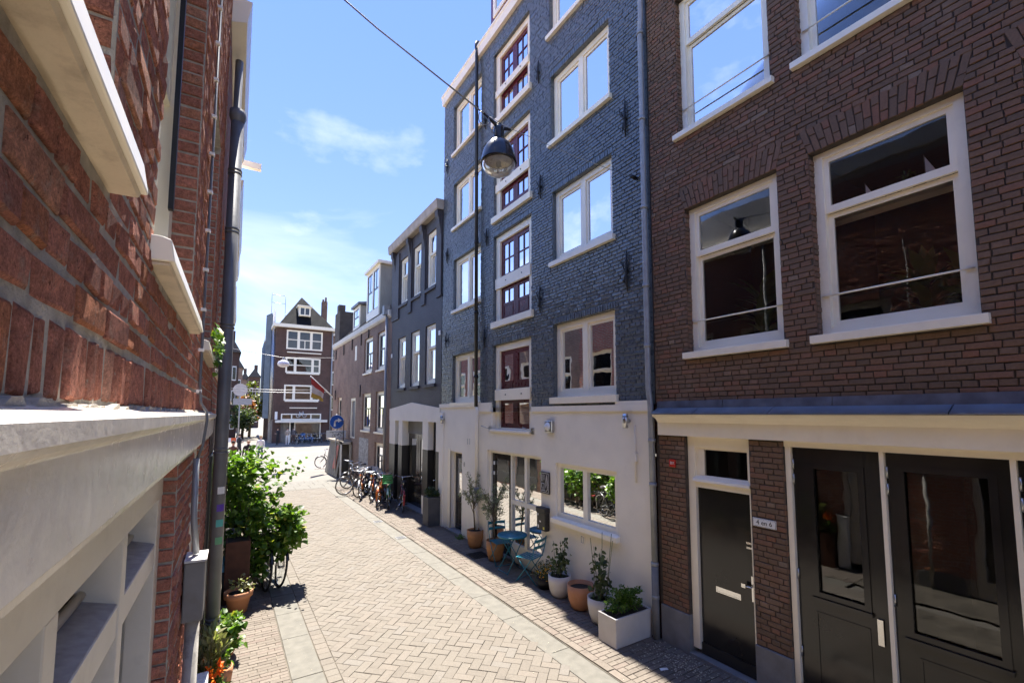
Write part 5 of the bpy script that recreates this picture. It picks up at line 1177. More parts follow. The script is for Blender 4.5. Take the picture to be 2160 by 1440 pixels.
for nm, c, lo, hi_ in (('flag_stripe', (0.5, 0.06, 0.05), 0, 3), ('flag_stripe', (0.75, 0.7, 0.66), 3, 6), ('flag_stripe', (0.62, 0.42, 0.08), 6, 8)):
    q = MB(); q.add(v_, [f for k, f in enumerate(f_) if lo <= k % 8 < hi_], True); q.build(nm, M('flag_%d' % lo, c, 0.8), fg)
# ================================================================== corner house at the end of the street
FB = 55.0
FF = Frame((0, FB, 0), (1, 0, 0), (0, -1, 0))   # u = X
def fx(px, py=870): return ony(px, py, FB).x
def fz(py, px=640): return ony(px, py, FB).z
TB_CORN = texbrickM('purple_brown_brick', (0.10, 0.058, 0.046), (0.125, 0.070, 0.056), (0.09, 0.07, 0.06), 0.21, 0.065, 0.8)
ch = thing('corner_house', 'brown brick corner house with pyramid tiled roof and bicycle shop at street level', 'house', (7.2, FB, 0))
CX0, CX1, CE = 4.35, 10.05, 12.55
bands = [(5.35, 9.05, fz(738), fz(698)), (5.35, 8.9, fz(787), fz(755)), (5.3, 8.9, fz(845), fz(812))]
shop = (5.1, 9.15, 0.0, fz(872))
m = MB(); sheet(m, FF, CX0, CX1, 0, CE, bands + [shop], 0.0, 0.2); m.build('wall', TB_CORN, ch)
m = MB(); m.quad((CX0, FB, 0), (CX0, FB + 14, 0), (CX0, FB + 14, CE), (CX0, FB, CE)); m.quad((CX1, FB, 0), (CX1, FB + 14, 0), (CX1, FB + 14, CE), (CX1, FB, CE)); m.quad((CX0, FB + 14, 0), (CX1, FB + 14, 0), (CX1, FB + 14, CE), (CX0, FB + 14, CE)); m.build('side_wall', TB_CORN, ch)
m = MB(); m.wbox(CX0 - 0.35, CX1 + 0.5, FB - 0.45, FB + 14.3, CE, CE + 0.35); m.build('eaves', WHITE, ch)
apex = Vector((7.15, FB + 3.5, 16.9)); rz0 = CE + 0.36
RT_ = M('glazed_dark_tiles', (0.010, 0.011, 0.014), 0.8, var=0.4, scale=5, bump=0.6, spec=0.1)
m = MB(); nr = 26
a0, b0 = Vector((CX0 + 0.25, FB - 0.2, rz0)), Vector((CX1 + 0.1, FB - 0.2, rz0)); a1, b1 = Vector((CX0 + 0.25, FB + 13.9, rz0)), Vector((CX1 + 0.1, FB + 13.9, rz0)); ap2 = Vector((7.15, FB + 10, 16.9))
for A, B, T0, T1 in ((a0, b0, apex, apex), (b0, b1, apex, ap2), (b1, a1, ap2, ap2), (a1, a0, ap2, apex)):
    for i in range(nr):
        t0, t1 = i / nr, (i + 1) / nr; up_ = Vector((0, 0, 0.05))
        p, q_, r2, s2 = A.lerp(T0, t0), B.lerp(T1, t0), B.lerp(T1, t1), A.lerp(T0, t1); m.add([p + up_, q_ + up_, r2, s2, p, q_], [(0, 1, 2, 3), (4, 5, 1, 0)])
m.build('roof', RT_, ch)
q = MB(); q.wbox(6.55, 7.75, FB + 0.4, FB + 1.9, CE + 1.55, CE + 2.6); dm = q.build('dormer', WHITE, ch); FD = Frame((0, FB + 0.4, 0), (1, 0, 0), (0, -1, 0))
q = MB(); ring(q, FD, 6.6, 7.7, CE + 1.6, CE + 2.55, 0.1, 0.001, 0.05); q.box(FD, 7.1, 7.2, CE + 1.7, CE + 2.45, 0.001, 0.048); q.build('frame', WHITE, dm); MB().box(FD, 6.7, 7.6, CE + 1.7, CE + 2.45, 0.002, 0.008).build('backing', ROOM, dm); pane(FD, 6.7, 7.6, CE + 1.7, CE + 2.45, 0.03, dm, GLASSD)
MB().wbox(6.4, 7.9, FB + 0.2, FB + 2.4, CE + 2.6, CE + 2.72).build('dormer_roof', WHITE, dm)
cmx = ony(682, 700, FB + 5).x; m = MB(); m.wbox(cmx - 0.3, cmx + 0.3, FB + 4.5, FB + 5.2, CE, 17.0)
for k in (-0.15, 0.15): m.lathe((cmx + k, FB + 4.85, 17.0), [(0.12, 0), (0.12, 0.45 + k), (0.0, 0.5 + k)], 8)
m.build('chimney', M('chimney_brick', (0.16, 0.10, 0.08), 0.85, var=0.3), ch)
for i, (a, b, c, d) in enumerate(bands):
    q = MB(); ring(q, FF, a, b, c, d, 0.16, -0.12, 0.03)
    s1, s2 = (a + (b - a) * 0.33, a + (b - a) * 0.68) if i == 0 else (a + (b - a) * 0.27, a + (b - a) * 0.77)
    for s in (s1, s2): q.box(FF, s - 0.13, s + 0.13, c + 0.16, d - 0.16, -0.12, 0.028)
    w = q.build('window', WHITE, ch)
    for x0, x1 in ((a + 0.16, s1 - 0.13), (s1 + 0.13, s2 - 0.13), (s2 + 0.13, b - 0.16)):
        q = MB(); q.box(FF, x0, x1, (c + d) / 2 - 0.04, (c + d) / 2 + 0.05, -0.08, 0.0)
        if i == 0 and x0 > a + 0.3 and x1 < b - 0.3: q.box(FF, (x0 + x1) / 2 - 0.04, (x0 + x1) / 2 + 0.04, c + 0.16, (c + d) / 2 - 0.04, -0.08, -0.001)
        q.build('glazing_bar', WHITE, w); pane(FF, x0, x1, c + 0.16, d - 0.16, -0.06, w, GLASSD)
    interior(FF, a, b, c, d, -0.13, 1.5, w, ROOML)
    sill(FF, a + 0.1, b - 0.1, c - (0.28 if i == 0 else 0.0), 0.12, -0.05, 0.14, w, WHITE)
MB().box(FF, 5.9, 8.7, fz(861), fz(859), 0.0, 0.05).build('string_course', CREAM, ch)
a, b, c, d = shop; aw = fz(888)
q = MB(); ring(q, FF, a, b, aw + 0.15, d, 0.12, -0.2, 0.04)
for s in (6.15, 8.1): q.box(FF, s - 0.06, s + 0.06, aw + 0.27, d - 0.12, -0.2, 0.038)
so_ = q.build('shop_front', WHITE, ch); pane(FF, a + 0.1, b - 0.1, aw + 0.25, d - 0.1, -0.08, so_, GLASSD)
MB().box(FF, a - 0.55, b + 0.55, aw - 0.12, aw + 0.14, -0.2, 0.75).build('awning', WHITE, so_)
q = MB(); ring(q, FF, 6.45, b, 0.35, aw - 0.13, 0.1, -0.2, 0.0); q.box(FF, 5.95, 6.1, 0, aw - 0.13, -0.2, 0.0); q.build('display_window', WHITE, so_); pane(FF, 6.5, b - 0.05, 0.4, aw - 0.15, -0.1, so_, GLASSD)
interior(FF, a, b, 0, d, -0.21, 3.0, so_, M('shop_interior', (0.22, 0.2, 0.18), 0.8, var=0.5, scale=1.5))
q = MB()
for u_ in (6.78, 7.42): q.tube([FF.P(u_ + 0.19 * math.cos(t), aw + 0.62 + 0.19 * math.sin(t), 0.06) for t in [2 * math.pi * k / 14 for k in range(14)]], 0.025, 4, closed=True)
for p_, r2 in (((6.78, 0.62), (6.95, 0.92)), ((6.95, 0.92), (7.3, 0.92)), ((7.3, 0.92), (7.42, 0.62)), ((6.95, 0.92), (7.1, 0.62)), ((7.1, 0.62), (7.3, 0.92)), ((6.78, 0.62), (7.1, 0.62)), ((7.3, 0.92), (7.26, 1.1)), ((6.95, 0.92), (6.92, 1.05))): q.tube([FF.P(p_[0], aw + p_[1], 0.06), FF.P(r2[0], aw + r2[1], 0.06)], 0.022, 4)
q.build('bicycle_emblem', PLATEW, so_)
MB().box(FF, 4.5, 4.75, fz(884), fz(868), 0.0, 0.12).build('shop_sign', PLATEW, ch)
MB().tube([(CX1 + 0.05, FB - 0.08, CE), (CX1 + 0.05, FB - 0.08, 0)], 0.07, 8).build('downpipe', GREYPIPE, ch)
# pale buildings right of it, seen in the gap
nh = thing('side_street_house', 'slice of a white and brown house in the gap right of the corner house', 'house', (13, 60, 0))
m = MB(); FN = Frame((0, 58, 0), (1, 0, 0), (0, -1, 0)); hs_ = [(10.6, 11.5, 3.5 + 3 * k, 5.2 + 3 * k) for k in range(3)] + [(12.2, 13.2, 3.5 + 3 * k, 5.2 + 3 * k) for k in range(3)]
sheet(m, FN, 10.1, 18, 0, 12.5, hs_, 0, 0.15); m.build('wall', TB_FAR, nh)
for h in hs_:
    q = MB(); ring(q, FN, *h, 0.18, -0.1, 0.05); w = q.build('window', WHITE, nh); pane(FN, h[0] + 0.15, h[1] - 0.15, h[2] + 0.15, h[3] - 0.15, -0.05, w, GLASSD); interior(FN, *h, -0.12, 1, w, ROOM)
MB().wbox(10.1, 18, 57.6, 66, 12.5, 12.9).build('roof', WHITE, nh)
gp_ = tag(MB().wbox(10.15, 10.6, 50.0, 51.5, 0, 3.6).build('utility_cabinet', M('grey_cabinet', (0.3, 0.3, 0.31), 0.6)), 'tall plain grey panel right of the corner house', 'panel'); MB().wbox(10.1, 10.65, 49.95, 51.55, 3.6, 3.7).build('cap', GREYPIPE, gp_)
# scaffold with netting along the left flank of the corner house
NET = M('scaffold_net', (0.16, 0.20, 0.24), 0.8, var=0.2, scale=2, bump=0.3)
P1 = ony(566, 860, 57.5); P2 = ony(547, 860, 80.0)
sc_ = thing('scaffold', 'tall steel scaffold beside the corner house wrapped in blue grey netting', 'scaffold', (P1.x, 60, 0))
q = MB(); kk = 24
for i in range(kk):
    t0, t1 = i / kk, (i + 1) / kk
    for t, off in ((t0, 0.0),): pass
    A = Vector((P1.x + (P2.x - P1.x) * t0 + 0.12 * (i % 2), 57.5 + 22.5 * t0, 0)); B = Vector((P1.x + (P2.x - P1.x) * t1 + 0.12 * ((i + 1) % 2), 57.5 + 22.5 * t1, 0))
    zt = 13.2 + 1.2 * (1 - t0); q.quad((A.x, A.y, 2.6), (B.x, B.y, 2.6), (B.x, B.y, zt), (A.x, A.y, zt + 0.1))
q.build('netting', NET, sc_)
q = MB(); q.quad((P1.x, 57.45, 2.6), (P1.x - 0.55, 57.8, 2.6), (P1.x - 0.55, 57.8, 14.2), (P1.x, 57.45, 14.5)); q.build('netting', NET, sc_)
q = MB(); x0, x1 = P1.x + 0.1, CX0 - 0.1
for x in (x0, (x0 + x1) / 2, x1):
    for y in (55.6, 57.2): q.tube([(x, y, 0), (x, y, 14.5 if x < x1 else 12)], 0.06, 5)
for z in (2.3, 4.3, 6.3, 8.3, 10.3, 12.3):
    for y in (55.6, 57.2):
        q.tube([(x0, y, z), (x1, y, z)], 0.05, 5); q.tube([(x0, y, z + 1.0), (x1, y, z + 1.0)], 0.04, 5)
for k, z in enumerate((2.3, 4.3, 6.3, 8.3, 10.3)): q.tube([(x0, 55.6, z), (x1, 55.6, z + 2)] if k % 2 else [(x1, 55.6, z), (x0, 55.6, z + 2)], 0.04, 5)
q.tube([(x0 - 0.2, 57.5, 14.5), (x0 - 0.2, 57.5, 16.8)], 0.03, 5); q.tube([(x0 + 1.2, 57.5, 13.5), (x0 + 1.2, 57.5, 16.7)], 0.03, 5); q.tube([(x0 - 0.2, 57.5, 16.6), (x0 + 1.2, 57.5, 16.6)], 0.03, 5); q.tube([(x0 - 0.2, 57.5, 15.7), (x0 + 1.2, 57.5, 15.7)], 0.03, 5)
q.build('tubes', STEEL, sc_)
DECK = M('deck_board', (0.4, 0.36, 0.3), 0.7, var=0.2)
for z in (2.35, 4.35, 6.35, 8.35, 10.35, 12.35): MB().wbox(x0, x1, 55.6, 57.2, z, z + 0.06).build('deck', DECK, sc_)
q = MB()
for k in range(14): q.wbox(x0 - 0.2 + 0.14 * k, x0 - 0.2 + 0.14 * k + 0.1, 55.3, 55.34, 0, 2.2 + 0.15 * (k % 3))
q.build('hoarding_plank', DECK, sc_, kind='stuff')
# far houses on the street beyond
def far_house(px0, px1, ptop, Y, label, mat, seed):
    a = ony(px0, 870, Y); b = ony(px1, 870, Y); zt = ony((px0 + px1) / 2, ptop, Y).z; F_ = Frame((0, Y, 0), (1, 0, 0), (0, -1, 0)); h = thing('far_house', label, 'house', (a.x, Y, 0)); rg_ = random.Random(seed)
    m = MB(); m.wbox(a.x, b.x, Y, Y + 12, 0, zt); m.build('wall', mat, h); n = max(2, int((b.x - a.x) / 1.6)); wd = (b.x - a.x) / n
    for k in range(n):
        for z in range(int((zt - 1.5) / 3.0)): MB().box(F_, a.x + wd * (k + 0.25), a.x + wd * (k + 0.75), 1.2 + 3 * z, 3.0 + 3 * z, 0.0, 0.06).build('window', PLATEW, h); MB().box(F_, a.x + wd * (k + 0.32), a.x + wd * (k + 0.68), 1.35 + 3 * z, 2.85 + 3 * z, 0.06, 0.08).build('pane', BLACKGLOSS, h)
    m = MB(); m.add([(a.x - 0.2, Y - 0.3, zt), (b.x + 0.2, Y - 0.3, zt), (b.x + 0.2, Y + 12, zt), (a.x - 0.2, Y + 12, zt), ((a.x + b.x) / 2, Y + 1, zt + 2.2), ((a.x + b.x) / 2, Y + 11, zt + 2.2)], [(0, 1, 4), (1, 2, 5, 4), (2, 3, 5), (3, 0, 4, 5), (3, 2, 1, 0)]); m.build('roof', TILE, h)
    m = MB(); m.wbox(b.x - 1.2, b.x - 0.5, Y + 2, Y + 3, zt, zt + 3.0); m.build('chimney', TB_CORN, h)
far_house(484, 505, 812, 150, 'pale distant house at the far left end of the street', M('far_pale', (0.42, 0.37, 0.32), 0.8, var=0.2), 1)
far_house(505, 522, 800, 135, 'brown distant house with chimney behind the street trees', TB_FAR, 2)
far_house(522, 546, 795, 120, 'distant brick house between the trees and the scaffold', TB_CORN, 3)
far_house(440, 487, 780, 170, 'distant row house hidden behind the left facades', TB_FAR, 4)
far_house(462, 499, 742, 66, 'dark brick house at the left side of the far street', TB_CORN, 5)
far_house(480, 508, 775, 92, 'narrow brown house in the far street behind the trees', TB_FAR, 6)
# back of a round traffic sign, far left
rs = ony(507, 822, 46.0); rt_ = thing('traffic_sign', 'round sign seen from behind on a post at the far left of the street', 'traffic sign', (rs.x, 46, 0)); FS2 = Frame((rs.x, 46, 0), (1, 0, 0), (0, -1, 0))
disc(FS2, 0, rs.z, 0.55, 0.0, 0.03).build('disc', M('sign_back', (0.5, 0.46, 0.43), 0.5), rt_); MB().tube([(rs.x, 46.05, 0), (rs.x, 46.05, rs.z + 0.5)], 0.05, 8).build('post', GREYPIPE, rt_); MB().box(FS2, -0.5, 0.9, rs.z - 1.3, rs.z - 0.75, 0.0, 0.03).build('lower_plate', GREYPIPE, rt_)
bp = ony(489, 893, 44); br = thing('road_barrier', 'red and white road barrier at the far left of the street', 'barrier', (bp.x, 44, 0))
for k in range(4): MB().wbox(bp.x - 0.7 + 0.35 * k, bp.x - 0.35 + 0.35 * k, 44, 44.05, 0.8, 1.15).build('stripe', M('orange_red', (0.7, 0.12, 0.03), 0.5) if k % 2 == 0 else PLATEW, br)
q = MB()
for x in (-0.5, 0.5): q.wbox(bp.x + x - 0.05, bp.x + x + 0.05, 43.9, 44.15, 0, 1.2)
q.build('leg', GREYPIPE, br)
# ================================================================== pots, plants and street furniture
LEAF_IVY = leafM('ivy_leaf', [(0.0, (0.045, 0.095, 0.015)), (0.35, (0.085, 0.165, 0.022)), (0.75, (0.135, 0.235, 0.035)), (0.95, (0.22, 0.29, 0.05)), (1.0, (0.34, 0.30, 0.05))], 0.35)
LEAF_DK = leafM('dark_leaf', [(0.0, (0.035, 0.055, 0.022)), (0.6, (0.065, 0.095, 0.038)), (1.0, (0.12, 0.15, 0.06))], 0.25)
LEAF_OL = leafM('olive_leaf', [(0.0, (0.12, 0.14, 0.085)), (0.6, (0.20, 0.22, 0.14)), (1.0, (0.33, 0.35, 0.22))], 0.2)
LEAF_BOX = leafM('box_leaf', [(0.0, (0.035, 0.085, 0.010)), (0.5, (0.075, 0.15, 0.018)), (1.0, (0.16, 0.25, 0.035))], 0.3)
LEAF_DRY = leafM('dry_grass', [(0.0, (0.20, 0.19, 0.09)), (0.5, (0.28, 0.27, 0.14)), (1.0, (0.22, 0.26, 0.09))], 0.25)
LEAF_TREE = leafM('tree_leaf', [(0.0, (0.07, 0.10, 0.02)), (0.5, (0.13, 0.17, 0.03)), (1.0, (0.24, 0.22, 0.05))], 0.3)
LEAF_RED = leafM('red_tree_leaf', [(0.0, (0.20, 0.05, 0.03)), (1.0, (0.38, 0.14, 0.06))], 0.3)
FL_OR = leafM('orange_petal', [(0.0, (0.75, 0.12, 0.01)), (1.0, (0.85, 0.25, 0.03))], 0.3); FL_YE = leafM('yellow_petal', [(0.0, (0.70, 0.30, 0.01)), (1.0, (0.8, 0.45, 0.04))], 0.3)
SOIL = M('potting_soil', (0.030, 0.022, 0.016), 0.95, var=0.4, scale=40, bump=1.0, bscale=90)
BARK = M('bark', (0.15, 0.12, 0.085), 0.9, var=0.3, scale=15, bump=0.8, bscale=50)
STEM = M('green_stem', (0.16, 0.17, 0.07), 0.7, var=0.3, scale=9)
TERRA = M('terracotta', (0.52, 0.235, 0.115), 0.75, var=0.14, scale=5, bump=0.25, bscale=40, dirt=0.25, dirtc=(0.55, 0.42, 0.32)); TERRA2 = M('ochre_terracotta', (0.46, 0.22, 0.085), 0.8, var=0.2, scale=8, bump=0.5, bscale=35, dirt=0.3)
CONCRETE = M('pale_concrete', (0.62, 0.585, 0.54), 0.8, var=0.08, scale=4, bump=0.2, bscale=60, dirt=0.2, dirtc=(0.42, 0.38, 0.33)); CORTEN = M('corten_steel', (0.10, 0.040, 0.022), 0.8, var=0.35, scale=6, bump=0.3)
TEAL = M('teal_paint', (0.010, 0.175, 0.235), 0.35, var=0.06, scale=4)
LSH = {'ivy': [(0, 0), (0.42, 0.18), (0.5, 0.45), (0.22, 0.75), (0, 1)], 'lance': [(0, 0), (0.14, 0.3), (0.15, 0.55), (0.08, 0.8), (0, 1)], 'oval': [(0, 0), (0.3, 0.25), (0.33, 0.55), (0.18, 0.85), (0, 1)]}
def leaf_pts(shape, L, fold=0.25, droop=0.18):
    s = LSH[shape]; k = len(s); v = []
    for x, y in s: v.append(Vector((0, y * L, -droop * L * y * y)))
    for sg in (-1, 1):
        for x, y in s[1:-1]: v.append(Vector((sg * x * L, y * L, abs(x) * L * fold - droop * L * y * y)))
    m = k - 2; f = []
    for base, flip in ((k, False), (k + m, True)):
        idx = [0] + [base + i for i in range(m)] + [k - 1]
        for i in range(len(idx) - 1):
            a, b, c, d = i, i + 1, idx[i + 1], idx[i]
            q = [x for x in ((a, b, c, d))]; q = list(dict.fromkeys(q))
            f.append(tuple(q[::-1] if flip else q))
    return v, f
def leaf_mat(p, d, n):
    d = d.normalized(); x = d.cross(n)
    if x.length < 1e-4: x = d.orthogonal()
    x.normalize(); z = x.cross(d)
    return Matrix.Translation(p) @ Matrix((x, d, z)).transposed().to_4x4()
def foliage(parent, leaves, shape, mat, own=0, seed=1, name='leaf', stuffname='foliage'):
    """leaves: (pos, dir, normal, size)"""
    rg = random.Random(seed); order = sorted(range(len(leaves)), key=lambda i: (leaves[i][0] - C0).length / leaves[i][3]); ow = set(i for i in order[:own])
    base = [leaf_pts(shape, 1.0, rg.uniform(0.1, 0.4), rg.uniform(0.05, 0.35)) for _ in range(4)]; ms = []
    for v, f in base:
        t = MB(); t.add(v, f, True); ms.append(t.mesh(name, mat))
    mb = MB(); inv = wm(parent).inverted()
    for i, (p, d, n, s) in enumerate(leaves):
        T = leaf_mat(p, d, n) @ Matrix.Diagonal((s, s, s, 1)); k = rg.randint(0, 3)
        if i in ow:
            o = bpy.data.objects.new(name, ms[k]); col.objects.link(o); o.matrix_basis = T; o.parent = parent; o.matrix_parent_inverse = inv
        else: mb.add([T @ v for v in base[k][0]], base[k][1], True, rg.uniform(0.001, 0.999))
    if mb.v: mb.build(stuffname, mat, parent, kind='stuff')
def rv(rg, s=1.0): return Vector((rg.gauss(0, 1), rg.gauss(0, 1), rg.gauss(0, 1))).normalized() * s
def clumps(rg, ells, nclump, per, size, spread):
    out = []
    for _ in range(nclump):
        c, r = rg.choice(ells); v = rv(rg) * (rg.random() ** 0.45)
        p = Vector((c[0] + v.x * r[0], c[1] + v.y * r[1], c[2] + v.z * r[2])); outw = Vector((v.x, v.y, v.z + 0.3))
        for _ in range(per):
            q = p + rv(rg) * spread * rg.random() ** 0.5
            d = (rv(rg) + outw * 0.9 + Vector((0, 0, -0.2))).normalized(); n = (Vector((0, 0, 1)) + rv(rg) * 0.7).normalized(); out.append((q, d, n, size * rg.uniform(0.65, 1.25)))
    return out
def pot(name, label, cat, x, y, prof, mat, soil=None, n=28, group=None):
    t = thing(name, label, cat, (x, y, 0.012), 0, group); q = MB(); q.lathe((x, y, 0.012), prof, n); o = q.build('pot', mat, t)
    if soil: MB().lathe((x, y, 0.012), [(0.0, soil[1] + 0.01), (soil[0], soil[1])], 20, False).build('soil', SOIL, t)
    return t
def roundpot(R0, H): return [(0.0, 0.0), (R0 * 0.58, 0.0), (R0 * 0.72, H * 0.08), (R0 * 0.90, H * 0.35), (R0 * 0.99, H * 0.7), (R0, H), (R0 * 0.93, H), (R0 * 0.90, H * 0.86), (R0 * 0.86, H * 0.84)]
# four round pots along the stucco wall
t1 = pot('plant_pot', 'pale round pot with leafy climbing plant, the farther of the two pale pots', 'plant pot', 5.00, 6.42, roundpot(0.195, 0.36), CONCRETE, (0.17, 0.31))
t2 = pot('plant_pot', 'empty terracotta pot filled with dark soil between the two pale pots', 'plant pot', 4.985, 5.85, roundpot(0.215, 0.375), TERRA, (0.19, 0.31))
t3 = pot('plant_pot', 'pale round pot with tall climbing plant on canes beside the box planter', 'plant pot', 4.915, 5.30, roundpot(0.205, 0.375), CONCRETE, (0.18, 0.32))
def climber(t, x, y, z0, h, seed, w):
    rg = random.Random(seed); q = MB(); lv = []
    for k in range(4):
        a = rg.uniform(0, 6.3); top = Vector((x + w * math.cos(a) * rg.uniform(0.4, 1), y + w * math.sin(a) * rg.uniform(0.4, 1), z0 + h * rg.uniform(0.72, 1.0))); b = Vector((x + 0.03 * math.cos(a), y + 0.03 * math.sin(a), z0))
        q.tube([b, b.lerp(top, 0.5) + rv(rg, 0.02), top], [0.007, 0.005, 0.003], 5)
        for i in range(34):
            s = 0.08 + 0.92 * rg.random() ** 1.3; p = b.lerp(top, s) + rv(rg, 0.075 * (1.25 - s)); lv.append((p, (rv(rg) + Vector((0, 0, -0.7))).normalized(), rv(rg) + Vector((0, 0, 0.7)), rg.uniform(0.05, 0.085)))
    for i in range(60):
        p = Vector((x, y, z0 + h * 0.28)) + Vector((rg.gauss(0, w * 0.55), rg.gauss(0, w * 0.55), rg.gauss(0, h * 0.15))); lv.append((p, (rv(rg) + Vector((0, 0, -0.6))).normalized(), rv(rg) + Vector((0, 0, 0.7)), rg.uniform(0.06, 0.10)))
    q.build('stem', STEM, t); foliage(t, lv, 'oval', LEAF_DK, 60, seed)
climber(t1, 5.0, 6.42, 0.32, 0.78, 61, 0.17); climber(t3, 4.915, 5.30, 0.33, 0.80, 62, 0.17)
for k, (dx, dy, h) in enumerate(((0.05, -0.1, 1.0), (-0.08, 0.05, 0.92), (0.1, 0.08, 0.95), (0.14, -0.02, 0.85))): MB().tube([(4.915 + dx * 0.6, 5.30 + dy * 0.6, 0.3), (4.915 + dx * 1.6, 5.30 + dy * 1.6, 0.33 + h)], 0.005, 5).build('cane', STEM, t3)
# rectangular planter with box shrub
bxp = thing('box_planter', 'rectangular pale planter with clipped green shrub at the end of the stucco wall', 'planter', (4.86, 4.78, 0.012))
q = MB(); q.wbox(4.52, 5.22, 4.60, 4.94, 0.012, 0.375); o = bevel(q.build('planter_box', CONCRETE, bxp), 0.008)
MB().wbox(4.545, 5.195, 4.625, 4.915, 0.375, 0.379).build('soil', SOIL, bxp)
q = MB(); FT_ = Frame((0, 0, 0), (1, 0, 0), (0, 0, 1)); ring(q, FT_, 4.518, 5.222, 4.598, 4.942, 0.026, 0.37, 0.392); q.build('rim', CONCRETE, bxp)
rg = random.Random(71); lv = clumps(rg, [((4.72, 4.79, 0.53), (0.17, 0.15, 0.14)), ((4.98, 4.76, 0.56), (0.19, 0.16, 0.16)), ((4.86, 4.76, 0.52), (0.26, 0.15, 0.13))], 110, 24, 0.032, 0.045); foliage(bxp, lv, 'oval', LEAF_BOX, 60, 72)
q = MB()
for k in range(14): p = rg.choice(lv)[0]; q.tube([(4.6 + 0.5 * rg.random(), 4.72 + 0.1 * rg.random(), 0.37), p], 0.004, 4)
q.build('twigs', BARK, bxp)
# orange-flowered shrub in a dark tub
fpz = thing('flower_tub', 'low shrub with small orange flowers in a dark tub between chair and pale pot', 'plant pot', (5.02, 6.86, 0.012)); q = MB(); q.lathe((5.02, 6.86, 0.012), [(0.0, 0.0), (0.13, 0.0), (0.17, 0.19), (0.15, 0.19), (0.0, 0.17)], 20); q.build('tub', IRON, fpz)
lv = clumps(rg, [((5.02, 6.86, 0.27), (0.22, 0.22, 0.18))], 55, 9, 0.055, 0.06); foliage(fpz, lv, 'lance', LEAF_DK, 20, 73)
lv = clumps(rg, [((4.98, 6.83, 0.28), (0.23, 0.23, 0.17))], 38, 2, 0.035, 0.03); foliage(fpz, lv, 'oval', FL_YE, 0, 74, stuffname='flowers')
# olive trees in ochre pots
def olive(x, y, label, seed, h, pot_h, R0):
    t = pot('olive_tree', label, 'potted tree', x, y, [(0.0, 0.0), (R0 * 0.66, 0.0), (R0 * 0.78, pot_h * 0.15), (R0 * 0.97, pot_h * 0.6), (R0, pot_h), (R0 * 0.92, pot_h), (R0 * 0.88, pot_h * 0.9)], TERRA2, (R0 * 0.9, pot_h * 0.9))
    rg = random.Random(seed); q = MB(); top = Vector((x - 0.06, y, 0.012 + h * 0.62)); q.tube([(x, y, pot_h * 0.85), (x - 0.02, y + 0.02, h * 0.4), top], [0.02, 0.016, 0.012], 7); lv = []
    for k in range(15):
        a = rg.uniform(0, 6.3); e = Vector((x - 0.06 + 0.36 * math.cos(a) * rg.uniform(0.5, 1), y + 0.32 * math.sin(a) * rg.uniform(0.5, 1), h * rg.uniform(0.62, 1.0))); s = Vector((x - 0.04, y, h * rg.uniform(0.42, 0.62))); md = s.lerp(e, 0.5) + Vector((0, 0, 0.05)); q.tube([s, md, e], [0.009, 0.006, 0.003], 5)
        for i in range(46): f = rg.uniform(0.3, 1.0); p = (md.lerp(e, (f - .5) * 2) if f > .5 else s.lerp(md, f * 2)) + rv(rg, 0.045); lv.append((p, (e - s).normalized() * 0.7 + rv(rg, 0.8), rv(rg), rg.uniform(0.045, 0.07)))
    q.build('trunk', BARK, t); foliage(t, lv, 'lance', LEAF_OL, 50, seed, stuffname='crown')
    for zz in (0.25, 0.5, 0.75):
        q = MB(); r2 = R0 * (0.8 + 0.2 * zz); q.lathe((x, y, 0.012), [(r2 + 0.002, pot_h * zz - 0.006), (r2 + 0.007, pot_h * zz), (r2 + 0.002, pot_h * zz + 0.006)], 28); q.build('pot_band', TERRA2, t)
olive(5.10, 9.75, 'olive tree in ochre clay pot by the white wall, the farther of two', 81, 1.72, 0.40, 0.195); olive(5.03, 8.68, 'olive tree in ochre clay pot in front of the shop door, behind the table', 82, 1.62, 0.42, 0.20)
GRIDM = M('door_grid', (0.02, 0.02, 0.02), 0.6); dg = thing('floor_grate', 'square black floor grate between the two olive pots', 'grate', (4.85, 9.15, 0.015)); q = MB(); ring(q, FG, 4.66, 5.06, 8.95, 9.35, 0.02, 0.013, 0.03)
for k in range(7): q.box(FG, 4.69 + 0.055 * k, 4.70 + 0.055 * k, 8.97, 9.33, 0.013, 0.028)
for k in range(7): q.box(FG, 4.68, 5.04, 8.99 + 0.05 * k, 9.0 + 0.05 * k, 0.013, 0.027)
q.build('bars', GRIDM, dg)
# dark planter by the charcoal house
bp_ = thing('tall_planter', 'tall square charcoal planter with low evergreen against the white pilaster', 'planter', (5.07, 12.30, 0.012)); bevel(MB().wbox(4.86, 5.24, 12.10, 12.50, 0.012, 0.80).build('planter_box', M('charcoal_planter', (0.075, 0.075, 0.08), 0.7, var=0.2, scale=5, bump=0.2), bp_), 0.01)
lv = clumps(rg, [((5.05, 12.28, 0.90), (0.20, 0.20, 0.12))], 60, 12, 0.05, 0.06); foliage(bp_, lv, 'oval', LEAF_DK, 0, 84)
# weeds at the wall foot
wd_ = tag(MB().add([(0, 0, 0)], []) or MB().lathe((5.16, 10.6, 0.012), [(0.03, 0), (0.01, 0.02), (0, 0.03)], 8).build('weed_tuft', SOIL), 'small tuft of weeds at the foot of the white wall', 'weeds'); lv = clumps(rg, [((5.13, 10.6, 0.06), (0.12, 0.16, 0.05))], 22, 6, 0.05, 0.04); foliage(wd_, lv, 'lance', LEAF_IVY, 0, 85)
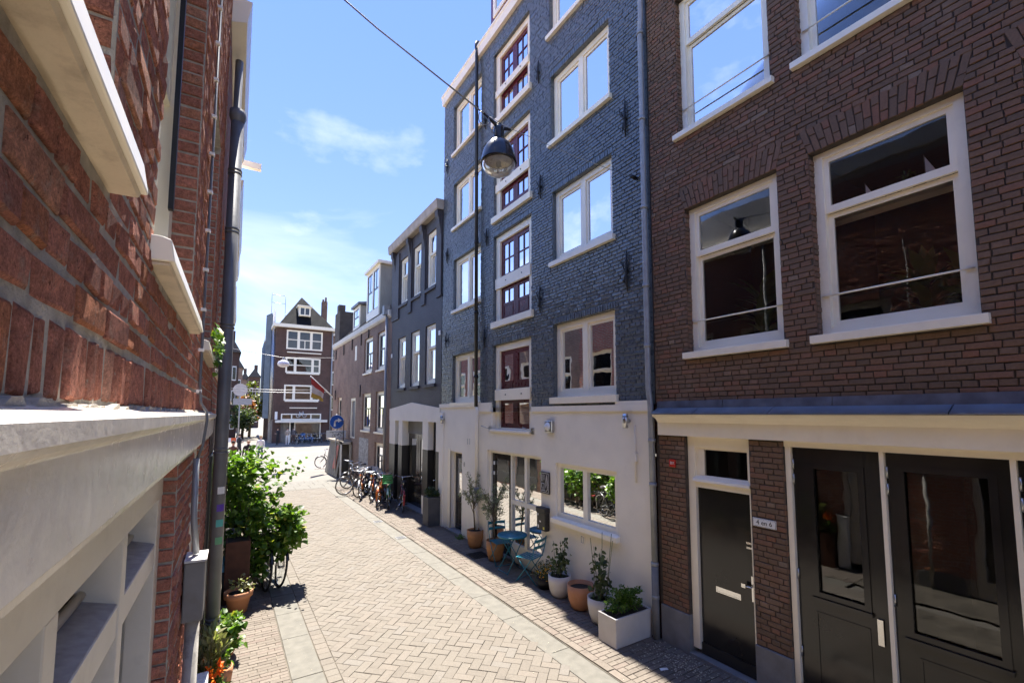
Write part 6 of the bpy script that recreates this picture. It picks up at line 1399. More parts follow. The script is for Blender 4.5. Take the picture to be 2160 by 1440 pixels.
# bistro table and chairs
def bistro_table(x, y):
    t = thing('bistro_table', 'round teal metal bistro table outside the shop', 'table', (x, y, 0.012)); q = MB(); q.lathe((x, y, 0.71), [(0.0, 0.012), (0.295, 0.012), (0.30, 0.004), (0.30, -0.018), (0.288, -0.018), (0.285, 0.0), (0.0, 0.0)], 40); q.build('table_top', TEAL, t)
    q = MB()
    for sy in (-0.17, 0.17):
        for sx in (-1, 1): 
            lg = MB(); lg.tube([(x + 0.22 * sx, y + sy, 0.012), (x - 0.2 * sx, y + sy * 0.75, 0.69)], 0.009, 6); lg.build('leg', TEAL, t)
    q.tube([(x + 0.215, y - 0.17, 0.03), (x + 0.215, y + 0.17, 0.03)], 0.007, 6); q.tube([(x - 0.215, y - 0.17, 0.03), (x - 0.215, y + 0.17, 0.03)], 0.007, 6); q.build('stretcher', TEAL, t)
def bistro_chair(x, y, rz, label):
    t = thing('folding_chair', label, 'chair', (x, y, 0.012), rz, 'teal folding chairs at the bistro table')
    for s in (-0.19, 0.19):
        MB().tube([(0.20, s, 0.0), (-0.02, s, 0.28), (-0.15, s, 0.46), (-0.20, s, 0.62), (-0.235, s, 0.82)], 0.0085, 6).build('back_leg', TEAL, t, True); MB().tube([(-0.24, s * 0.88, 0.0), (0.0, s * 0.88, 0.24), (0.19, s * 0.88, 0.44)], 0.0085, 6).build('front_leg', TEAL, t, True)
    for k in range(6): bevel(MB().wbox(-0.17 + 0.065 * k, -0.122 + 0.065 * k, -0.19, 0.19, 0.445, 0.452).build('seat_slat', TEAL, t, True), 0.002)
    for z in (0.64, 0.755):
        q = MB(); xx = -0.205 - (z - 0.64) * 0.16; vs_ = []
        for k in range(9): a = -1 + 2 * k / 8; dx = -0.035 * (1 - a * a); vs_ += [(xx + dx, 0.195 * a, z), (xx + dx - 0.008, 0.195 * a, z + 0.055)]
        q.add(vs_, [(2 * k, 2 * k + 2, 2 * k + 3, 2 * k + 1) for k in range(8)], True); o = q.build('back_slat', TEAL, t, True); md = o.modifiers.new('solid', 'SOLIDIFY'); md.thickness = 0.004
    q = MB(); q.tube([(0.2, -0.19, 0.012), (0.2, 0.19, 0.012)], 0.006, 6); q.tube([(-0.24, -0.167, 0.012), (-0.24, 0.167, 0.012)], 0.006, 6); q.build('stretcher', TEAL, t, True)
bistro_table(4.98, 7.92); bistro_chair(4.98, 7.28, R(112), 'teal folding chair on the near side of the round table'); bistro_chair(5.03, 8.45, R(-97), 'teal folding chair tucked in on the far side of the round table')
# ---------------------------------------------------------------- left side: bush, pots
bs = thing('ivy_bush', 'large unruly bright green ivy bush spilling over the left pavement', 'bush', (0.45, 9.9, 0.006)); rg = random.Random(91)
ells = [((0.42, 10.0, 1.85), (0.58, 0.75, 0.66)), ((0.30, 9.7, 1.25), (0.45, 0.6, 0.5)), ((0.72, 9.75, 1.25), (0.42, 0.5, 0.50)), ((1.02, 9.55, 1.05), (0.30, 0.4, 0.36)), ((0.55, 10.4, 2.0), (0.55, 0.6, 0.5)), ((0.62, 9.45, 0.62), (0.34, 0.35, 0.42)), ((0.28, 9.75, 2.05), (0.36, 0.5, 0.45)), ((0.1, 10.0, 1.6), (0.25, 0.5, 0.8)), ((1.08, 9.55, 0.98), (0.26, 0.35, 0.36)), ((0.8, 9.5, 0.8), (0.35, 0.3, 0.4))]
lv = clumps(rg, ells, 215, 15, 0.10, 0.15)
for k in range(9): # long shoots
    c = Vector((0.6 + 0.5 * rg.random(), 9.7, 1.0 + 1.2 * rg.random())); d = Vector((rg.uniform(0.2, 1), rg.uniform(-0.6, 0.4), rg.uniform(-0.1, 0.8))).normalized()
    for i in range(9): lv.append((c + d * 0.07 * i + rv(rg, 0.04), d + rv(rg, 0.7), rv(rg) + Vector((0, 0, 1)), 0.09 * (1.1 - 0.05 * i)))
foliage(bs, lv, 'ivy', LEAF_IVY, 300, 92)
q = MB()
for k in range(26):
    c, r = rg.choice(ells); e = Vector((c[0] + rg.uniform(-0.8, 0.8) * r[0], c[1] + rg.uniform(-0.8, 0.8) * r[1], c[2] + rg.uniform(-0.3, 0.9) * r[2])); b = Vector((rg.uniform(0.2, 0.75), rg.uniform(9.4, 10.1), 0.02)); q.tube([b, b.lerp(e, 0.4) + rv(rg, 0.12), b.lerp(e, 0.75) + rv(rg, 0.1), e], [0.014, 0.011, 0.007, 0.004], 5)
q.build('stems', BARK, bs)
ct = thing('corten_planter', 'tall rusty brown steel planter under the ivy bush', 'planter', (0.28, 9.2, 0.006)); bevel(MB().wbox(0.10, 0.46, 9.02, 9.40, 0.006, 1.0).build('planter_box', CORTEN, ct), 0.006); MB().wbox(0.13, 0.43, 9.05, 9.37, 1.0, 1.004).build('soil', SOIL, ct)
tp = pot('plant_pot', 'classic terracotta pot with rim and dry stalks below the rusty planter', 'plant pot', 0.30, 8.62, [(0.0, 0.0), (0.125, 0.0), (0.175, 0.24), (0.20, 0.24), (0.205, 0.33), (0.185, 0.33), (0.17, 0.27)], TERRA, (0.17, 0.28))
lv = clumps(rg, [((0.33, 8.62, 0.42), (0.16, 0.14, 0.10))], 16, 6, 0.06, 0.06); foliage(tp, lv, 'oval', LEAF_DRY, 0, 95, stuffname='stalks')
# trough with wispy herbs, broad leaves and orange flowers at the bottom left
tr = thing('plant_trough', 'dark narrow plant trough standing against the left facade near the drainpipe', 'planter', (0.0, 4.85, 0.006)); bevel(MB().wbox(-0.115, 0.07, 4.62, 5.08, 0.006, 0.66).build('trough', CORTEN, tr), 0.006); MB().wbox(-0.10, 0.055, 4.635, 5.065, 0.66, 0.664).build('soil', SOIL, tr)
wp = thing('herb_plant', 'wispy straw-coloured herbs growing in the trough by the left facade', 'plant', (-0.02, 4.9, 0.665)); lv = []
for k in range(520):
    a = rg.uniform(0, 6.3); rr = rg.random() ** 0.6; b = Vector((-0.02 + 0.09 * rr * math.cos(a), 4.9 + 0.16 * rr * math.sin(a), rg.uniform(0.67, 1.22))); lv.append((b, Vector((math.cos(a) * 0.5, math.sin(a) * 0.5, 1.0)) + rv(rg, 0.5), rv(rg), rg.uniform(0.04, 0.12)))
foliage(wp, lv, 'lance', LEAF_DRY, 40, 96); q = MB()
for k in range(30): a = rg.uniform(0, 6.3); q.tube([(-0.02 + 0.03 * math.cos(a), 4.9 + 0.05 * math.sin(a), 0.66), (-0.02 + 0.09 * math.cos(a), 4.9 + 0.15 * math.sin(a), rg.uniform(1.0, 1.28))], 0.002, 4)
q.build('stalks', LEAF_DRY, wp)
gp2 = thing('leafy_plant', 'broad-leaved green plant leaning out over the pavement from the trough', 'plant', (0.05, 5.0, 0.665)); lv = clumps(rg, [((0.10, 4.98, 1.05), (0.10, 0.16, 0.16)), ((0.13, 4.95, 1.22), (0.08, 0.10, 0.08))], 26, 6, 0.06, 0.05); foliage(gp2, lv, 'ivy', LEAF_IVY, 60, 97); MB().tube([(0.04, 5.0, 0.66), (0.09, 4.98, 1.0), (0.13, 4.95, 1.25)], 0.006, 5).build('stem', STEM, gp2)
fpo = thing('flowering_plant', 'orange flowers with green leaves at the near end of the trough', 'plant', (0.0, 4.68, 0.665)); lv = clumps(rg, [((0.03, 4.68, 0.80), (0.10, 0.10, 0.12))], 34, 8, 0.045, 0.04); foliage(fpo, lv, 'oval', LEAF_BOX, 30, 98)
lv = clumps(rg, [((0.03, 4.66, 1.0), (0.07, 0.09, 0.06))], 12, 8, 0.034, 0.018); foliage(fpo, lv, 'oval', FL_OR, 40, 99, name='petal', stuffname='flowers')
wbn = thing('white_crate', 'white box standing against the left facade at the bottom edge', 'box', (-0.07, 4.45, 0.006)); bevel(MB().wbox(-0.125, -0.03, 4.38, 4.58, 0.006, 1.03).build('box', M('white_plastic', (0.8, 0.8, 0.78), 0.4, var=0.04), wbn), 0.015); bevel(MB().wbox(-0.13, -0.025, 4.37, 4.59, 1.031, 1.055).build('lid', PLATEW, wbn), 0.008)
# pots further along the left pavement
for k, (x, y, h, lab) in enumerate(((0.12, 7.2, 0.3, 'terracotta pot with small green plant close to the left facade'), (0.05, 6.3, 0.28, 'low terracotta pot with green plant behind the trough'))):
    t = pot('plant_pot', lab, 'plant pot', x, y, roundpot(0.15, h), TERRA, (0.13, h * 0.85)); lv = clumps(rg, [((x, y, h + 0.12), (0.15, 0.18, 0.12))], 20, 7, 0.07, 0.06); foliage(t, lv, 'ivy', LEAF_IVY, 20, 180 + k)
# trailing plant on the third sill of the brick house
sp_ = thing('sill_plant', 'bright green trailing plant hanging over the left window sill', 'plant', FL.P(4.1, 3.6, 0.0)); lv = []
for k in range(90):
    u = rg.uniform(3.55, 4.55); s = rg.random(); p = FL.P(u, 3.66 + 0.08 * rg.random() - 0.30 * s * s * (0.3 + 0.7 * (u - 3.5)), 0.045 + 0.035 * rg.random()); lv.append((p, Vector((0.4, -0.2, -0.6)) + rv(rg, 0.6), Vector((0.6, -0.3, 0.6)) + rv(rg, 0.4), rg.uniform(0.035, 0.06)))
foliage(sp_, lv, 'ivy', LEAF_IVY, 60, 100); MB().tube([FL.P(3.6, 3.605, 0.02), FL.P(4.0, 3.64, 0.045), FL.P(4.5, 3.6, 0.05)], 0.004, 5).build('stem', STEM, sp_)
# petals and litter by the front door
pt_ = MB(); rgl = random.Random(111)
for k in range(420):
    a = Vector((rgl.gauss(4.95, 0.17), rgl.gauss(3.95, 0.33), 0.0165)); 
    if a.x > 5.24: continue
    s = rgl.uniform(0.006, 0.016); th = rgl.uniform(0, 6.3); d = Vector((math.cos(th), math.sin(th), rgl.uniform(-0.1, 0.4))) * s; e = Vector((-math.sin(th), math.cos(th), 0)) * s * 0.6; pt_.add([a - d, a + e, a + d, a - e], [(0, 1, 2, 3)], False, rgl.uniform(0.01, 0.99))
for k in range(500):
    a = Vector((rgl.uniform(0.0, 5.1), rgl.uniform(3.8, 14), 0.004)); a.z = 0.0165 if a.x > 4.05 else 0.006
    s = rgl.uniform(0.004, 0.009); th = rgl.uniform(0, 6.3); d = Vector((math.cos(th), math.sin(th), 0.1)) * s; e = Vector((-math.sin(th), math.cos(th), 0)) * s * 0.6; pt_.add([a - d, a + e, a + d, a - e], [(0, 1, 2, 3)], False, rgl.uniform(0.01, 0.99))
po_ = pt_.build('fallen_petals', leafM('dry_petal', [(0.0, (0.30, 0.25, 0.17)), (1.0, (0.62, 0.56, 0.44))], 0.1), kind='stuff'); po_['label'] = 'dry petals and crumbs scattered by the front door and on the street'; po_['category'] = 'litter'
pp = MB(); pp.add([(4.62, 3.95, 0.017), (4.70, 3.90, 0.030), (4.73, 3.95, 0.022), (4.65, 4.0, 0.018)], [(0, 1, 2, 3)]); tag(pp.build('paper_scrap', PLATEW), 'scrap of white paper on the pavement near the front door', 'paper')
# drain covers
for k, (px, py, lab) in enumerate(((801, 1099, 'small dark drain slot in the right gutter near the charcoal house'), (868, 1130, 'small dark drain slot in the right gutter nearer the camera'))):
    c = onz(px, py); dgo = thing('drain_cover', lab, 'drain', (3.9, c.y, 0.003)); MB().wbox(3.78, 4.02, c.y - 0.12, c.y + 0.12, 0.003, 0.0065).build('plate', BLUEST, dgo)
    q = MB()
    for j in range(5): q.wbox(3.80, 4.0, c.y - 0.10 + 0.045 * j, c.y - 0.08 + 0.045 * j, 0.0066, 0.008)
    q.build('slots', IRON, dgo)
# street trees far beyond
def tree(x, y, h, r, lab, mat, seed):
    t = thing('street_tree', lab, 'tree', (x, y, 0)); rg = random.Random(seed); q = MB(); q.tube([(x, y, 0), (x + 0.1, y, h * 0.35), (x, y, h * 0.6)], [0.18, 0.13, 0.08], 8)
    for k in range(9): a = rg.uniform(0, 6.3); q.tube([(x, y, h * rg.uniform(0.3, 0.55)), (x + r * 0.4 * math.cos(a), y + r * 0.4 * math.sin(a), h * 0.65), (x + r * 0.75 * math.cos(a), y + r * 0.75 * math.sin(a), h * rg.uniform(0.65, 0.95))], [0.07, 0.05, 0.02], 5)
    q.build('trunk', BARK, t); lv = clumps(rg, [((x, y, h * 0.68), (r, r, h * 0.30)), ((x + r * 0.3, y, h * 0.5), (r * 0.8, r * 0.8, h * 0.2))], 90, 12, 0.34, 0.5); foliage(t, lv, 'oval', mat, 0, seed, stuffname='crown')
pA = ony(527, 880, 72); tree(pA.x, 72, 7.4, 1.9, 'autumn-tinged street tree in front of the scaffold', LEAF_TREE, 121); pB = ony(512, 880, 68); tree(pB.x, 68, 5.6, 1.2, 'reddish street tree left of the tinged one', LEAF_RED, 122); pC = ony(503, 880, 64); tree(pC.x, 64, 4.8, 1.5, 'dark green tree at the far end of the street', LEAF_DK, 123)

hd = thing('ivy_hedge', 'second mass of ivy along the left facade behind the large bush', 'bush', (0.35, 12.3, 0.006)); rg = random.Random(131)
lv = clumps(rg, [((0.35, 11.6, 1.1), (0.4, 0.6, 0.9)), ((0.35, 12.6, 1.0), (0.4, 0.7, 0.85)), ((0.3, 13.6, 0.9), (0.4, 0.6, 0.75))], 110, 12, 0.12, 0.18); foliage(hd, lv, 'ivy', LEAF_IVY, 0, 132)
q = MB()
for k in range(12): q.tube([(0.3, 11.3 + 0.2 * k, 0.0), (0.3 + rg.uniform(-0.1, 0.2), 11.3 + 0.2 * k, 0.8), (0.3 + rg.uniform(-0.2, 0.3), 11.3 + 0.2 * k, 1.6)], [0.015, 0.01, 0.005], 5)
q.build('stems', BARK, hd)
# things on the window ledges of the brown house
SAIL = M('sail_cloth', (0.75, 0.73, 0.70), 0.7); JAR = M('jar_ceramic', (0.6, 0.58, 0.55), 0.4); PALMM = leafM('palm_leaf', [(0.0, (0.05, 0.09, 0.025)), (1.0, (0.11, 0.17, 0.05))], 0.25)
shf = tag(MB().box(FR, 1.1, 2.3, 5.255, 5.275, -0.40, -0.215).build('window_shelf', CREAM), 'narrow shelf behind the meeting rail of the big brown-house window', 'shelf'); MB().box(FR, 1.1, 2.3, 5.2, 5.255, -0.40, -0.39).build('shelf_edge', CREAM, shf)
for k, (u, s, lab) in enumerate(((1.90, 0.75, 'small white toy sailboat left on the window shelf'), (1.42, 1.0, 'taller white toy sailboat right on the window shelf'))):
    t = thing('toy_sailboat', lab, 'toy boat', FR.P(u, 5.276, -0.3)); MB().prism(FR, [(u - 0.09 * s, 5.31), (u - 0.06 * s, 5.277), (u + 0.06 * s, 5.277), (u + 0.10 * s, 5.31)], -0.32, -0.28).build('hull', JAR, t); MB().prism(FR, [(u + 0.015, 5.32), (u + 0.015, 5.32 + 0.26 * s), (u - 0.10 * s, 5.325)], -0.302, -0.298).build('sail', SAIL, t); MB().tube([FR.P(u + 0.02, 5.3, -0.3), FR.P(u + 0.02, 5.32 + 0.28 * s, -0.3)], 0.004, 5).build('mast', BARK, t)
for k, (u, h, lab) in enumerate(((1.80, 0.07, 'small jar next to the left toy sailboat'), (1.70, 0.08, 'white jar in the middle of the window shelf'), (1.58, 0.09, 'white plant jar with sprig on the window shelf'), (1.29, 0.07, 'low jar right of the taller sailboat'), (1.17, 0.10, 'white jar at the right end of the window shelf'))):
    t = thing('jar', lab, 'jar', FR.P(u, 5.276, -0.3)); MB().lathe(FR.P(u, 5.276, -0.3), [(0.0, 0.0), (0.035, 0.0), (0.042, h * 0.5), (0.036, h), (0.03, h), (0.0, h * 0.8)], 14).build('body', JAR, t)
    if k in (2, 4): foliage(t, clumps(rg, [((XW + 0.3, u, 5.276 + h + 0.06), (0.03, 0.05, 0.06))], 10, 5, 0.05, 0.03), 'lance', PALMM, 0, 140 + k)
for k, (u0, n, h, lab) in enumerate(((1.55, 14, 0.62, 'houseplant with long arching leaves inside the big window'), (1.2, 12, 0.5, 'palm-like houseplant inside the right corner of the big window'), (3.2, 12, 0.95, 'tall houseplant inside the small first-floor window'))):
    t = thing('houseplant', lab, 'houseplant', FR.P(u0, 3.9, -0.55)); MB().lathe(FR.P(u0, 3.92, -0.55), [(0.0, 0.0), (0.10, 0.0), (0.13, 0.22), (0.11, 0.22), (0.0, 0.2)], 16).build('pot', JAR, t); lv = []
    for i in range(n * 3):
        a = rg.uniform(0, 6.3); d = Vector((math.cos(a) * 0.3, math.sin(a), rg.uniform(0.3, 1.2))).normalized(); lv.append((FR.P(u0, 4.1 + rg.random() * h * 0.6, -0.55), d, Vector((0, 0, 1)) - d * 0.3, rg.uniform(0.25, 0.5)))
    foliage(t, lv, 'lance', PALMM, 0, 150 + k)
# ================================================================== bicycles
RUBBER = M('tyre_rubber', (0.018, 0.017, 0.016), 0.7, var=0.3); GREYT = M('grey_tyre', (0.20, 0.18, 0.155), 0.7)
SADDLE = M('saddle_leather', (0.03, 0.022, 0.018), 0.5); ORANGE = M('orange_paint', (0.62, 0.16, 0.015), 0.35, var=0.1); GREENP = M('green_paint', (0.02, 0.20, 0.05), 0.4, var=0.1)
BIKEBLACK = M('bike_black', (0.014, 0.014, 0.015), 0.3); BLUEP = M('blue_paint', (0.02, 0.16, 0.42), 0.35); MINT = M('mint_mudguard', (0.45, 0.62, 0.48), 0.4); REDB = M('bike_red', (0.35, 0.03, 0.03), 0.4); BRNB = M('bike_brown', (0.14, 0.10, 0.075), 0.4); SILV = M('silver_paint', (0.48, 0.48, 0.48), 0.35, metal=0.6)
WR = 0.345
def circ(cx_, cz, r, n, y=0.0): return [(cx_ + r * math.cos(2 * math.pi * k / n), y, cz + r * math.sin(2 * math.pi * k / n)) for k in range(n)]
def wheel_mesh(mat):
    q = MB(); q.tube(circ(0, 0, WR - 0.02, 32), 0.02, 8, closed=True); return q.mesh('wheel', mat)
WHM = {id(RUBBER): wheel_mesh(RUBBER), id(GREYT): wheel_mesh(GREYT)}
q = MB(); q.tube(circ(0, 0, WR - 0.045, 28), 0.009, 6, closed=True); RIMM = q.mesh('rim', CHROME)
q = MB()
for k in range(20):
    a = 2 * math.pi * k / 20; s = 0.025 if k % 2 else -0.025; q.tube([(0.02 * math.cos(a + 1.2), s, 0.02 * math.sin(a + 1.2)), ((WR - 0.045) * math.cos(a), 0, (WR - 0.045) * math.sin(a))], 0.0016, 3, False)
q.tube([(0, -0.05, 0), (0, 0.05, 0)], 0.022, 8); SPKM = q.mesh('spokes', STEEL)
def guard(cx_, a0, a1, w=0.028):
    q = MB(); n = 14; vs_ = []
    for k in range(n + 1):
        a = a0 + (a1 - a0) * k / n; r = WR + 0.022
        for y, dr in ((-w, -0.012), (0, 0.006), (w, -0.012)): vs_.append((cx_ + (r + dr) * math.cos(a), y, WR + (r + dr) * math.sin(a)))
    q.add(vs_, [(3 * k + j, 3 * k + j + 1, 3 * k + 4 + j, 3 * k + 3 + j) for k in range(n) for j in (0, 1)], True); return q
def bicycle(x, y, heading, lean, fm, label, group, guardm=None, tyre=RUBBER, crate=None, steer=0.0, step=True, coat=False, z=0.006):
    """heading: direction of the front wheel (radians from +x); local x forward, y left"""
    t = thing('bicycle', label, 'bicycle', (x, y, z), heading, group); t.rotation_euler = (lean, 0, heading); gm_ = guardm or fm; B = 0.54
    for cx_ in (-B, B):
        o = link('wheel', WHM[id(tyre)], t, True); o.location = (cx_, 0, WR)
        if cx_ > 0: o.rotation_euler = (0, 0, steer)
        link('rim', RIMM, o, True); link('spokes', SPKM, o, True)
    bb = (-0.09, 0, 0.29); seat = (-0.26, 0, 0.80); head0 = (0.33, 0, 0.60); head1 = (0.28, 0, 0.88); rear_ = (-B, 0, WR)
    q = MB(); q.tube([bb, seat], 0.016, 8); q.tube([head0, head1], 0.02, 8); q.tube([head0, (0.12, 0, 0.36), bb] if step else [head0, bb], 0.02, 8)
    q.tube([(0.30, 0, 0.76), (0.05, 0, 0.50), (-0.17, 0, 0.50)] if step else [head1, (-0.25, 0, 0.78)], 0.016, 8)
    for s in (-0.05, 0.05): q.tube([bb, (-B, s, WR)], 0.011, 6); q.tube([(-0.24, 0, 0.72), (-B, s, WR)], 0.009, 6)
    q.build('frame', fm, t, True)
    q = MB()
    for s in (-0.05, 0.05): q.tube([(0.35, s * 0.6, 0.58), (0.40, s, 0.5), (B, s, WR)], 0.012, 6)
    q.build('fork', fm, t, True)
    q = MB(); q.tube([(0.28, 0, 0.86), (0.265, 0, 1.0)], 0.012, 6); q.tube([(0.02, 0.30, 1.06), (0.14, 0.31, 1.07), (0.26, 0.22, 1.03), (0.30, 0.0, 1.0), (0.26, -0.22, 1.03), (0.14, -0.31, 1.07), (0.02, -0.30, 1.06)], 0.011, 6); q.build('handlebar', CHROME, t, True)
    for s in (-1, 1): MB().tube([(0.02, 0.30 * s, 1.06), (0.12, 0.31 * s, 1.07)], 0.017, 8).build('grip', RUBBER, t, True)
    q = MB(); q.tube([(-0.25, 0, 0.78), (-0.275, 0, 0.93)], 0.013, 6); q.build('seat_post', CHROME, t, True)
    q = MB(); vs_ = []
    for xx, w_, zz in ((-0.42, 0.06, 0.965), (-0.38, 0.10, 0.975), (-0.30, 0.09, 0.965), (-0.20, 0.035, 0.955), (-0.12, 0.018, 0.95)): vs_ += [(xx, -w_, zz - 0.045), (xx, -w_ * 0.7, zz), (xx, w_ * 0.7, zz), (xx, w_, zz - 0.045)]
    q.add(vs_, [(4 * i + j, 4 * i + j + 1, 4 * i + j + 5, 4 * i + j + 4) for i in range(4) for j in range(3)] + [(0, 3, 2, 1), (16, 17, 18, 19)], True); q.build('saddle', SADDLE, t, True)
    guard(-B, R(20), R(190)).build('mudguard', gm_, t, True); guard(B, R(30), R(165)).build('mudguard', gm_, t, True)
    q = MB(); q.wbox(-0.50, -0.02, -0.075, -0.045, 0.24, 0.36); q.lathe((0, 0, 0), [(0.0, -0.014), (0.085, -0.014), (0.085, 0.0), (0, 0)], 14); k = len(q.v) - 56; q.v[k:] = [(-0.09 + a, -0.06 + c, 0.29 + b) for a, b, c in q.v[k:]]; q.build('chain_case', BIKEBLACK if not coat else gm_, t, True)
    q = MB(); q.tube([(-0.09, -0.09, 0.29), (0.02, -0.10, 0.16)], 0.010, 6); q.tube([(-0.09, 0.09, 0.29), (-0.20, 0.10, 0.42)], 0.010, 6); q.build('crank', CHROME, t, True)
    for p_, s in (((0.02, -0.15, 0.16), -1), ((-0.20, 0.15, 0.42), 1)): MB().wbox(p_[0] - 0.045, p_[0] + 0.045, p_[1] - 0.04, p_[1] + 0.04, p_[2] - 0.012, p_[2] + 0.012).build('pedal', RUBBER, t, True)
    q = MB()
    for s in (-0.06, 0.0, 0.06): q.tube([(-0.30, s, 0.735), (-0.80, s, 0.735)], 0.006, 5)
    for xx in (-0.32, -0.55, -0.78): q.tube([(xx, -0.065, 0.735), (xx, 0.065, 0.735)], 0.006, 5)
    for s in (-0.065, 0.065): q.tube([(-0.72, s, 0.735), (-B, s * 0.9, WR)], 0.005, 5)
    q.build('carrier', BIKEBLACK, t, True); q = MB(); q.tube([(0.345, 0, 0.80), (0.40, 0, 0.80)], [0.025, 0.04], 10); q.build('headlight', CHROME, t, True); MB().wbox(-0.90, -0.87, -0.035, 0.035, 0.56, 0.60).build('rear_light', REDB, t, True)
    MB().tube([(-0.36, 0.06, 0.30), (-0.42, 0.20, 0.012)], 0.008, 5).build('kickstand', CHROME, t, True)
    if coat: # closed coat guard panels over the rear wheel
        for s in (-0.055, 0.055): MB().prism(Frame((0, s, 0), (1, 0, 0), (0, -1, 0)), [(-B + 0.30 * math.cos(a), WR + 0.30 * math.sin(a)) for a in [R(10 + 16 * k) for k in range(11)]], -0.003, 0.003).build('coat_guard', gm_, t, True)
    if crate:
        x0, m_ = crate; c = MB(); zb = 0.76 if x0 < 0 else 0.84
        FC = Frame((0, 0, 0), (1, 0, 0), (0, 0, 1))
        for k in range(4): ring(c, FC, x0 - 0.2, x0 + 0.2, -0.16, 0.16, 0.014, zb + 0.07 * k, zb + 0.035 + 0.07 * k)
        for sx in (-0.19, 0, 0.19):
            for sy in (-0.152, 0.152): c.wbox(x0 + sx - 0.012, x0 + sx + 0.012, sy - 0.006, sy + 0.006, zb, zb + 0.24)
        c.wbox(x0 - 0.19, x0 + 0.19, -0.15, 0.15, zb, zb + 0.012); c.build('crate', m_, t, True)
    return t
GB = 'bicycles parked at the charcoal house'
bicycle(4.55, 18.55, R(182), 0.05, BRNB, 'brown bicycle with slatted crate seen side-on, leftmost in the row', GB, BIKEBLACK, GREYT, (-0.52, PLATEW))
bicycle(4.52, 17.75, R(248), 0.08, ORANGE, 'orange bicycle with silver mudguards next to the crate bicycle', GB, SILV, coat=True)
bicycle(4.78, 17.25, R(246), 0.06, ORANGE, 'second orange bicycle with silver mudguards, closer to the wall', GB, SILV, coat=True)
bicycle(4.62, 16.05, R(68), 0.10, ORANGE, 'orange bicycle with orange coat guard in the middle of the row, rear towards us', GB, ORANGE, coat=True)
bicycle(4.86, 15.55, R(250), 0.06, GREENP, 'green bicycle with mint mudguards and a green front crate', GB, MINT, crate=(0.50, GREENP))
bicycle(5.03, 14.85, R(75), 0.05, BIKEBLACK, 'black bicycle with red rear light, rightmost in the row', GB, REDB)
bicycle(4.88, 16.5, R(240), 0.1, BIKEBLACK, 'black bicycle wedged between the orange and green ones', GB)
bicycle(4.72, 18.1, R(225), 0.06, BIKEBLACK, 'dark bicycle between the crate bicycle and the orange pair', GB)
bicycle(5.0, 18.6, R(240), 0.12, BRNB, 'dull purple bicycle behind the orange ones against the wall', GB)
bicycle(4.95, 20.2, R(200), 0.05, BIKEBLACK, 'black bicycle half hidden by the stoop gate', GB)
bicycle(5.02, 21.7, R(262), 0.05, BIKEBLACK, 'dark bicycle against the wall in front of the stoop gate', GB)
bicycle(5.3, 28.4, R(190), 0.05, BIKEBLACK, 'black bicycle poking out beyond the stoop', None)
GLB = 'bicycles under the ivy bush'
bicycle(0.66, 9.9, R(-84), -0.10, BIKEBLACK, 'black bicycle half buried in the ivy bush, wheel towards us', GLB); bicycle(0.86, 10.0, R(-82), -0.14, BIKEBLACK, 'dark bicycle leaning on the outer side of the ivy bush', GLB); bicycle(0.18, 9.9, R(-95), 0.05, M('light_blue_bike', (0.10, 0.32, 0.42), 0.4), 'light blue bicycle against the left facade behind the drainpipe', GLB)
GF = 'bicycles parked in front of the corner shop'
rgb = random.Random(5)
FBK = [(6.35, 'black bicycle leftmost in front of the shop window'), (6.85, 'blue bicycle second from left in front of the shop window'), (7.35, 'bright blue bicycle in the middle of the shop row'), (7.8, 'pale blue bicycle right of the middle of the shop row'), (8.35, 'black bicycle right of the blue ones at the shop'), (8.9, 'dark bicycle second from right at the shop'), (9.4, 'dark bicycle rightmost in front of the corner shop')]
for k, (x, lab) in enumerate(FBK): bicycle(x, 52.2 + 0.5 * rgb.random(), R(-100 + 30 * rgb.random()), 0.05, BLUEP if k in (1, 2, 3) else BIKEBLACK, lab, GF, z=-0.006, crate=(0.50, BLUEP) if k in (1,) else None)
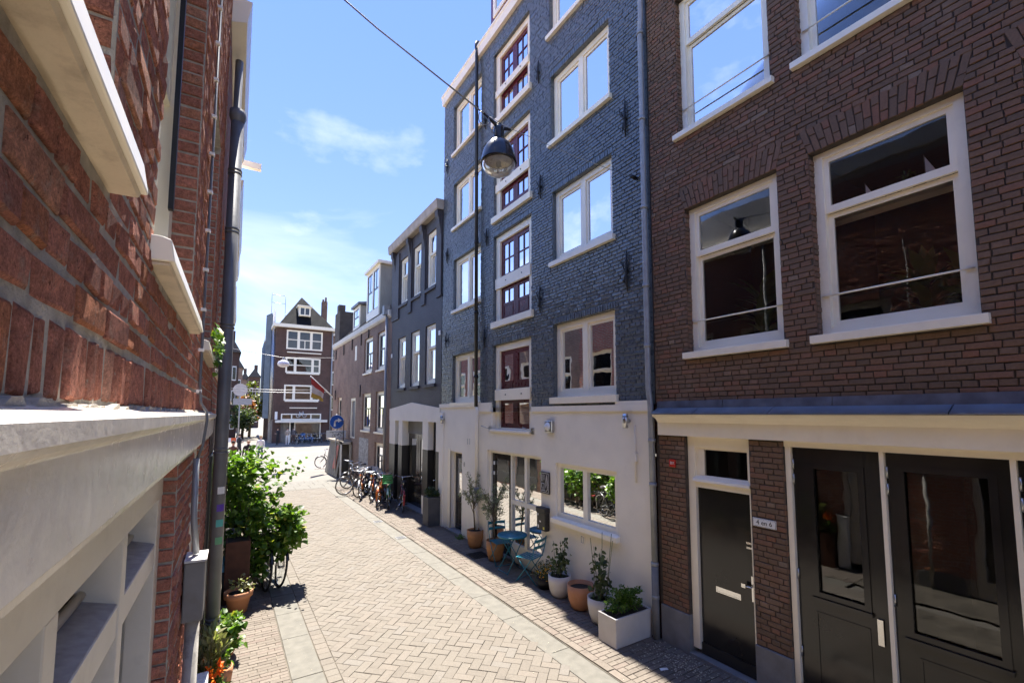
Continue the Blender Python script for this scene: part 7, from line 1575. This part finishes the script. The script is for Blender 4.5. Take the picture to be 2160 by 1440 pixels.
# ================================================================== people (far off)
SKIN = M('skin', (0.52, 0.32, 0.23), 0.6, var=0.05)
def cloth(n, c): return M(n, c, 0.85, var=0.12, scale=12, bump=0.2)
def person(x, y, rz, label, top, trousers, hair, stride=0.0, arms='down', H=1.74, bald=False):
    t = thing('person', label, 'person', (x, y, -0.008), rz, 'people at the far end of the street'); k = H / 1.74
    # skeleton: local y forward, joints with radii
    J = {}; E = []
    def j(n, p, r): J[n] = (Vector(p) * k, r * k)
    def e(*ns):
        for a, b in zip(ns[:-1], ns[1:]): E.append((a, b))
    j('pelvis', (0, 0, 0.95), 0.125); j('waist', (0, 0.0, 1.10), 0.115); j('chest', (0, 0.0, 1.30), 0.135); j('neck0', (0, -0.01, 1.46), 0.062); j('neck1', (0, 0.0, 1.53), 0.052); j('head', (0, 0.015, 1.62), 0.078); j('crown', (0, 0.01, 1.69), 0.062)
    e('pelvis', 'waist', 'chest', 'neck0', 'neck1', 'head', 'crown')
    for s, nm in ((-1, 'l'), (1, 'r')):
        f = stride * s
        j('hip' + nm, (0.095 * s, 0, 0.90), 0.088); j('knee' + nm, (0.10 * s, 0.5 * f + 0.015, 0.50), 0.060); j('ankle' + nm, (0.10 * s, 0.75 * f - (0.10 if f < 0 else 0), 0.09 + (0.06 if f < 0 else 0)), 0.040); j('toe' + nm, (0.11 * s, 0.75 * f + 0.15 - (0.08 if f < 0 else 0), 0.035), 0.033)
        e('pelvis', 'hip' + nm, 'knee' + nm, 'ankle' + nm, 'toe' + nm)
        j('sh' + nm, (0.175 * s, 0, 1.41), 0.062)
        if arms == 'down': el, wr = (0.215 * s, -0.03 - 0.3 * f, 1.13), (0.215 * s, 0.05 - 0.5 * f, 0.90)
        elif arms == 'bent': el, wr = (0.225 * s, -0.02, 1.13), (0.10 * s, 0.20, 1.16)
        else: el, wr = (0.25 * s, 0.06, 1.15), (0.20 * s, 0.25, 1.28)
        j('el' + nm, el, 0.046); j('wr' + nm, wr, 0.030); d = (Vector(wr) - Vector(el)).normalized(); h0 = Vector(wr) + d * 0.075; j('pm' + nm, h0, 0.027); e('chest', 'sh' + nm, 'el' + nm, 'wr' + nm, 'pm' + nm)
        side = d.cross(Vector((1, 0, 0))).normalized() if abs(d.x) < 0.9 else Vector((0, 1, 0))
        for i, (o, l_) in enumerate(((-0.024, 0.060), (-0.008, 0.070), (0.008, 0.066), (0.024, 0.052))):
            j('f%d%s' % (i, nm), h0 + side * o + d * l_ * 0.55, 0.009); j('g%d%s' % (i, nm), h0 + side * o + d * l_ + Vector((-0.015 * s, 0, 0)), 0.008); e('pm' + nm, 'f%d%s' % (i, nm), 'g%d%s' % (i, nm))
        j('th' + nm, Vector(wr) + d * 0.03 + side * 0.04, 0.010); j('tg' + nm, Vector(wr) + d * 0.075 + side * 0.055, 0.009); e('wr' + nm, 'th' + nm, 'tg' + nm)
    names = list(J); ix = {n: i for i, n in enumerate(names)}
    me = bpy.data.meshes.new('body'); me.from_pydata([J[n][0] for n in names], [(ix[a], ix[b]) for a, b in E], []); o = bpy.data.objects.new('body', me); col.objects.link(o)
    md = o.modifiers.new('skin', 'SKIN'); md.use_smooth_shade = True
    if not me.skin_vertices: me.attributes.new  # layer comes with the modifier in practice
    sv = me.skin_vertices[0].data if me.skin_vertices else None
    if sv is None: return t, o
    for n in names:
        r = J[n][1]; fl = 0.72 if n in ('pelvis', 'waist', 'chest') else 1.0; sv[ix[n]].radius = (r, r * fl) if n not in ('pelvis', 'waist', 'chest') else (r * 1.25, r * 0.85); sv[ix[n]].use_root = (n == 'pelvis')
    md2 = o.modifiers.new('sub', 'SUBSURF'); md2.levels = 1; md2.render_levels = 1
    dg = bpy.context.evaluated_depsgraph_get(); nm_ = bpy.data.meshes.new_from_object(o.evaluated_get(dg)); bpy.data.objects.remove(o); nm_.materials.clear()
    for mt in (SKIN, top, trousers, BIKEBLACK): nm_.materials.append(mt)
    for p in nm_.polygons:
        c = p.center / k; i = 0
        if c.z < 0.075: i = 3
        elif c.z < 0.99 and abs(c.x) < 0.20 and not (arms == 'down' and abs(c.x) > 0.185): i = 2
        elif c.z < 1.475 and (abs(c.x) < 0.19 or c.z > 0.93): i = 1
        if i == 1 and arms != 'down' and c.y > 0.19: i = 0
        if i == 1 and arms == 'down' and c.z < 0.945 and abs(c.x) > 0.17: i = 0
        p.material_index = i; p.use_smooth = True
    b = bpy.data.objects.new('body', nm_); col.objects.link(b); b.parent = t
    hm = MB(); prof = [(0.0, 0.118), (0.05, 0.108), (0.082, 0.07), (0.090, 0.03), (0.086, -0.01)] if not bald else [(0.088, 0.02), (0.092, 0.0), (0.088, -0.03)]
    hm.lathe((0, -0.012 * k, 1.635 * k), [(a * k, c * k) for a, c in prof], 14); hm.build('hair', hair, t, True)
    fc = MB()
    for s in (-1, 1): fc.lathe((0.03 * s * k, 0.088 * k, 1.635 * k), [(0.0, 0.009), (0.009, 0.0), (0.0, -0.009)], 6)
    fc.build('eyes', BIKEBLACK, t, True); fn = MB(); fn.lathe((0, 0.092 * k, 1.605 * k), [(0.0, 0.03), (0.012, -0.005), (0.014, -0.012), (0, -0.018)], 6)
    for s in (-1, 1): fn.lathe((0.083 * s * k, 0.0, 1.615 * k), [(0.0, 0.03), (0.014, 0.012), (0.012, -0.015), (0, -0.03)], 6)
    fn.build('nose_and_ears', SKIN, t, True); fm_ = MB(); fm_.wbox(-0.024 * k, 0.024 * k, 0.080 * k, 0.092 * k, 1.568 * k, 1.576 * k); fm_.build('mouth', REDB, t, True)
    return t
BL_ = cloth('black_cloth', (0.02, 0.02, 0.024)); BE = cloth('beige_cloth', (0.45, 0.38, 0.30)); WH = cloth('white_cloth', (0.75, 0.73, 0.70)); DB = cloth('denim', (0.07, 0.10, 0.17)); HD = cloth('dark_hair', (0.03, 0.02, 0.015)); HB = cloth('blond_hair', (0.45, 0.33, 0.18)); GYC = cloth('grey_cloth', (0.13, 0.12, 0.12)); BRC = cloth('brown_cloth', (0.11, 0.07, 0.055))
pq = ony(606, 934, 50.5); person(pq.x, 50.5, R(150), 'person in beige top and white trousers standing at the shop door', BE, WH, HD, 0.0, 'bent')
pq = ony(618, 934, 51.5); person(pq.x, 51.5, R(200), 'person in dark clothes right beside the white-trousered one at the shop', GYC, BRC, HD, 0.0, 'down')
pq = ony(585, 934, 51.0); person(pq.x, 51.0, R(120), 'person in black standing left of the shop door', BL_, BL_, HD, 0.0, 'bent')
pq = ony(550, 930, 34.0); person(pq.x, 34.0, R(175), 'blond person in white shirt and black jacket walking this way behind the bush', WH, DB, HB, 0.22, 'down', 1.72)
q = MB(); 
pq = ony(524, 940, 27.5); person(pq.x, 27.5, R(10), 'balding person in black jacket seen from behind above the bush', BL_, DB, HB, 0.18, 'down', 1.80, True)
pq = ony(492, 940, 27.0); person(pq.x, 27.0, R(-15), 'dark-haired person in brown coat seen from behind, nearest the left facades', BRC, GYC, HD, 0.15, 'down', 1.78)
pq = ony(505, 925, 37.0); person(pq.x, 37.0, R(-60), 'person in black turned sideways further off on the left', BL_, BL_, HD, 0.1, 'bent', 1.74)
